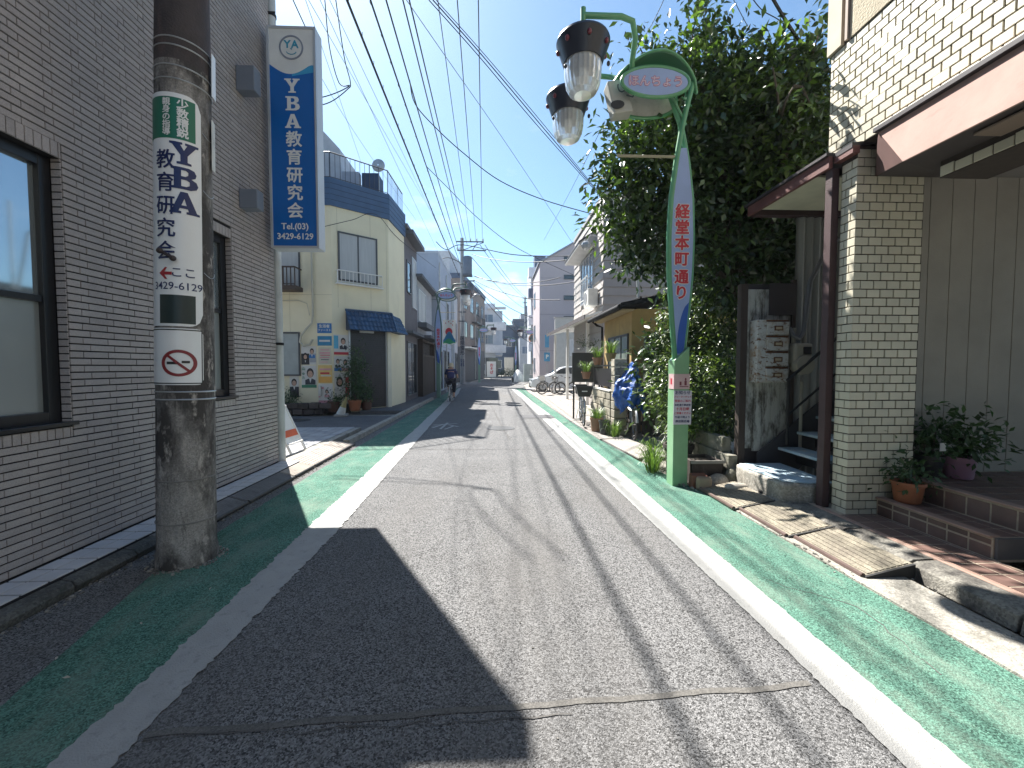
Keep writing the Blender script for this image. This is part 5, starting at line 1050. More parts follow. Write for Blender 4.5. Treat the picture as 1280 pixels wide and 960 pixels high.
s2 = bx('upper_step', grout, tb, 4.13, 9, .5, 4.2, .10, .478); tile_grid(s2, 'x', 4.13, 2.2, 4.19, .30, .475, .18, .17); tile_grid(s2, 'z', .478, 4.22, 5.6, 2.2, 4.19, .18, .18); bx('step_nose', nosem, s2, 4.112, 4.2, 1.5, 4.19, .472, .49, bevel=.004)
bx('side_path', grout, tb, 3.40, 9, -3, .49, -.01, .09)
# lean-to roof over the stairs
lt = root('stair_canopy', (3.6, 4.9, 3.6), 'small dark red edged canopy over the outside stairs beside the pillar', 'canopy')
bx('fascia', dred, lt, 3.36, 3.40, 4.16, 5.52, 3.60, 3.72, bevel=.004); bx('roof_edge', M('drip_dark', ()), lt, 3.33, 4.9, 4.16, 5.55, 3.722, 3.75); bx('soffit', M('soffit_cream', (.58, .56, .42), .7), lt, 3.401, 4.9, 4.45, 5.38, 3.64, 3.66); bx('end_beam', maroon, lt, 3.401, 4.9, 5.40, 5.5, 3.58, 3.70)
bx('fascia', dred, lt, 3.405, 3.475, 3.93, 4.155, 3.64, 3.71) ; MB().prism([(3.40, 3.935, 3.69), (3.40, 3.935, 3.735), (3.66, 3.935, 3.775), (3.66, 3.935, 3.745)], (0, .20, 0)).build('cap_strip', M('drip_dark', ()), lt)
pp = bx('steel_post', maroon, None, 3.40, 3.475, 4.16, 4.25, .0, 3.60, bevel=.004); tag(pp, 'dark maroon steel post between the stairs and the cream tiled pillar', 'post')
# ---------------------------------------------------------------- outside stairs climbing away from the street
ss = root('outside_stairs', (3.7, 4.8, 0), 'outside stairs with blue painted treads and a rough concrete bottom step', 'stairs')
bluetr = M('blue_tread', (.36, .48, .55), .7, .12, 5, bump=.3, dirt=[((.62, .62, .58), 5, .5, .7, (1, 1, 1)), ((.15, .15, .14), 7, .62, .8, (1, 1, 1))])
rough = M('rough_concrete', (.34, .32, .28), .95, .2, 4, bump=1, bscale=18, fleck=.25, fscale=60, dirt=((.13, .12, .10), 4, .5, .75, (1, 1, 1)))
MB().prism([(3.09, 5.02, 0), (3.13, 4.38, 0), (3.39, 4.30, 0), (3.70, 4.30, 0), (3.74, 5.3, 0), (3.14, 5.3, 0)], (0, 0, .325)).build('bottom_step', rough, ss, bevel=.03)
MB().prism([(3.12, 5.00, .33), (3.16, 4.41, .33), (3.40, 4.33, .33), (3.67, 4.33, .33), (3.71, 5.26, .33), (3.17, 5.26, .33)], (0, 0, .008)).build('tread', bluetr, ss)
for k in range(1, 9): x = 3.47+.25*k; bx('tread', bluetr, ss, x, x+.30, 4.52, 5.32, .33+.205*k-.035, .33+.205*k, bevel=.006); 
MB().prism([(3.45, 5.33, .0), (3.45, 5.33, .45), (5.6, 5.33, 2.2), (5.6, 5.33, 1.9), (3.8, 5.33, .0)], (0, .03, 0)).build('stringer', M('steel_dark', (.05, .05, .055), .6), ss)
for k in range(1, 8): x = 3.49+.25*k; bx('riser', M('steel_dark', ()), ss, x+.22, x+.235, 4.55, 5.30, .33+.205*(k-1), .33+.205*k-.04)
hr = MB(); hr.tube([(3.72, 5.15, .6), (3.72, 5.15, 1.45)], .018, 8).tube([(3.70, 5.15, 1.42), (5.2, 5.15, 2.70)], .02, 8).tube([(3.72, 5.15, .98), (5.2, 5.15, 2.25)], .014, 8).tube([(4.6, 5.15, 1.3), (4.6, 5.15, 2.2)], .014, 8); hr.build('handrail', black, ss, smooth=True)
cw = root('corrugated_wall', (4.6, 5.45, 0), 'pale grey corrugated metal wall behind the outside stairs', 'wall'); mb = MB(); V = []; xs = np.linspace(4.0, 6.2, 111)
cwm = M('corrugated', (.36, .37, .36), .6, .12, 3, stretch=(1, 1, .3), dirt=((.2, .2, .19), 4, .5, .8, (1, 1, .2)))
for x in xs: d = .018*math.sin((x-4)*math.pi*2/.11); V += [(x, 5.46+d, .0), (x, 5.46+d, 3.9), (x, 5.48+d, 0), (x, 5.48+d, 3.9)]
mb.add(V, [(4*i, 4*i+4, 4*i+5, 4*i+1) for i in range(110)]+[(4*i+2, 4*i+3, 4*i+7, 4*i+6) for i in range(110)]); mb.build('sheet', cwm, cw)
pbd = root('plank_panel', (3.6, 5.45, .4), 'weathered white plank panel behind the rusty letter boxes', 'panel')
plk = M('weathered_plank', (.46, .45, .41), .85, .12, 3, vk=.1, bump=.5, stretch=(6, 6, .5), dirt=[((.10, .09, .075), 3.2, .47, .60, (2.4, 1, .7)), ((.20, .10, .05), 6, .64, .8, (1, 1, .3))])
for k in range(5): mb = MB(); mb.cur = random.random(); mb.box(3.325+k*.122, 3.44+k*.122, 5.43+.002*(k % 2), 5.455, .46 if k else .5, 2.62); mb.build('plank', plk, pbd, bevel=.003)
bx('frame_post', woodd, pbd, 3.22, 3.31, 5.38, 5.47, 0, 2.68); bx('frame_post', woodd, pbd, 3.94, 3.99, 5.42, 5.47, 0, 2.75); bx('dark_board', M('soffit_dark', ()), pbd, 3.62, 3.99, 5.415, 5.43, 2.28, 2.7); bx('back_board', M('soffit_dark', ()), pbd, 3.31, 4.05, 5.49, 5.51, 0, 2.7)

# letter boxes
mbx = root('letter_boxes', (3.62, 5.3, 1.38), 'stack of four rusty white letter boxes on the plank panel', 'letter boxes')
rusty = M('rusty_white', (.52, .52, .50), .6, .08, 6, dirt=[((.15, .065, .025), 15, .53, .62, (1, 1, 2.0)), ((.34, .22, .11), 6, .48, .70, (1, 1, 1))]); rust = M('rust', (.13, .06, .03), .9, .3, 20)
bx('case', rusty, mbx, 3.36, 3.76, 5.24, 5.41, 1.39, 2.20, bevel=.006)
for k in range(4):
    z = 1.405+k*.2; d = bx('door', rusty, mbx, 3.47, 3.755, 5.212, 5.238, z, z+.165, bevel=.006); bx('name_slot', rust, d, 3.56, 3.67, 5.204, 5.213, z+.055, z+.115); bx('name_card', M('card_buff', (.46, .38, .26), .7), d, 3.575, 3.655, 5.201, 5.2045, z+.068, z+.10)
    bx('slot_rim', rust, mbx, 3.47, 3.755, 5.222, 5.24, z+.168, z+.19)
# gas meter
gm_ = root('gas_meter', (4.07, 5.3, 1.5), 'beige gas meter with pipes beside the letter boxes', 'gas meter'); gmm = M('meter_beige', (.36, .34, .28), .5, .1)
bx('body', gmm, gm_, 3.95, 4.19, 5.2, 5.36, 1.62, 1.9, bevel=.03); MB().lathe((4.07, 5.19, 1.62), [(.02, -.05), (.12, -.03), (.13, .05), (.1, .14)], 20, axis='y').build('diaphragm', gmm, gm_, smooth=True); bx('dial', blackp, gm_, 4.06, 4.16, 5.19, 5.2, 1.76, 1.85); MB().tube([(4.0, 5.3, 1.88), (4.0, 5.3, 2.1)], .028, 10).tube([(4.14, 5.3, 1.88), (4.14, 5.3, 2.1)], .028, 10).tube([(4.14, 5.32, 1.4), (4.14, 5.32, .4)], .02, 8).build('pipe', gmm, gm_, smooth=True)
MB().tube([(3.92, 5.28, 2.1), (3.95, 5.25, 2.0), (4.03, 5.24, 1.95), (4.10, 5.26, 2.05), (4.14, 5.28, 2.3), (4.2, 5.3, 2.7), (4.4, 5.3, 3.1), (4.6, 5.3, 3.3)], .028, 8).build('cable_duct', M('duct_grey', (.15, .15, .16), .6), gm_, smooth=True)
gm_.location.x -= .12
# pots by the entrance
pot('plant_pot', 'terracotta pot with a small plant on the lower brown step', (3.95, 3.80, .300), .10, .125, .20, terra)
plant('potted_plant', 'small leafy plant in the terracotta pot by the tiled pillar', (3.95, 3.80, .48), [(0, 0, .08, .10), (-.05, 0, .14, .07), (.06, 0, .15, .07)], 230, .075, leafC, seed=11, aspect=.4)
pot('plant_pot', 'black pot with white tag on the upper step', (4.38, 4.02, .487), .10, .12, .22, blackp)
plant('potted_plant', 'dark leafy plant in the black pot beside the tiled pillar', (4.38, 4.0, .68), [(0, -.02, .12, .14), (.05, 0, .28, .12), (-.1, 0, .18, .09)], 380, .085, leafC, seed=12)
pot('plant_pot', 'mauve pot on the upper entrance step', (4.62, 3.95, .487), .11, .135, .22, M('pot_mauve', (.26, .13, .19), .5))
plant('potted_plant', 'dark leafy plant in the mauve pot', (4.62, 3.95, .68), [(0, 0, .12, .15), (0, 0, .30, .12), (.1, -.05, .15, .1)], 420, .085, leafC, seed=13)
MB().box(4.345, 4.405, 3.88, 3.884, .77, .85).build('tag', white, None); bpy.data.objects['tag'].name = 'plant_tag'; tag(bpy.data.objects['plant_tag'], 'small white tag stuck in the black pot', 'plant label')
# ================================================================ RIGHT: tree, hedge and the small things under them
tr = root('broadleaf_tree', (4.6, 7.6, 0), 'large dark green broadleaf tree overhanging the lane behind the nearest lamp post', 'tree')
def at(x, y, Y, r, rz=None, k=.94): p = AY(x, y, Y*k); return (p.x, p.y, p.z, r*k, r*k*.85, (rz or r)*k)
blobs = [at(800, 205, 7.0, .62), at(775, 250, 7.2, .42), at(800, 310, 7.0, .42), at(840, 300, 6.9, .7), at(850, 230, 7.2, .8), at(875, 150, 7.2, .8), at(835, 130, 7.4, .55), at(800, 150, 7.3, .45), at(905, 240, 7.6, .9),
  at(930, 170, 7.4, .8), at(985, 130, 7.0, .6), at(1000, 210, 6.8, .65), at(960, 260, 7.2, .8), at(920, 330, 6.9, .7), at(985, 320, 6.8, .6), at(870, 75, 7.2, .38, .5), at(885, 30, 7.2, .26, .6), at(835, 75, 7.3, .28), at(960, 95, 7.1, .5), at(1015, 95, 6.6, .35),
  at(1024, 40, 6.5, .13, .45), at(925, 80, 7.3, .3), at(800, 60, 7.4, .22), at(905, 110, 7.5, .5), at(860, 20, 7.3, .14, .35), at(765, 215, 7.2, .22), at(1010, 280, 6.6, .4), at(1025, 160, 6.6, .35)]
deep = [(4.3, 7.1, 4.2, 1.3, .6, 1.6), (3.5, 7.2, 4.2, .7, .4, 1.0), (4.9, 6.9, 4.6, .9, .6, 1.4), (3.9, 6.9, 5.6, .9, .5, .9), (4.6, 7.4, 3.2, .8, .5, .7)]
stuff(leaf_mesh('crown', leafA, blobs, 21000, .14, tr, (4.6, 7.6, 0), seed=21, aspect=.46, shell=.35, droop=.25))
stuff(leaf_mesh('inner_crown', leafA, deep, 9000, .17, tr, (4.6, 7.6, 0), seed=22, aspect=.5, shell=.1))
stuff(leaf_mesh('sunlit_leaves', leafB, [at(782, 235, 6.9, .4), at(770, 285, 7.0, .35), at(870, 330, 6.9, .3), at(800, 185, 6.9, .4), at(925, 60, 7.2, .35), at(960, 100, 7.0, .5), at(985, 70, 6.9, .3), at(810, 65, 7.2, .3), at(1000, 130, 6.7, .5), at(940, 150, 7.0, .6), at(880, 110, 7.0, .6), at(960, 200, 6.8, .6), at(830, 180, 6.9, .5)], 3800, .135, tr, (4.6, 7.6, 0), seed=23, aspect=.48))  # sunlight on the crown painted as leaves of a brighter green
mb = MB(); base = Vector((4.3, 6.7, 0)); mb.tube([base, base+Vector((.05, 0, 1.2)), base+Vector((-.05, 0, 2.6))], [.19, .15, .13], 12); mb.build('trunk', bark, tr, smooth=True)
mb = MB(); fork = base+Vector((-.05, 0, 2.6)); r_ = random.Random(5)
for b in blobs:
    e_ = Vector(b[:3]); m_ = fork.lerp(e_, .5)+Vector((r_.uniform(-.2, .2), r_.uniform(-.2, .2), r_.uniform(0, .4))); mb.tube([fork, m_, e_], [.06, .035, .010], 6)
    for k in range(4):
        q = m_.lerp(e_, r_.uniform(.2, .9)); d = Vector((r_.uniform(-1, 1), r_.uniform(-1, 1), r_.uniform(-.1, 1))).normalized()*b[3]*.9; mb.tube([q, q+d*.6, q+d], [.014, .010, .004], 4)
mb.build('branches', bark, tr)
# single leaves on the outer sprigs
lmb = []
for v in range(4):
    m = MB(); m.cur = .2+.2*v; m.add([(0, 0, 0), (.045, .03, .012), (.05, .08, .016), (.0, .16, -.01), (-.05, .08, .016), (-.045, .03, .012), (0, .05, -.002), (0, .1, -.004)], [(0, 1, 6), (1, 2, 7, 6), (2, 3, 7), (3, 4, 7), (4, 5, 6, 7), (5, 0, 6)])
    me = bpy.data.meshes.new('leaf'); me.from_pydata(m.v, [], m.f); a = me.attributes.new('v', 'FLOAT', 'FACE'); a.data.foreach_set('value', m.a); me.materials.append(leafA if v < 3 else leafB); lmb.append(me)
for (x, y, n) in ((966, 84, 12), (992, 108, 10), (1012, 128, 7), (1030, 20, 16), (1026, 55, 12), (872, 14, 16), (890, 30, 16), (835, 42, 10), (800, 40, 10), (768, 200, 10), (758, 252, 12), (762, 285, 8), (926, 62, 12), (945, 60, 10), (1000, 60, 10)):
    c = AY(x, y, {966: 4.75, 992: 4.6, 1012: 4.55}.get(x, 6.1 if x > 950 else 6.5))
    for k in range(n):
        ob = bpy.data.objects.new('leaf', lmb[r_.choice((0, 1, 2, 2, 3)) if x < 950 else r_.randrange(3)]); C.objects.link(ob); ob.parent = tr; ob.location = c+Vector((r_.gauss(0, .07), r_.gauss(0, .07), r_.gauss(0, .13)))-ORG[tr.name]; ob.rotation_euler = (r_.uniform(-.9, .9), r_.uniform(-.9, .9), r_.uniform(0, 6.3)); s_ = r_.uniform(.5, .85); ob.scale = (s_, s_, s_)
for (a, b) in (((975, 150, 6.3), (966, 84, 4.75)), ((975, 150, 6.3), (992, 108, 4.6)), ((992, 108, 4.6), (1012, 128, 4.55))): MB().tube([AY(*a), AY(*a).lerp(AY(*b), .5)+Vector((0, 0, .08)), AY(*b)], [.022, .015, .008], 6).build('sprig', bark, tr)
hg = root('hedge', (3.2, 6.6, 0), 'leafy green hedge growing over the low wall behind the nearest lamp post', 'hedge')
_at = at; at = lambda x, y, Y, r: _at(x, y, Y, r, None, 1)
hb = [at(840, 425, 7.5, .33), at(862, 430, 7.2, .42), at(850, 480, 6.6, .42), at(885, 480, 6.3, .4), at(905, 430, 6.7, .34), at(870, 520, 6.4, .36), at(905, 520, 6.1, .28), at(890, 390, 7.1, .45), at(848, 385, 7.6, .34), at(905, 475, 6.0, .25)]
stuff(leaf_mesh('foliage', leafA, hb, 8000, .085, hg, (3.2, 6.6, 0), seed=31, aspect=.4, shell=.3, droop=.5)); stuff(leaf_mesh('sunlit_foliage', M('leaf_hedge_sunlit', (.085, .14, .04), .4, .15, 5, vk=.4, transl=.3, hue=(.17, .22, .07)), hb, 5200, .085, hg, (3.2, 6.6, 0), seed=32, aspect=.36, shell=.75, droop=.6))  # outer hedge leaves carry the sunlight in their paler colour
stuff(leaf_mesh('inner_foliage', leafA, [(3.9, 7.6, 1.3, 1.0, .5, 1.2), (3.3, 7.5, 1.2, .6, .4, 1.1)], 3500, .16, hg, (3.2, 6.6, 0), seed=33, shell=.1))
mb = MB()
for b in hb: mb.tube([(b[0]+.1, b[1]+.3, .0), (b[0]+.05, b[1]+.2, b[2]*.6), b[:3]], [.025, .018, .006], 5)
mb.build('stems', bark, hg)
bw = root('backdrop_wall', (4.8, 9.55, 0), 'dark backdrop wall added behind the leaves under the big tree', 'wall'); bx('wall', M('backdrop_dark', (.05, .052, .045), .9, .3, 4), bw, 3.42, 7.2, 9.4, 9.55, 0, 2.3)  # added dark backdrop to deepen the gloom behind the foliage
lw = root('low_wall', (3.15, 6.0, 0), 'low mossy concrete block wall under the hedge', 'wall')
blk = M('mossy_block', (.22, .21, .17), .95, .2, 4, vk=.2, bump=.8, bscale=40, dirt=((.07, .075, .045), 5, .5, .7, (1, 1, 1)))
for r2 in range(3):
    for k in range(4):
        mb = MB(); mb.cur = random.random(); y = 5.55+k*.42-(.2 if r2 % 2 else 0); mb.box(3.06+.02*r2, 3.18+.02*r2, y, y+.405, .02+r2*.205, .215+r2*.205); mb.build('block', blk, lw, bevel=.008)
for k in range(2): mb = MB(); mb.cur = random.random(); mb.box(3.19+k*.0, 3.3, 5.50, 5.56, .02+.2*k, .21+.2*k) ; mb.build('block', blk, lw, bevel=.008)
# planter boxes, round pot, bricks and stones round the post foot
pbx = root('planter_box', (2.85, 5.55, 0), 'dark planter box beside the foot of the nearest lamp post', 'planter'); dkp = M('dark_planter', (.045, .035, .03), .8, .3, 8, bump=.4)
mb = MB().box(2.62, 3.05, 5.42, 5.46, .0, .33).box(2.62, 3.05, 5.84, 5.88, .0, .33).box(2.62, 2.66, 5.461, 5.839, 0, .33).box(3.01, 3.05, 5.461, 5.839, 0, .33); mb.build('box', dkp, pbx, bevel=.006); bx('soil', soil, pbx, 2.66, 3.01, 5.46, 5.84, .02, .29)
bx('box_rim', M('rim_grey', (.25, .24, .22), .7), pbx, 2.60, 3.07, 5.405, 5.42, .30, .34)
pot('round_planter', 'round dark pot standing behind the planter box under the notices', (2.78, 6.2, 0), .17, .21, .42, dkp, cat='planter')
MB().obox((2.66, 5.33, .09), (.10, 0, 0), (0, .05, .01), (0, -.01, .09)).build('brick_piece', M('red_brick', (.22, .09, .06), .85, .2, 8, bump=.5), None, bevel=.006); tag(bpy.data.objects['brick_piece'], 'red brick piece standing right of the nearest lamp post', 'brick')
MB().prism([(2.58, 5.20, 0), (2.76, 5.16, 0), (2.80, 5.26, 0), (2.62, 5.32, 0)], (.0, .0, .17)).build('plastic_sack', M('sack_buff', (.30, .23, .16), .6, .2), None, bevel=.03); tag(bpy.data.objects['plastic_sack'], 'buff bag slumped at the foot of the nearest lamp post', 'bag')
def rock(name, label, c, s_, mat, sd=1):
    r2 = random.Random(sd); mb = MB().ell(c, s_[0], s_[1], s_[2], 14, 9); mb.v = [(c[0]+(v[0]-c[0])*(1+.12*math.sin(7*v[0]+sd)+.08*math.sin(13*v[2]+sd)), c[1]+(v[1]-c[1])*(1+.12*math.cos(9*v[1]+sd)), max(.0, c[2]+(v[2]-c[2])*(1+.1*math.sin(8*v[0])))) for v in mb.v]; return tag(mb.build(name, mat, None, smooth=True), label, 'stone')
rock('stone', 'grey stone block behind the farthest kerb ramp', (2.95, 5.35, .08), (.14, .11, .11), rough, 2); rock('stone', 'pale rounded stone lying by the concrete bottom step', (2.98, 5.0, .10), (.15, .07, .06), M('pale_stone', (.40, .37, .32), .8), 5); rock('stone', 'small dark stone between planter box and stairs', (3.14, 5.35, .15), (.1, .1, .12), blk, 7)
MB().prism([(2.62, 5.22, 0), (3.1, 5.0, 0), (3.05, 5.4, 0), (2.6, 5.41, 0)], (0, 0, .05)).build('paving_rubble', rough, None, bevel=.015); struct(bpy.data.objects['paving_rubble'])
MB().lathe((3.12, 4.72, .115), [(.035, 0), (.035, .03), (.02, .035)], 14).build('valve_cap', blackp, None); tag(bpy.data.objects['valve_cap'], 'small black cap on the concrete beside the pale stone', 'cap')
MB().box(3.06, 3.36, 4.0, 5.1, .0, .11).build('verge_slab', conc, None, bevel=.01); struct(bpy.data.objects['verge_slab'])
def blades(name, label, c, n, h, spread, mat, sd=1):
    r2 = random.Random(sd); mb = MB()
    for i in range(n):
        a = r2.uniform(0, 6.28); q = r2.uniform(0, spread*.4); b = Vector((c[0]+q*math.cos(a), c[1]+q*math.sin(a), c[2])); o = Vector((math.cos(a), math.sin(a), 0)); hh = h*r2.uniform(.5, 1.1); sp = spread*r2.uniform(.4, 1); w_ = .0055; s_ = Vector((-o.y, o.x, 0))*w_; mb.cur = r2.random(); P = [b, b+o*sp*.35+Vector((0, 0, hh*.75)), b+o*sp*.75+Vector((0, 0, hh*.95)), b+o*sp*1.05+Vector((0, 0, hh*.7))]
        V = []; 
        for k, p in enumerate(P): t = (1, 1, .7, .1)[k]; V += [p-s_*t, p+s_*t]
        mb.add(V, [(0, 1, 3, 2), (2, 3, 5, 4), (4, 5, 7, 6)])
    o = mb.build(name, mat, None, o=c); return stuff(tag(o, label, 'grass'))
blades('weeds', 'long bladed weeds growing left of the nearest lamp post', (2.36, 6.15, 0), 110, .36, .28, leafB, 1); blades('weeds', 'weedy tuft between the lamp post and the blue covered bicycle', (2.55, 6.6, 0), 110, .42, .3, leafB, 2); blades('weeds', 'long green blades growing out of the round dark pot', (2.8, 6.2, .4), 150, .38, .38, leafB, 3); blades('weeds', 'pale weeds along the foot of the block wall', (2.62, 9.15, 0), 120, .4, .3, leafB, 4)
# ================================================================ bicycles
def bicycle(name, label, loc, rz, frame, basket=True, rear_basket=False, grp='parked bicycles', steer=.0):
    r_ = root(name, (0, 0, 0), label, 'bicycle', grp); R_ = .33
    for y in (.54, -.54):
        w_ = MB().lathe((0, y, R_+.02), [(R_-.035, -.016), (R_, -.02), (R_+.018, 0), (R_, .02), (R_-.035, .016)], 30, axis='x', cap=False).build('wheel', M('bike_tyre', (.03, .03, .03), .8), r_, smooth=True)
        MB().lathe((0, y, R_+.02), [(R_-.055, -.012), (R_-.03, -.014), (R_-.03, .014), (R_-.055, .012)], 30, axis='x', cap=False).build('rim', chrome, w_, smooth=True)
        sp = MB()
        for k in range(18): a = 2*math.pi*k/18; sp.tube([(.012 if k % 2 else -.012, y, R_+.02), (0, y+(R_-.04)*math.cos(a), R_+.02+(R_-.04)*math.sin(a))], .0022, 4)
        sp.tube([(-.05, y, R_+.02), (.05, y, R_+.02)], .022, 10); sp.build('spokes', chrome, w_)
        fd = MB().tube([(0, y+(R_+.04)*math.cos(a), R_+.02+(R_+.04)*math.sin(a)) for a in np.linspace(.2 if y > 0 else .5, 2.6 if y > 0 else 3.3, 14)], .024, 6); fd.build('mudguard', steel, r_, smooth=True)
    f_ = MB(); bb_ = (0, -.05, .30); st_ = (0, -.2, .78); hd = (0, .36, .82); hl = (0, .40, .66)
    f_.tube([hl, (0, .2, .42), bb_], .020, 8).tube([bb_, st_], .018, 8).tube([hd, hl], .022, 8).tube([(0, .38, .74), (0, -.13, .50)], .016, 8)
    for s_ in (-.05, .05): f_.tube([bb_, (s_, -.54, .35)], .011, 6).tube([(0, -.17, .66), (s_, -.54, .35)], .010, 6).tube([(s_, .42, .66), (s_, .54, .35)], .013, 6)
    f_.tube([(-.05, .42, .66), (.05, .42, .66)], .014, 6); f_.build('frame', frame, r_, smooth=True)
    MB().tube([hd, (0, .33, 1.0), (0, .32, 1.02)], .014, 8).tube([(-.27, .12, 1.04), (-.22, .25, 1.06), (-.1, .33, 1.02), (.1, .33, 1.02), (.22, .25, 1.06), (.27, .12, 1.04)], .012, 8).build('handlebar', chrome, r_, smooth=True)
    MB().tube([(-.28, .08, 1.04), (-.25, .19, 1.05)], .018, 8).tube([(.28, .08, 1.04), (.25, .19, 1.05)], .018, 8).build('grip', blackp, r_); MB().tube([st_, (0, -.23, .92)], .014, 8).build('seat_post', chrome, r_)
    MB().ell((0, -.27, .95), .10, .13, .04, 12, 6).ell((0, -.13, .95), .04, .13, .03, 10, 6).build('saddle', blackp, r_, smooth=True); MB().lathe((.03, -.05, .30), [(.09, -.004), (.09, .004)], 20, axis='x').tube([(.05, -.05, .30), (.06, -.05, .13)], .01, 6).tube([(-.05, -.05, .30), (-.06, -.05, .47)], .01, 6).box(.05, .14, -.08, -.02, .12, .14).box(-.14, -.05, -.08, -.02, .46, .48).build('crank', chrome, r_)
    MB().tube([(-.07, -.5, .34), (-.13, -.62, .02)], .010, 6).tube([(.07, -.5, .34), (.13, -.62, .02)], .010, 6).tube([(-.13, -.62, .02), (.13, -.62, .02)], .010, 6).build('kickstand', chrome, r_)
    def bsk(y0, y1, z0, z1, w0, w1, m_):
        V = [(-w0, y0+.03, z0), (w0, y0+.03, z0), (w0, y1-.03, z0), (-w0, y1-.03, z0), (-w1, y0, z1), (w1, y0, z1), (w1, y1, z1), (-w1, y1, z1)]; q = MB(); q.add(V, [(0, 3, 2, 1), (0, 1, 5, 4), (1, 2, 6, 5), (2, 3, 7, 6), (3, 0, 4, 7)]); V2 = [(x*.96, y0+(y-y0)*.96+.005, z+.012) for x, y, z in V]; q.add(V2, [(0, 1, 2, 3), (0, 4, 5, 1), (1, 5, 6, 2), (2, 6, 7, 3), (3, 7, 4, 0)])
        q.tube([V[4], V[5], V[6], V[7], V[4]], .012, 6); return q.build('basket', m_, r_)
    if basket: b_ = bsk(.42, .74, .80, 1.06, .15, .215, basket if basket is not True else blackp); MB().box(-.07, .07, .745, .749, .93, .955).build('label_strip', white, b_)
    if rear_basket: bsk(-.76, -.42, .80, 1.05, .13, .17, blackp)
    else: MB().box(-.06, .06, -.75, -.4, .73, .745).tube([(-.05, -.7, .73), (-.04, -.54, .35)], .007, 5).tube([(.05, -.7, .73), (.04, -.54, .35)], .007, 5).build('carrier', steel, r_)
    r_.location = loc; r_.rotation_euler = (0, 0, rz); return r_
bicycle('bicycle', 'bicycle with a big black covered front basket facing the street by the block wall', (2.36, 11.3, .02), math.radians(173), M('bike_silver', (.35, .37, .4), .35, metal=.5), True, True)
bicycle('bicycle', 'parked city bicycle side on in front of the white carport, nose to the lane', (3.15, 23.6, .0), math.radians(97), M('bike_dark', (.06, .06, .07), .4), steel)
bicycle('bicycle', 'second city bicycle standing just behind the first one by the carport', (3.95, 24.1, .0), math.radians(84), M('bike_grey', (.25, .25, .27), .4), steel)
bicycle('bicycle', 'bicycle half hidden under the bright blue cover', (3.04, 9.25, .02), math.radians(170), M('bike_silver', ()), None, False)
# blue cover draped over handlebar and saddle
cv = MB(); V = []; n_ = 80; rows = 36; cb = M('blue_cover', (.008, .075, .30), .5, .3, 14, bump=1, bscale=22)
cx_, cy_ = 3.0, 9.15
for i in range(rows+1):
    t = i/rows; z = 1.66-t*.98
    for j in range(n_):
        a = 2*math.pi*j/n_; q = .06+.27*min(1, t*1.2)**.8*(1+.12*math.sin(6*a+2*t)+.09*math.sin(11*a+7*t)+.05*math.sin(19*a+13*t)); ex = 1+.0*t
        hem = .09*math.sin(3*a+1)+.06*math.sin(7*a) if t > .7 else 0
        lump = max(0, math.cos(a-math.pi))*(.20 if .15 < t < .97 else .03)*math.sin(math.pi*min(1, max(0, (t-.15)/.8)))
        V.append((cx_+.05*(1-t)+(q*.72+lump)*math.cos(a), cy_+q*1.5*math.sin(a), z+hem*(t-.7)/.3*(t > .7)+.02*math.sin(5*a+8*t)))
import mathutils
V = [tuple(Vector(p)+mathutils.noise.noise_vector(Vector(p)*7)*.05+mathutils.noise.noise_vector(Vector(p)*19)*.028) for p in V]
cv.add(V, [(i*n_+j, i*n_+(j+1) % n_, (i+1)*n_+(j+1) % n_, (i+1)*n_+j) for i in range(rows) for j in range(n_)]+[tuple(range(n_))]); tag(cv.build('bicycle_cover', cb, None, smooth=True), 'crumpled bright blue rain cover draped over a parked bicycle', 'cover')
# ================================================================ block wall, pots, black fence
kw = root('block_wall', (2.72, 10.4, 0), 'old mossy stone block wall with square gate pillar beside the basket bicycle', 'wall'); ob_ = M('old_block', (.36, .33, .26), .95, .18, 3, vk=.2, bump=1, bscale=30, dirt=[((.10, .09, .06), 4, .52, .68, (1, 1, 1))])
for r2 in range(5):
    for k in range(5):
        mb = MB(); mb.cur = random.random(); y = 9.68+k*.40-(.2 if r2 % 2 else 0); mb.box(2.68+random.uniform(-.008, .008), 2.82, max(9.66, y), min(y+.385, 11.7), .03+r2*.195, .21+r2*.195); mb.build('block', ob_, kw, bevel=.012)
for r2 in range(9): mb = MB(); mb.cur = random.random(); mb.box(2.69+random.uniform(-.006, .006), 2.98, 9.36, 9.64, .03+r2*.195, .21+r2*.195); mb.build('pillar_block', ob_, kw, bevel=.015)
bx('wall_cap', M('cap_white', (.55, .53, .48), .8, .1), kw, 2.66, 2.86, 9.66, 11.7, 1.0, 1.04, bevel=.006)
bf = root('black_fence', (2.75, 10.6, 1.04), 'black mesh screen standing on the block wall between the pots', 'fence'); bx('sheet', black, bf, 2.74, 2.75, 9.75, 11.5, 1.1, 1.55); MB().box(2.73, 2.76, 9.70, 9.75, 1.04, 1.72).box(2.73, 2.76, 11.5, 11.55, 1.04, 1.72).box(2.73, 2.76, 9.751, 11.499, 1.60, 1.64).build('frame', black, bf)
nb = root('notice_board', (2.65, 12.7, 0), 'plain dark grey board standing behind the basket bicycle', 'board'); bx('board', M('board_dark', (.05, .055, .055), .7), nb, 2.32, 3.25, 12.6, 12.66, 1.12, 2.02, bevel=.006); bx('leg', black, nb, 2.36, 2.41, 12.665, 12.70, 0, 1.9); bx('leg', black, nb, 3.15, 3.20, 12.665, 12.70, 0, 1.9)
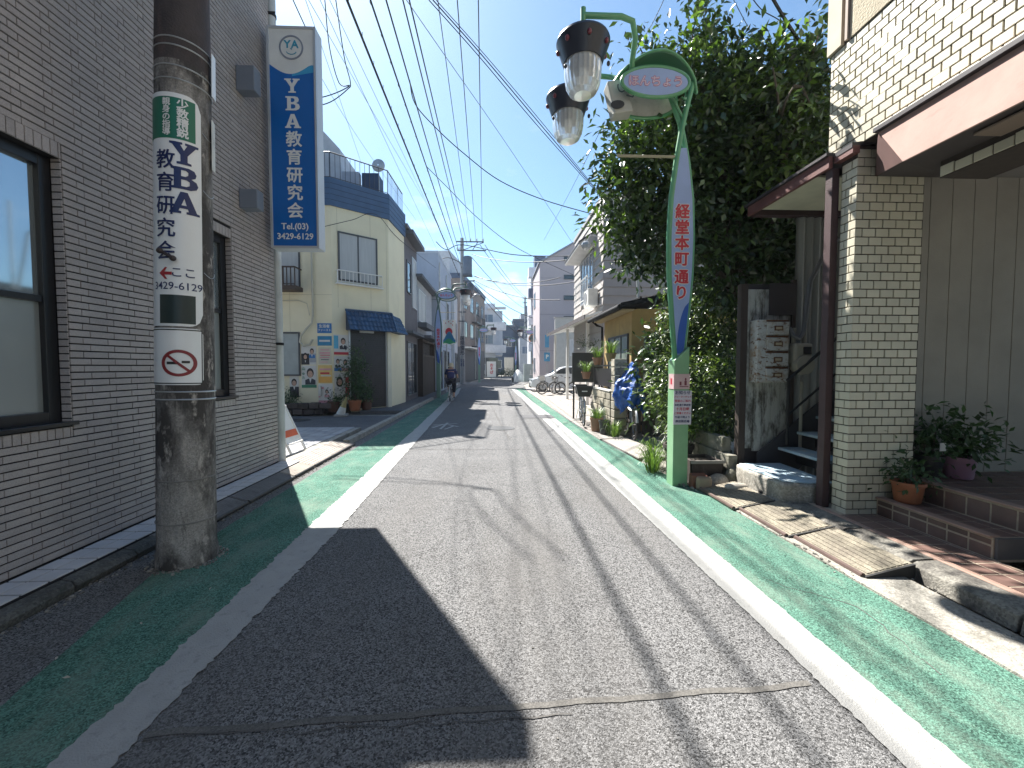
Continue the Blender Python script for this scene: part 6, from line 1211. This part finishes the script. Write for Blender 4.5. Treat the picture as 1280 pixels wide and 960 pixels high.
for i, (x, y, z, lb) in enumerate(((2.75, 11.2, 1.64, 'tan pot of bright green spider leaves on the left of the wall'), (2.78, 10.0, 1.72, 'wide flower box with bright green leaves on top of the black screen'), (2.52, 11.55, 1.25, 'hanging pot of bright grass above the basket bicycle'))):
    pot('plant_pot', lb, (x, y, z), .09, .13, .2, M('pot_tan', (.28, .16, .10), .8) if i != 1 else M('pot_olive', (.20, .17, .09), .8)); blades('potted_grass', lb.replace('pot of', 'clump of leaves in').replace('flower box with', 'clump of'), (x, y, z+.18), 90, .32, .26, leafB, 10+i)
pr_ = root('garden_gate', (3.2, 9.32, 0), 'low dark timber gate beside the stone pillar', 'gate')
for k in range(7): bx('slat', woodd, pr_, 3.02+k*.11, 3.10+k*.11, 9.38, 9.41, .08, 1.25)
bx('rail', woodd, pr_, 3.0, 3.82, 9.411, 9.45, 1.1, 1.18); bx('rail', woodd, pr_, 3.0, 3.82, 9.411, 9.45, .25, .33)
for i, (x, y, w_, lb) in enumerate(((2.42, 9.9, .3, 'brown planter crate with weeds at the foot of the block wall'), (2.5, 9.45, .26, 'black bucket at the foot of the stone gate pillar'))):
    pot('plant_pot', lb, (x, y, .04), w_*.4, w_*.5, .32, M('pot_tan', ()) if i == 0 else blackp)
blades('weeds', 'bright weeds growing in the brown planter crate', (2.42, 9.9, .3), 120, .3, .3, leafB, 20)
# ================================================================ ochre house
yh = root('ochre_house', (4.5, 11.2, 0), 'single storey ochre walled house with black roof behind the block wall', 'house'); och = M('ochre_wall', (.42, .29, .12), .9, .12, 2, bump=.3, dirt=((.25, .17, .08), 3, .55, .8, (1, 1, .5)))
mb = MB(); holed_wall(mb, 'x', 3.3, 3.42, 10.05, 12.6, .0, 2.98, [(10.25, 12.05, .9, 2.42)]); mb.box(3.421, 7.0, 10.05, 10.17, 0, 3.0).box(3.421, 7, 12.48, 12.6, 0, 3.0).box(6.88, 7, 10.171, 12.479, 0, 3.0); mb.build('wall', och, yh); bx('floor', M('dark_interior', ()), yh, 3.45, 6.8, 10.2, 12.4, .3, .35)
FYH = Face((3.30, 12.6), (3.30, 10.05)); w_ = win(yh, FYH, .55, 2.35, .9, 2.42, M('dark_alu', ()), M('house_glass', (.20, .24, .22), .1, spec=.8), 3, 2); bx('sill_shelf', M('cap_white', ()), yh, 3.12, 3.29, 10.2, 12.1, .84, .9)
rfm = M('black_roof', (.010, .011, .013), .7, .15, 4, spec=.2)
MB().prism([(2.93, 9.72, 2.98), (2.93, 9.72, 3.10), (7.2, 9.72, 4.0), (7.2, 9.72, 3.86)], (0, 3.2, 0)).build('roof', rfm, yh, bevel=.01); MB().tube([(2.90, 9.7, 3.0), (2.90, 12.95, 3.0)], .06, 10).tube([(2.93, 12.7, 3.0), (3.1, 12.72, 2.85), (3.26, 12.72, 2.8), (3.26, 12.72, .2)], .035, 8).build('gutter', rfm, yh, smooth=True)
bx('eave_board', M('eave_tan', (.36, .28, .16), .8), yh, 2.99, 3.28, 9.8, 12.85, 2.93, 2.96)
rs = MB()
for k in range(9): x = 3.4+k*.45; z = 3.10+(x-2.93)*.2108; rs.bar((x, 9.71, z+.02), (x, 12.93, z+.02), .05, .04)
stuff(rs.build('roof_ribs', rfm, yh)); MB().tube([(3.5, 10.2, 3.25), (3.45, 10.3, 5.2)], .03, 8).tube([(4.3, 10.4, 3.4), (3.9, 10.3, 4.7), (3.4, 10.3, 5.0)], .03, 8).tube([(4.4, 10.4, 3.4), (4.4, 10.4, 5.5)], .025, 8).build('aerial_frame', M('pole_white', (.55, .55, .53), .6), yh)
# ================================================================ siding house
sh_ = root('siding_house', (5.5, 18, 0), 'two storey grey lap sided house standing behind the ochre house', 'house'); sid = M('siding', (.36, .335, .315), .7, .06, 2, vk=.05, bump=.15, dirt=((.36, .33, .30), 3, .62, .9, (1, 1, .4)))
y0_, y1_ = 15.45, 21.2; bx('wall', M('siding_core', (.20, .19, .19), .8), sh_, 4.02, 9, y0_+.02, y1_, 0, 7.85)
holes = [(17.0, 19.4, 4.4, 6.35)]
z = .0; k = 0
while z < 7.8:
    z2 = min(z+.325, 7.85)
    segs = [(y0_, y1_)]
    for h in holes:
        if z2 > h[2]+.01 and z < h[3]-.01: segs = [(y0_, h[0]), (h[1], y1_)]
    for (a, b) in segs:
        mb = MB(); mb.cur = random.random(); mb.prism([(3.962, a, z+.006), (4.0, a, z2), (4.02, a, z2), (4.02, a, z+.004)], (0, b-a, 0)); mb.build('siding_board', sid, sh_)
    mb = MB(); mb.cur = random.random(); mb.prism([(4.0, y0_-.03, z+.004), (4.0, y0_-.0, z2), (4.0, y0_+.02, z2), (4.0, y0_+.02, z+.004)], (4.9, 0, 0)); mb.build('siding_board', M('siding_shade', (.30, .28, .28), .75, .08, 2, vk=.06), sh_); z = z2  # end wall boards: shaded side put into a darker siding colour
bx('coping', M('coping_grey', (.35, .34, .33), .6), sh_, 3.94, 9.1, y0_-.06, y1_+.05, 7.853, 8.0)
FS = Face((3.985, 21.2), (3.985, 15.45)); w_ = win(sh_, FS, 1.8, 4.2, 4.4, 6.35, alu, bglass, 4, 2, .05, .05)
MB().prism([(3.30, 16.6, 6.42), (3.30, 16.6, 6.50), (3.99, 16.6, 6.95), (3.99, 16.6, 6.42)], (0, 3.4, 0)).build('window_hood', M('hood_grey', (.40, .39, .38), .6), sh_); MB().prism([(3.28, 16.55, 6.50), (3.28, 16.55, 6.56), (3.98, 16.55, 7.02), (3.98, 16.55, 6.955)], (0, 3.5, 0)).build('hood_roof', M('hood_dark', (.06, .06, .065), .6), sh_)
rl = MB(); railing(rl, [(3.72, 16.9, 4.35), (3.72, 19.5, 4.35)], .95, .3, .01, .03); rl.build('window_rail', white, sh_)
ac = bx('air_conditioner', whited, sh_, 3.55, 3.93, 16.0, 16.85, 3.95, 4.6, bevel=.02); MB().lathe((3.545, 16.5, 4.28), [(.02, 0), (.2, 0), (.24, -.01), (.24, .01)], 20, axis='x').build('fan_grille', steel, ac)
lm = MB().tube([(3.99, 15.9, 6.5), (3.6, 15.9, 6.6), (3.45, 15.9, 6.35)], .015, 6).ell((3.42, 15.9, 6.2), .18, .18, .16, 10, 6); lm.build('wall_lamp', M('lamp_clear', (.3, .32, .34), .2), sh_)
# carport
cp = root('carport', (4, 20.5, 0), 'white flat roofed carport over the parked white car', 'carport')
MB().prism([(3.05, 22.6, 3.42), (3.35, 16.4, 3.46), (4.0, 15.6, 3.50), (8.5, 15.6, 3.6), (8.5, 22.6, 3.5)], (0, 0, .10)).build('roof', whited, cp) if 0 else MB().prism([(3.05, 24.6, 3.40), (3.32, 15.5, 3.40), (3.97, 15.5, 3.62), (3.97, 24.6, 3.62)], (0, 0, .08)).build('roof', white, cp)
MB().prism([(3.0, 24.7, 3.36), (3.27, 15.4, 3.36), (3.30, 15.4, 3.36), (3.04, 24.7, 3.36)], (0, 0, .16)).build('roof_edge', M('edge_dark', (.10, .09, .09), .6), cp); bx('rear_roof', white, cp, 3.98, 8, 21.3, 24.6, 3.62, 3.7)
for x, y in ((3.45, 20.3), (3.75, 17.2), (3.4, 24.2)): bx('post', white, cp, x, x+.12, y, y+.12, 0, 3.42)
stg = root('climbing_plant', (3.9, 17.5, 2.2), 'bare dark climbing plant hanging under the carport', 'plant'); stuff(leaf_mesh('foliage', leafA, [(3.85, 16.6, 2.5, .15, .8, .18), (3.8, 17.8, 2.65, .15, .6, .15)], 260, .09, stg, (3.9, 17.5, 2.2), seed=41, shell=.1))
# ================================================================ car
cr_o = root('parked_car', (4.25, 27.2, 0), 'white compact car parked nose to the lane beyond the bicycles', 'car'); cpnt = M('car_white', (.72, .73, .74), .25, .03, coat=.8)
def car():
    X0 = 2.2; yc = 27.2; hw_ = .83
    side = [(0, .35), (.03, .62), (.12, .78), (.55, .90), (1.05, .99), (1.35, 1.16), (1.85, 1.48), (2.3, 1.60), (3.0, 1.61), (3.55, 1.52), (3.95, 1.12), (4.05, .9), (4.07, .4), (3.95, .25), (3.62, .24), (.95, .24), (.1, .24)]
    rows = [(-1, .0), (-.97, .5), (-.8, .9), (.8, .9), (.97, .5), (1, 0)]; V = []
    n = len(side); prof = []
    for ww, _ in ((-1, 0), (-.9, 0), (.9, 0), (1, 0)):
        for (u, z) in side:
            k = 1-max(0, (z-.95))*.32; e_ = .06 if abs(ww) == 1 else 0
            V.append((X0+u*(1-.0)+(e_*(1 if u < 2 else -1)), yc+hw_*ww*k, z-(e_*.6 if z > .9 else 0)))
    F_ = [(r*n+j, r*n+(j+1) % n, (r+1)*n+(j+1) % n, (r+1)*n+j) for r in range(3) for j in range(n)]+[tuple(range(n))[::-1], tuple(range(3*n, 4*n))]
    bd = MB().add(V, F_).build('body', cpnt, cr_o, smooth=True, bevel=.02)
    gl = MB()
    for s_ in (-1, 1):
        P = lambda u, z: (X0+u, yc+s_*(hw_*(1-max(0, z-.95)*.32)+.006), z)
        gl.add([P(1.50, 1.13), P(1.92, 1.44), P(2.35, 1.52), P(2.42, 1.13)], [(0, 1, 2, 3)]); gl.add([P(2.50, 1.13), P(2.45, 1.52), P(3.1, 1.52), P(3.35, 1.15)], [(0, 1, 2, 3)])
    gl.add([(X0+1.30, yc-.66, 1.14), (X0+1.30, yc+.66, 1.14), (X0+1.83, yc+.6, 1.485), (X0+1.83, yc-.6, 1.485)], [(0, 1, 2, 3)]); gl.build('windows', dglass, cr_o)
    for x in (.78, 3.28):
        for s_ in (-1, 1):
            w_ = MB().lathe((X0+x, yc+s_*.77, .31), [(.20, -.09), (.30, -.09), (.31, 0), (.30, .09), (.20, .09)], 26, axis='y').build('wheel', rubber, cr_o, smooth=True)
            MB().lathe((X0+x, yc+s_*.865, .31), [(.01, -.0), (.05, .0), (.06, -.01*s_), (.2, -.005*s_)], 20, axis='y').build('rim', steel, w_)
            MB().tube([(X0+x+.35*math.cos(a), yc+s_*.835, .31+.36*math.sin(a)) for a in np.linspace(.0, math.pi, 14)], .022, 6).build('wheel_arch', blackp, cr_o)
    for s_ in (-1, 1): MB().ell((X0+.14, yc+s_*.62, .72), .16, .16, .07, 12, 6).build('headlight', M('headlight', (.25, .28, .30), .1), cr_o, smooth=True)
    bx('grille', blackp, cr_o, X0-.012, X0+.02, yc-.45, yc+.45, .42, .55); bx('number_plate', white, cr_o, X0-.03, X0-.013, yc-.17, yc+.17, .44, .56); MB().ell((X0+1.5, yc-.92, 1.12), .06, .1, .07, 10, 6).build('wing_mirror', cpnt, cr_o, smooth=True)
    bx('door_handle', cpnt, cr_o, X0+2.2, X0+2.36, yc-.86, yc-.845, .93, .96); bx('bumper', M('bumper_dark', (.05, .05, .05), .6), cr_o, X0-.005, X0+.1, yc-.7, yc+.7, .24, .33); jm = MB()
    for u in (1.42, 2.46, 3.2): jm.box(X0+u, X0+u+.012, yc-hw_-.004, yc-hw_+.01, .35, .98)
    jm.build('door_gap', blackp, cr_o)
car()
rw = root('forecourt_wall', (6, 31, 0), 'pale grey wall behind the parked white car', 'wall'); bx('wall', M('pale_wall', (.42, .42, .40), .8, .08), rw, 4.4, 10, 31, 31.2, 0, 5.2); bx('coping', M('coping_grey', ()), rw, 4.35, 10.05, 30.95, 31.25, 5.2, 5.28); FRW = Face((4.4, 31), (10, 31)); win(rw, FRW, 1.1, 2.6, 2.4, 3.6, alu, curtain, 2)
for (par_, F_, us) in ((b3, Face((-3.55, 26), (-3.55, 33.5)), (.1, 3.7, 7.2)), (b5, FD, (.3, 7.0, 14.0))):
    for u in us: MB().tube([F_.p(u, .1, .08), F_.p(u, 8.0, .08)], .045, 6).build('down_pipe', pipeg, par_)
    mb = MB(); F_.box(mb, us[1]+.3, us[1]+1.1, 3.3, 3.95, .02, .35); mb.build('air_conditioner', whited, par_)
for (F_, par_, u, z) in ((FG, b8, 2.6, 4.2), (FE, b6, .9, 8.1)): mb = MB(); F_.box(mb, u, u+.7, z, z+.6, .02, .35); mb.build('air_conditioner', whited, par_)
# pink grey apartment building and neighbours
pg = root('pink_grey_building', (7, 36, 0), 'tall pink grey building with sloping roof edge and slit windows', 'building'); pgm = M('pink_grey_wall', (.44, .39, .41), .85, .05, .5, bump=.1)
MB().prism([(3.62, 34.6, 0), (3.62, 34.6, 10.1), (6.9, 34.6, 12.0), (12, 34.6, 12.0), (12, 34.6, 0)], (0, 6, 0)).build('wall', pgm, pg); MB().prism([(3.5, 34.5, 10.05), (3.5, 34.5, 10.2), (6.9, 34.5, 12.15), (12.1, 34.5, 12.15), (12.1, 34.5, 12.01), (6.9, 34.5, 12.01)], (0, 6.2, 0)).build('roof_edge', M('roof_edge_grey', (.25, .26, .3), .6), pg)
FP_ = Face((3.62, 34.6), (12, 34.6))
for z in (3.0, 5.4, 7.1, 8.8, 10.3)[1:]: win(pg, FP_, 2.0, 3.6, z, z+.38, M('dark_alu', ()), dglass, 2)
FPs = Face((3.62, 40.6), (3.62, 34.6)); 
for z in (1, 4, 7): win(pg, FPs, 1, 2.4, z, z+1.4, alu, bglass, 2)
mb = MB()
for z in (2.9, 5.9, 8.9): FP_.box(mb, 0, 8.3, z, z+.02, 0, .006)
mb.build('panel_joints', M('joint_mauve', (.22, .19, .21), .8), pg)
ba = root('balcony_building', (4.4, 45, 0), 'narrow apartment block with dark balconies behind the pink grey building', 'building'); bx('wall', M('apt_pale', ()), ba, 3.75, 6, 45, 50, 0, 12.2)
for z in (3.2, 6.0, 8.8, 11.0): bx('balcony', M('apt_white', ()) if z != 8.8 else M('balcony_navy', (.08, .11, .17), .7), ba, 3.45, 4.9, 44.0, 44.95, z, z+1.0); bx('roof_box', M('balcony_navy', ()) , ba, 4.2, 5.4, 45.5, 47, 12.2, 13.6) if z > 10 else None
FB = Face((3.75, 45), (6, 45)); 
for z in (1.2, 4.3, 7.1, 9.9): win(ba, FB, .2, 1.3, z, z+1.0, M('dark_alu', ()), bglass, 1)
# ================================================================ cyclist seen from behind
def skinned(name, chains, mat, parent, o, sub=2, rootv=0):
    me = bpy.data.meshes.new(name); V = [tuple(Vector(p)-Vector(o)) for p, r in chains['v']]; me.from_pydata(V, chains['e'], []); ob = bpy.data.objects.new(name, me); C.objects.link(ob)
    ob.parent = parent; ORG[ob.name] = Vector(o)
    ob.modifiers.new('skin', 'SKIN'); sl = me.skin_vertices[0].data if me.skin_vertices else None
    if sl is None:
        bpy.context.view_layer.objects.active = ob; sl = me.skin_vertices[0].data
    for i, (p, r) in enumerate(chains['v']): sl[i].radius = r if isinstance(r, tuple) else (r, r)
    sl[rootv].use_root = True; m = ob.modifiers.new('sub', 'SUBSURF'); m.levels = m.render_levels = sub; me.materials.append(mat)
    for mo in ob.modifiers:
        if mo.type == 'SKIN': mo.use_smooth_shade = True
    return ob
bk = bicycle('bicycle', 'city bicycle ridden away along the left green lane', (-2.07, 19.35, .012), 0.0, M('bike_dark', ()), None, False, grp='ridden bicycle')
cyc = root('person', (-2.07, 19.35, 0), 'cyclist seen from behind in a cream sun hat, navy top and dark trousers', 'person')
ox, oy = -2.07, 19.35; Q = lambda x, y, z: (ox+x, oy+y, z)
V = [(Q(0, -.25, 1.0), (.16, .12)), (Q(0, -.22, 1.15), (.15, .11)), (Q(0, -.12, 1.33), (.17, .11)), (Q(0, -.06, 1.45), (.13, .09)), (Q(0, -.04, 1.53), .05), (Q(0, -.02, 1.63), .085), (Q(0, -.02, 1.69), .075),
     (Q(.17, -.07, 1.42), .065), (Q(.26, .03, 1.22), .048), (Q(.27, .2, 1.10), .036), (Q(.27, .26, 1.07), .03), (Q(-.17, -.07, 1.42), .065), (Q(-.26, .03, 1.22), .048), (Q(-.27, .2, 1.10), .036), (Q(-.27, .26, 1.07), .03),
     (Q(.10, -.2, .96), .10), (Q(.13, .08, .76), .08), (Q(.12, -.02, .36), .052), (Q(.12, -.05, .22), .04), (Q(.12, .08, .18), .035), (Q(-.10, -.2, .96), .10), (Q(-.13, .10, .92), .08), (Q(-.12, .03, .60), .055), (Q(-.12, -.0, .53), .04), (Q(-.12, .12, .50), .035)]
E_ = [(0, 1), (1, 2), (2, 3), (3, 4), (4, 5), (5, 6), (3, 7), (7, 8), (8, 9), (9, 10), (3, 11), (11, 12), (12, 13), (13, 14), (0, 15), (15, 16), (16, 17), (17, 18), (18, 19), (0, 20), (20, 21), (21, 22), (22, 23), (23, 24)]
skinned('body', {'v': V, 'e': E_}, skin, cyc, (ox, oy, 0))
nv = M('navy_top', (.018, .022, .09), .8, .15, 8); tv = [(p, (r[0]*1.22, r[1]*1.25) if isinstance(r, tuple) else r*1.4) for p, r in V]
sub_ = [1, 2, 3, 7, 8, 11, 12]; mp_ = {k: i for i, k in enumerate([0]+sub_)}
skinned('shirt', {'v': [tv[0]]+[tv[k] for k in sub_], 'e': [(mp_[a], mp_[b]) for a, b in E_ if a in mp_ and b in mp_]}, nv, cyc, (ox, oy, 0))
sub_ = [0, 15, 16, 17, 20, 21, 22]; mp_ = {k: i for i, k in enumerate(sub_)}
skinned('trousers', {'v': [tv[k] for k in sub_], 'e': [(mp_[a], mp_[b]) for a, b in E_ if a in mp_ and b in mp_]}, M('dark_trousers', (.02, .022, .035), .9), cyc, (ox, oy, 0))
MB().lathe(Q(0, -.02, 1.62), [(.15, -.04), (.16, -.03), (.11, .02), (.105, .10), (.07, .14), (.01, .15)], 24).build('hat', M('hat_cream', (.55, .47, .33), .85), cyc, smooth=True)
for s_ in (-1, 1): MB().ell(Q(s_*.12, .06, .18 if s_ > 0 else .50), .045, .12, .045, 10, 6).build('shoe', blackp, cyc, smooth=True)
# ================================================================ overhead cables
def wire(pts, r, name='overhead_cable', mat=None, label=None, grp=None, n=5):
    o = MB().tube(pts, r, n, cap=False).build(name, mat or wire_m, None); return tag(o, label or 'thin black cable strung along the street overhead', 'cable', grp)
def sag(a, b, s_, n=24):
    a, b = Vector(a), Vector(b); return [a.lerp(b, t)-Vector((0, 0, s_*4*t*(1-t))) for t in np.linspace(0, 1, n+1)]
def through(px1, Y1, px2, Y2, s_=.3, ext=1.9, n=26):
    """a cable fixed at the far point that runs on over the viewer's head through the near one"""
    a, b = AY(*px1, Y1), AY(*px2, Y2); far = b; near = b+(a-b)*ext; pts = sag(near, far, s_, n); return pts
runs = [  # near pixel at the top edge, depth there; far pixel, depth; radius; description
 ((441, 0), 9.0, (574, 345), 36.6, .027, 'thickest black cable bundle sweeping from the top left to the far pole', .3),
 ((469, 0), 9.2, (577, 335), 36.6, .021, 'thick cable with ties running right beside the thickest bundle', .3),
 ((486, 0), 9.4, (575, 318), 36.6, .019, 'cable in the middle of the left bundle to the far pole', .2),
 ((505, 0), 9.6, (580, 306), 36.6, .018, 'left one of the close cable pair to the top of the far pole', .1),
 ((513, 0), 9.6, (584, 306), 36.6, .018, 'right one of the close cable pair to the top of the far pole', .1),
 ((548, 0), 10.4, (588, 302), 36.6, .012, 'left of the three thin high wires onto the insulators', .1),
 ((572, 0), 10.4, (595, 302), 36.6, .014, 'middle of the three thin high wires onto the insulators', .1),
 ((598, 0), 10.4, (603, 302), 36.6, .014, 'right of the three thin high wires onto the insulators', .1),
 ((393, 0), 8.6, (560, 300), 30, .006, 'faint thin wire left of the thick bundle', .2),
 ((406, 0), 8.6, (555, 330), 30, .006, 'second faint thin wire left of the thick bundle', .2),
 ((418, 0), 8.8, (571, 330), 34, .006, 'third faint thin wire left of the thick bundle', .2)]
for a, Ya, b, Yb, r, lb, sg_ in runs: wire(through(a, Ya, b, Yb, sg_), r, label=lb, mat=wire_m if r > .008 else wire_g)
tk = MB()                                                # spiral ties on the messenger cable
P0 = through((469, 0), 9.2, (577, 335), 36.6, .3, 1.9, 60)
for i in range(12, 58): p = P0[i]; tk.tube([p+Vector((0, 0, .0)), p+Vector((.03, 0, -.05)), p+Vector((.0, .03, -.07)), p+Vector((-.02, 0, -.03))], .006, 4)
P0 = through((441, 0), 9.0, (574, 345), 36.6, .3, 1.9, 60)
for i in range(12, 58): p = P0[i]; tk.tube([p+Vector((0, 0, .02)), p+Vector((.04, 0, .05)), p+Vector((.02, .03, -.05)), p], .006, 4)
stuff(tag(tk.build('cable_ties', wire_m), 'small wire ties along the thick overhead cables', 'cable ties'))
def wpx(lst, r, lb, mat=None, sm=True):
    P = [AY(x, y, Y) for x, y, Y in lst]; Q_ = []
    for i in range(len(P)-1):                             # smooth interpolation
        p0, p1, p2, p3 = P[max(0, i-1)], P[i], P[i+1], P[min(len(P)-1, i+2)]
        for t in np.linspace(0, 1, 7)[:-1]: Q_.append(.5*((2*p1)+(p2-p0)*t+(2*p0-5*p1+4*p2-p3)*t*t+(3*p1-p0-3*p2+p3)*t**3))
    Q_.append(P[-1]); return wire(Q_, r, label=lb, mat=mat)
wpx([(512, 100, 13.0), (519, 130, 13.2), (545, 160, 13.5), (580, 192, 14), (625, 226, 14.5), (680, 250, 15), (742, 268, 15.4)], .016, 'black service cable looping from the bundle across to the siding house')
wpx([(533, 208, 17), (560, 235, 18), (600, 275, 19), (650, 312, 21), (720, 345, 24)], .014, 'black service cable dropping rightwards to the carport house')
for k, (dx, r) in enumerate(((0, .010), (5, .012), (9, .008))): wpx([(536+dx, 0, 8.5), (600+dx, 72, 9.5), (670+dx, 155, 11), (748+dx*.3, 243, 13)], r, ['left', 'middle', 'right'][k]+' strand of the three diagonal cables crossing to the right')
wpx([(508, 0, 9), (560, 75, 11), (640, 190, 15), (723, 315, 22)], .008, 'thin wire slanting from the top down to the pink grey building', wire_g)
wpx([(406, 0, 11.5), (412, 60, 12), (424, 104, 12.3), (437, 107, 12.3), (415, 118, 12.4), (385, 125, 12.5), (350, 128, 12.7)], .014, 'left black service loop bending back to the projecting sign')
wpx([(419, -5, 11.5), (430, 70, 12), (438, 103, 12.3), (434, 112, 12.3), (412, 128, 12.4), (385, 134, 12.6), (350, 138, 12.7)], .014, 'right black service loop bending back to the projecting sign')
wpx([(382, 0, 7), (420, 110, 10), (452, 205, 16)], .005, 'faint wire running down behind the service loops', wire_g)
wpx([(392, 80, 8), (430, 145, 11), (470, 205, 15), (520, 275, 20)], .005, 'faint wire passing over the roof railing of the cream house', wire_g)
wpx([(960, -12, 6.3), (985, 30, 6.3), (1008, 62, 6.4), (1040, 92, 6.5)], .022, 'thick twisted black cable over the tree crown at the right')
wpx([(935, -10, 6.6), (952, 12, 6.6), (975, 26, 6.6), (1000, 50, 6.6)], .007, 'thin wire beside the twisted cable over the tree')
wpx([(912, -10, 7), (932, 28, 7.2), (945, 50, 7.4)], .006, 'thin wire entering the tree crown from above', wire_g)
wpx([(835, -12, 6.3), (815, 30, 6.6), (790, 70, 7)], .006, 'thin wire rising from the tree crown past the lamp arm', wire_g)
wpx([(752, 160, 9), (715, 235, 13), (680, 300, 20)], .006, 'faint wire slanting down left of the tree', wire_g)
for k, (a, b, Yb) in enumerate((((590, 318), (760, 318), 20), ((592, 345), (720, 352), 26), ((592, 350), (700, 375), 30), ((592, 352), (675, 400), 44), ((594, 356), (660, 415), 50), ((594, 345), (700, 347), 28), ((590, 322), (655, 385), 70), ((600, 306), (655, 372), 75), ((606, 306), (658, 372), 75), ((594, 360), (665, 430), 44))):
    wire(sag(AY(*a, 36.6), AY(*b, Yb), .5), .028, label='dark cable %s of the fan spreading right from the far pole' % ['at the top', 'second from the top', 'third from the top', 'dropping to the far lamp', 'dropping to the bend', 'nearly level', 'to the distant pole, left', 'to the distant pole, middle', 'to the distant pole, right', 'lowest'][k])
wpx([(340, 8, 6.4), (366, 34, 6.35)], .006, 'short stay cable above the projecting sign') if 0 else None
wpx([(402, 284, 14.2), (440, 275, 14.3), (470, 268, 14.6), (500, 300, 17), (545, 335, 25)], .010, 'thin black wire crossing the cream house wall below the parapet')
wpx([(545, 302, 36.6), (558, 312, 36.6), (578, 306, 36.6), (640, 318, 33), (700, 320, 28), (745, 318, 22)], .035, 'thick cable crossing the street level with the top of the far pole')
wpx([(540, 330, 30), (560, 322, 34), (578, 330, 36.6)], .03, 'short cable joining the plain pale building to the far pole')
wpx([(518, 382, 24), (545, 370, 27), (553, 330, 29)], .014, 'cable curving over the plain pale building')
# back cover behind viewer: opposite side of the street, so that windows and shade look right
ob2 = block('rear_house', 'plain building on the left behind the viewer', 'building', -12, -3.6, -30, -9, 9, M('rear_wall', (.40, .38, .35), .85)); ob3 = block('rear_house', 'plain building on the right behind the viewer', 'building', 3.8, 12, -30, -7, 8, M('rear_wall', ()))

# ---------------------------------------------------------------- thin summer haze
hz = bpy.data.materials.new('haze'); hz.use_nodes = True; ht = hz.node_tree
for n_ in list(ht.nodes):
    if n_.type == 'BSDF_PRINCIPLED': ht.nodes.remove(n_)
pv_ = ht.nodes.new('ShaderNodeVolumePrincipled'); pv_.inputs['Color'].default_value = (.80, .88, 1, 1); pv_.inputs['Density'].default_value = .0005; pv_.inputs['Anisotropy'].default_value = .2
ht.links.new(pv_.outputs[0], ht.nodes['Material Output'].inputs['Volume'])
stuff(MB().box(-60, 60, -45, 130, -1.2, 24).build('haze', hz, None))
